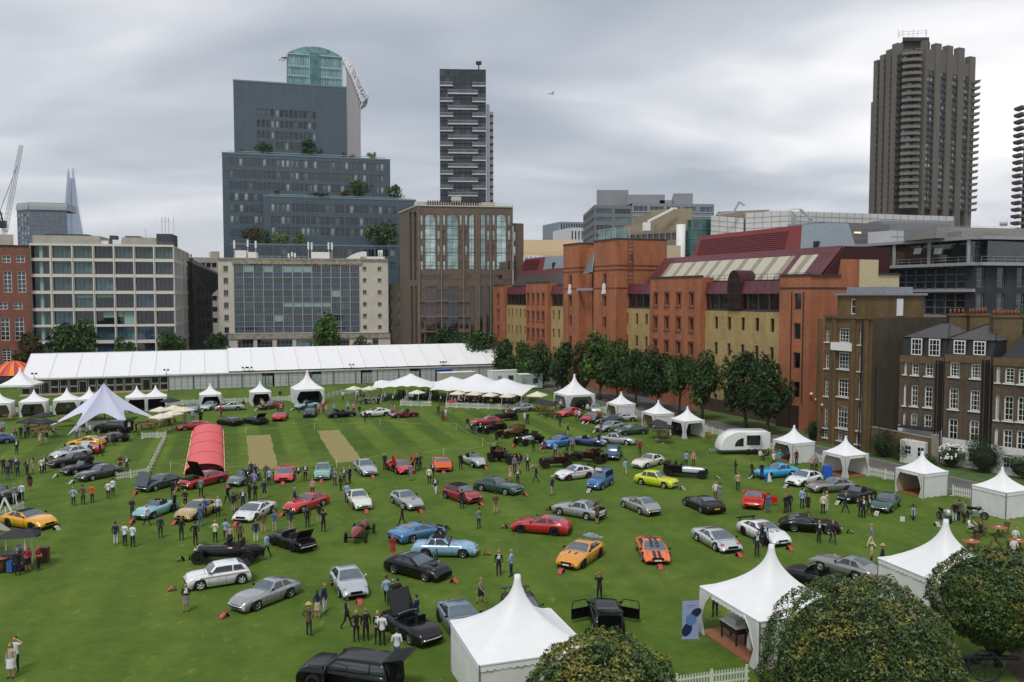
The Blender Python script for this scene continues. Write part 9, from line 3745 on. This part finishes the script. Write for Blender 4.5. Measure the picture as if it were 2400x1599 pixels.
for k_,(h_,_)in CW.items():
 PC[k_]=mat('cloth '+_,h_,.8,var=.1,scale=5)
HAIR=[mat('hair brown','#2e2018',.7),mat('hair black','#131110',.6),mat('hair grey','#8a8680',.7),mat('hair fair','#8c6a3c',.7)]
HATM=mat('straw hat','#c9b27a',.8)
PM={}
def hairs():
 b=MB()
 b.ball((-.008,0,1.672),(.102,.086,.108),14,9)
 b.v=[(v[0]if v[0]<.062 or v[2]>1.71 else.062,v[1],max(v[2],1.60 if v[0]<-.02 else 1.69))for v in b.v]
 a=b.data('hair',[HAIR[0]])
 b=MB()
 b.ball((-.012,0,1.67),(.108,.092,.112),14,9)
 b.v=[(v[0]if v[0]<.062 or v[2]>1.71 else.062,v[1],max(v[2],1.58 if v[0]<.0 else 1.69))for v in b.v]
 b.tube([(-.05,0,1.66),(-.085,0,1.52),(-.1,0,1.38)],[.085,.085,.04],10)
 c=b.data('hair',[HAIR[0]])
 b=MB()
 b.cyl((0,0,1.70),.17,.012,18)
 b.tube([(0,0,1.70),(0,0,1.78),(0,0,1.81)],[.098,.09,.06],14)
 h=b.data('hat',[HATM])
 b=MB()
 b.tube([(.01,0,1.03),(0,0,.95),(.01,0,.78),(.01,0,.56)],[.15,.185,.19,.215],14,cap=False)
 s=b.data('skirt',[PC['k']])
 b=MB()
 P=[[(x,y,z)for x,y in((-.125,-.13),(-.125,.13),(.125,.14),(.125,-.14),(-.125,-.13))]for z in(.8,1.0)]
 b.tube([(0,0,1.12),(-.01,0,.95),(-.015,0,.80)],[.135,.16,.175],14,cap=False,flat=.82)
 j=b.data('jacket_skirt',[PC['k']])
 return a,c,h,s,j
HAIRS=hairs()
CROP={'A':(0,820,4.9),'B':(400,820,4.9),'C':(800,820,4.9),'D':(1200,820,4.9),'E':(1600,900,4.9),'a':(0,1040,4.9),'b':(400,1040,4.9),'c':(800,1040,4.9),'d':(1200,1040,4.9),'e':(1600,1040,4.9),'f':(1920,1040,4.9),'p':(0,1280,4.904),'q':(400,1280,4.904),'r':(800,1280,4.904),'s':(1200,1280,4.904),'t':(1560,1240,4.367),'P':(0,0,1)}
USED=set()
PRND=random.Random(21)
def describe(p,top,bot,kind,fem,hat):
 near=sorted(THINGS,key=lambda t:(t[2]-p.x)**2+(t[3]-p.y)**2+(40 if 'fence' in t[1]or 'marquee' in t[1]else 0))[:9]
 tw,bw=CW[top][1],CW[bot][1]
 if fem=='f' and top==bot:
  cl=tw+' dress'
 elif top in 'kndg' and top==bot:
  cl=tw+' suit'
 elif top in 'knd' and fem!='f':
  cl='%s jacket and %s trousers'%(tw,bw)
 else:
  cl='%s %s and %s %s'%(tw,'shirt' if fem!='f' else 'top',bw,'skirt' if fem=='f' else 'trousers')
 ver={'w':'walking','p':'taking a photo','t':'seated','r':'shading the eyes'}.get(kind,'standing')
 hatw='straw hatted ' if hat else ''
 nm='person'
 for i,(o,s,x,y)in enumerate(near):
  dx,dy=p.x-x,p.y-y
  rel='behind' if dy>abs(dx)*.8 else('in front of' if-dy>abs(dx)*.8 else 'beside')
  yield '%s%s in %s %s %s the %s'%(hatw,nm,cl,ver,rel,s)
  for(o2,s2,x2,y2)in near[:4]:
   if s2!=s and i<4:
    yield '%s%s in %s %s between the %s and the %s'%(hatw,nm,cl.replace(' trousers','').replace(' jacket and',' and'),ver,s,s2)
 yield '%s%s in %s %s near the %s'%(hatw,nm,cl,ver,near[0][1])
def person(px,py,face,top,bot,flags=''):
 z0=0
 p=G(px,py)
 kind=next((c for c in flags if c in 'wptrchs'),None)or PRND.choice('sschsc')
 fem='f' if 'f' in flags else 'm'
 if kind not in PM:
  PM[kind]=person_mesh(kind)
 h=radians(face+PRND.uniform(-12,12))
 a=atan2(-cos(h),sin(h))
 sc=PRND.uniform(.96,1.05)*(.94 if fem=='f' else 1.0)
 hat='H' in flags
 lab=None
 for c in describe(p,top,bot,kind,fem,hat):
  if c not in USED and len(c.split())<=16:
   lab=c
   break
 if lab is None:
  lab=c
 USED.add(lab)
 skin=PC['skin']if PRND.random()>.1 else PC['skin2']
 jacket=top in 'kndc'
 fore=PC[top]if jacket or PRND.random()>.4 else skin
 shin=skin if(fem=='f' and kind!='t')or 'S' in flags else PC[bot]
 shirt=(PC['w']if top in 'knd' and PRND.random()>.35 else PC[top])
 o=obj('person',PM[kind],None,(p.x,p.y,0),a,scale=(sc,sc,sc),mats={0:skin,1:PC[top],2:PC[bot],4:fore,5:shin,6:shirt})
 tag(o,lab,'person','visitors on the lawn')
 if hat:
  obj('hat',HAIRS[2],o)
 off=(0,0,-.45 if kind=='t' else 0)
 obj('hair',HAIRS[1]if fem=='f' else HAIRS[0],o,off,mats={0:PRND.choice(HAIR)})
 if fem=='f' and kind!='t':
  obj('skirt',HAIRS[3],o,mats={0:PC[bot]})
 elif jacket and kind not in 'tw':
  obj('jacket_hem',HAIRS[4],o,mats={0:PC[top]})
 return o
PPL='''a195,125,0,kk;a40,350,30,kk;a125,352,200,nk;a90,425,180,dv;a205,378,20,nn;a185,330,10,kk;a312,372,90,kk;a378,352,270,tt,f;a345,545,180,km,f;a480,352,200,yk;a512,335,0,kk;a170,692,200,gw;a252,665,180,wk
a1385,328,0,mk;a1460,338,0,dd;a845,722,180,bk;a955,705,180,ck;a1060,682,180,od,h;a1245,642,180,wk;a1297,608,180,wd;a1520,858,170,dd,c;a1690,947,250,wk,w;a1845,1087,180,dd;a1330,1162,180,nw;a1435,1182,180,wk;a1525,1192,180,wk,c
a1985,622,180,kk;a2005,792,260,kk;a2085,1117,180,kk,c;a2245,1172,180,kk,h;a2130,747,0,kk,c;a320,1472,20,rk,f;a440,1462,90,rk,c;a205,1520,200,kk
A240,1027,180,kk;A288,1018,150,gk;A322,1022,200,kk;A460,1092,170,tt,f;A540,1082,90,kt;A880,1022,0,wv;A925,1032,30,bt;A1000,1018,0,gk;A1035,1003,40,wk;A10,982,40,pk;A38,965,200,bk;A1150,1228,250,kk,w;A1565,985,260,kk,w;A1480,962,180,wk;A1262,1102,180,gg;A1312,1105,180,dd;A2120,862,0,tt;A2220,828,60,bg;A2310,832,180,kk
A310,735,30,wk;A372,742,0,kk;A690,704,0,wk;A785,738,20,bk;A1780,648,10,rk;A1830,652,0,mm,f;A610,985,60,kk,t;A170,990,40,gk,t;A1690,900,80,rk,t;A1940,880,200,kk,t
b655,692,250,kk,w;b722,787,180,kt;b748,765,200,ct;b832,757,0,nk;b905,662,140,kk;b970,667,180,kk;b928,402,0,nn;b975,442,180,nk;b1098,432,30,ck;b1132,482,180,bk;b1077,637,180,nd,S;b965,523,180,lg;b870,474,200,kk,f;b1470,442,0,kt,S;b1547,437,10,kk;b1885,487,180,gk;b1952,543,80,kk;b1992,472,10,nk;b2057,467,250,kk;b2022,672,180,bn
b1630,612,0,pk,c;b1425,742,100,nt;b1705,917,200,kt;b1755,1022,190,kk,p;b1572,968,180,kk;b1382,1000,180,nt;b545,842,10,wk;b350,617,200,gk;b345,952,170,vv;b392,862,190,vk;b512,1142,180,yk;b630,1122,180,bn;b685,1182,20,tk,f;b797,1157,180,ck;b980,1137,180,nw;b1065,1032,180,ct;b1192,1022,180,vt;b1105,1307,250,bk,w
c500,302,0,kk;c1370,302,170,kk;c818,315,60,kk;c868,325,200,kk;c908,302,240,ck;c797,432,180,gg;c1010,468,180,yk;c1048,405,30,kk;c1080,592,0,nw,w;c700,947,250,kk,w;c1385,752,190,kk;c1580,982,220,gd;c1772,807,190,ct;c1990,332,30,gk;c2040,325,10,nt;c2137,322,0,kk;c1942,442,200,tt,f;c2025,482,0,kk;c2237,452,260,kk,w
c1808,1520,10,kk;c1952,1532,250,bn;c592,1318,180,rr,f;C580,772,20,gk;C612,762,200,pk;C208,765,30,kg;C272,842,180,kk;C75,722,0,bk;C142,732,200,pk;C500,604,10,bn;C1115,758,180,dk;C1162,822,200,ck;C1200,802,30,wt;C1140,642,0,kk;C1182,632,20,kk;C1450,922,180,kt;C1497,972,0,kk;C1530,975,180,nn;C2137,862,180,kk;C2108,852,0,wg;C1785,1082,200,kk,f;C2207,1177,190,kk;C2332,1192,200,mm,f
C590,640,0,kk;C660,560,10,kk;C690,560,0,cd;C220,560,30,kk;C180,572,200,wk;C20,590,0,wk;B1040,690,20,kg;B1060,700,0,tk;B840,692,190,kk;B570,772,30,rt;B580,776,180,rk;B1235,735,180,rk;B1270,735,190,pn;B1285,730,200,dk;B1470,730,20,wk;B1560,700,180,nn;B1700,745,200,tk;B1755,745,10,rk;B1780,700,0,rw;B1880,745,30,bk;B340,832,180,kk;B250,825,70,bg,w;B160,860,200,gt;B1490,575,0,wk;B1530,580,10,wk;B1640,580,0,wk;B1600,585,20,bk
D550,892,180,kk;D642,1002,250,kt;D695,1178,10,gk;D610,1100,180,nk;D735,822,0,pk;D772,824,200,wk;D868,745,0,wk;D790,820,160,kk;D1000,1112,190,kk;D1022,965,170,cg;D497,1232,180,bk;D632,1222,190,nk;D1467,1207,10,rk,p;D1845,977,180,rk;D1912,985,20,ck;D1300,1442,170,bt,w;D2000,1352,180,bk;D2082,1352,0,pm;D500,695,0,kk;D560,700,30,yk
d460,597,250,nt,H;d975,927,120,ck,S;e605,352,80,dd,c;e632,547,180,tk;e795,402,90,kk,w;e908,422,180,kk;e1045,272,200,wk,w;e1112,255,180,ug;e1218,215,0,vk;e1305,250,10,mk;e1485,322,0,pk;e1532,327,10,gk;e375,652,0,wc;e428,682,180,gg;e982,797,180,vv;e1180,803,200,kk;e1227,797,180,kk;e1372,752,180,bk;e1435,797,10,kk,f;e1612,812,180,yk;e1652,792,200,ty;e1872,802,240,nk,w;e2040,852,180,kk;e2072,857,20,kk;e2135,835,40,kk,w
e1562,1142,10,kk;e1722,1152,0,kn,w;e850,1302,0,nk;e905,1180,180,kk,f;e940,1190,10,nk;e2165,1202,240,gy,w;e2165,1432,250,td,H;e2290,1460,240,kk,H;f1552,902,180,kw;f1668,912,260,gk;f1600,890,200,ck;f1718,1040,60,wk,t;f1855,1090,250,kk,t;f2250,1150,0,wk,t;f2230,1290,10,wk,t;E890,880,20,wk,t;E980,870,250,kk,t
q180,757,10,kg,f;q1590,1037,170,cd,H;q1690,832,170,nt,f;q1768,765,80,nw;q2022,947,80,kk,w;q2135,1097,10,kk;q2245,1097,180,kk;r520,672,190,bk,w;r600,710,170,dd;r652,705,180,kk;r862,933,250,nt;r420,1130,0,kk;r470,1150,180,wk;r640,1352,180,wv;r1602,662,80,gk,wf;s1005,647,190,kk,p;p185,1447,0,wk,r;p132,1522,0,tw,fS;t505,905,190,kk;r640,1700,180,kk'''
for row in PPL.replace('\n',';').split(';'):
 q=row[1:].split(',')
 cx_,cy_,s_=CROP[row[0]]
 person(cx_+float(q[0])/s_,cy_+float(q[1])/s_,float(q[2]),q[3][0],q[3][1],q[4]if len(q)>4 else '')
for k in range(46):
 x=1052+(k%23)*7.6+PRND.uniform(-2,2)
 y=940+9*(k//23)+PRND.uniform(-2,2)
 person(x,y,PRND.uniform(0,360),PRND.choice('kwnbgrdcyp'),PRND.choice('kkdtn'),PRND.choice(['','','t','f','']))
for k in range(16):
 person(946+k*5.2,936+PRND.uniform(-4,6),PRND.uniform(0,360),PRND.choice('kwnbgdc'),PRND.choice('kkdt'),PRND.choice(['','','f','']))
for k in range(12):
 person(835+k*6,944+PRND.uniform(-4,5),PRND.uniform(0,360),PRND.choice('kwnbgdc'),PRND.choice('kkdt'),PRND.choice(['','t','t','']))
for k in range(9):
 p=G(1060+k*18,944+(k%2)*5)
 T=thing('dining_table','white clothed dining table behind the restaurant fence, %s'%('nearest its open end','second along','below the first cream parasol','before the first peak','between two cream parasols','under the highest peak','beyond the highest peak','under the last peak','at the dark parasol end')[k],'table',(p.x,p.y,0),group='white clothed dining tables')
 b=MB()
 b.cyl((0,0,.72),.5,.04,14)
 b.build('table_top',[white],T)
 b=MB()
 b.cyl((0,0,0),.05,.72,6)
 b.build('leg',[darkmetal],T)
# ================================================================ haze
def build_haze():
 b=MB()
 b.box((0,2950,170),(9200,6200,344))
 m=D.materials.new('haze air')
 m.use_nodes=True
 N=m.node_tree.nodes
 N.clear()
 o=N.new('ShaderNodeOutputMaterial')
 v=N.new('ShaderNodeVolumePrincipled')
 v.inputs['Color'].default_value=(.86,.90,.96,1)
 v.inputs['Density'].default_value=HAZE
 v.inputs['Anisotropy'].default_value=.2
 m.node_tree.links.new(v.outputs[0],o.inputs['Volume'])
 h=b.build('haze',m)
 h['kind']='stuff'
 h['label']='thin pale haze over the city skyline'
HAZE=0.00006
build_haze()
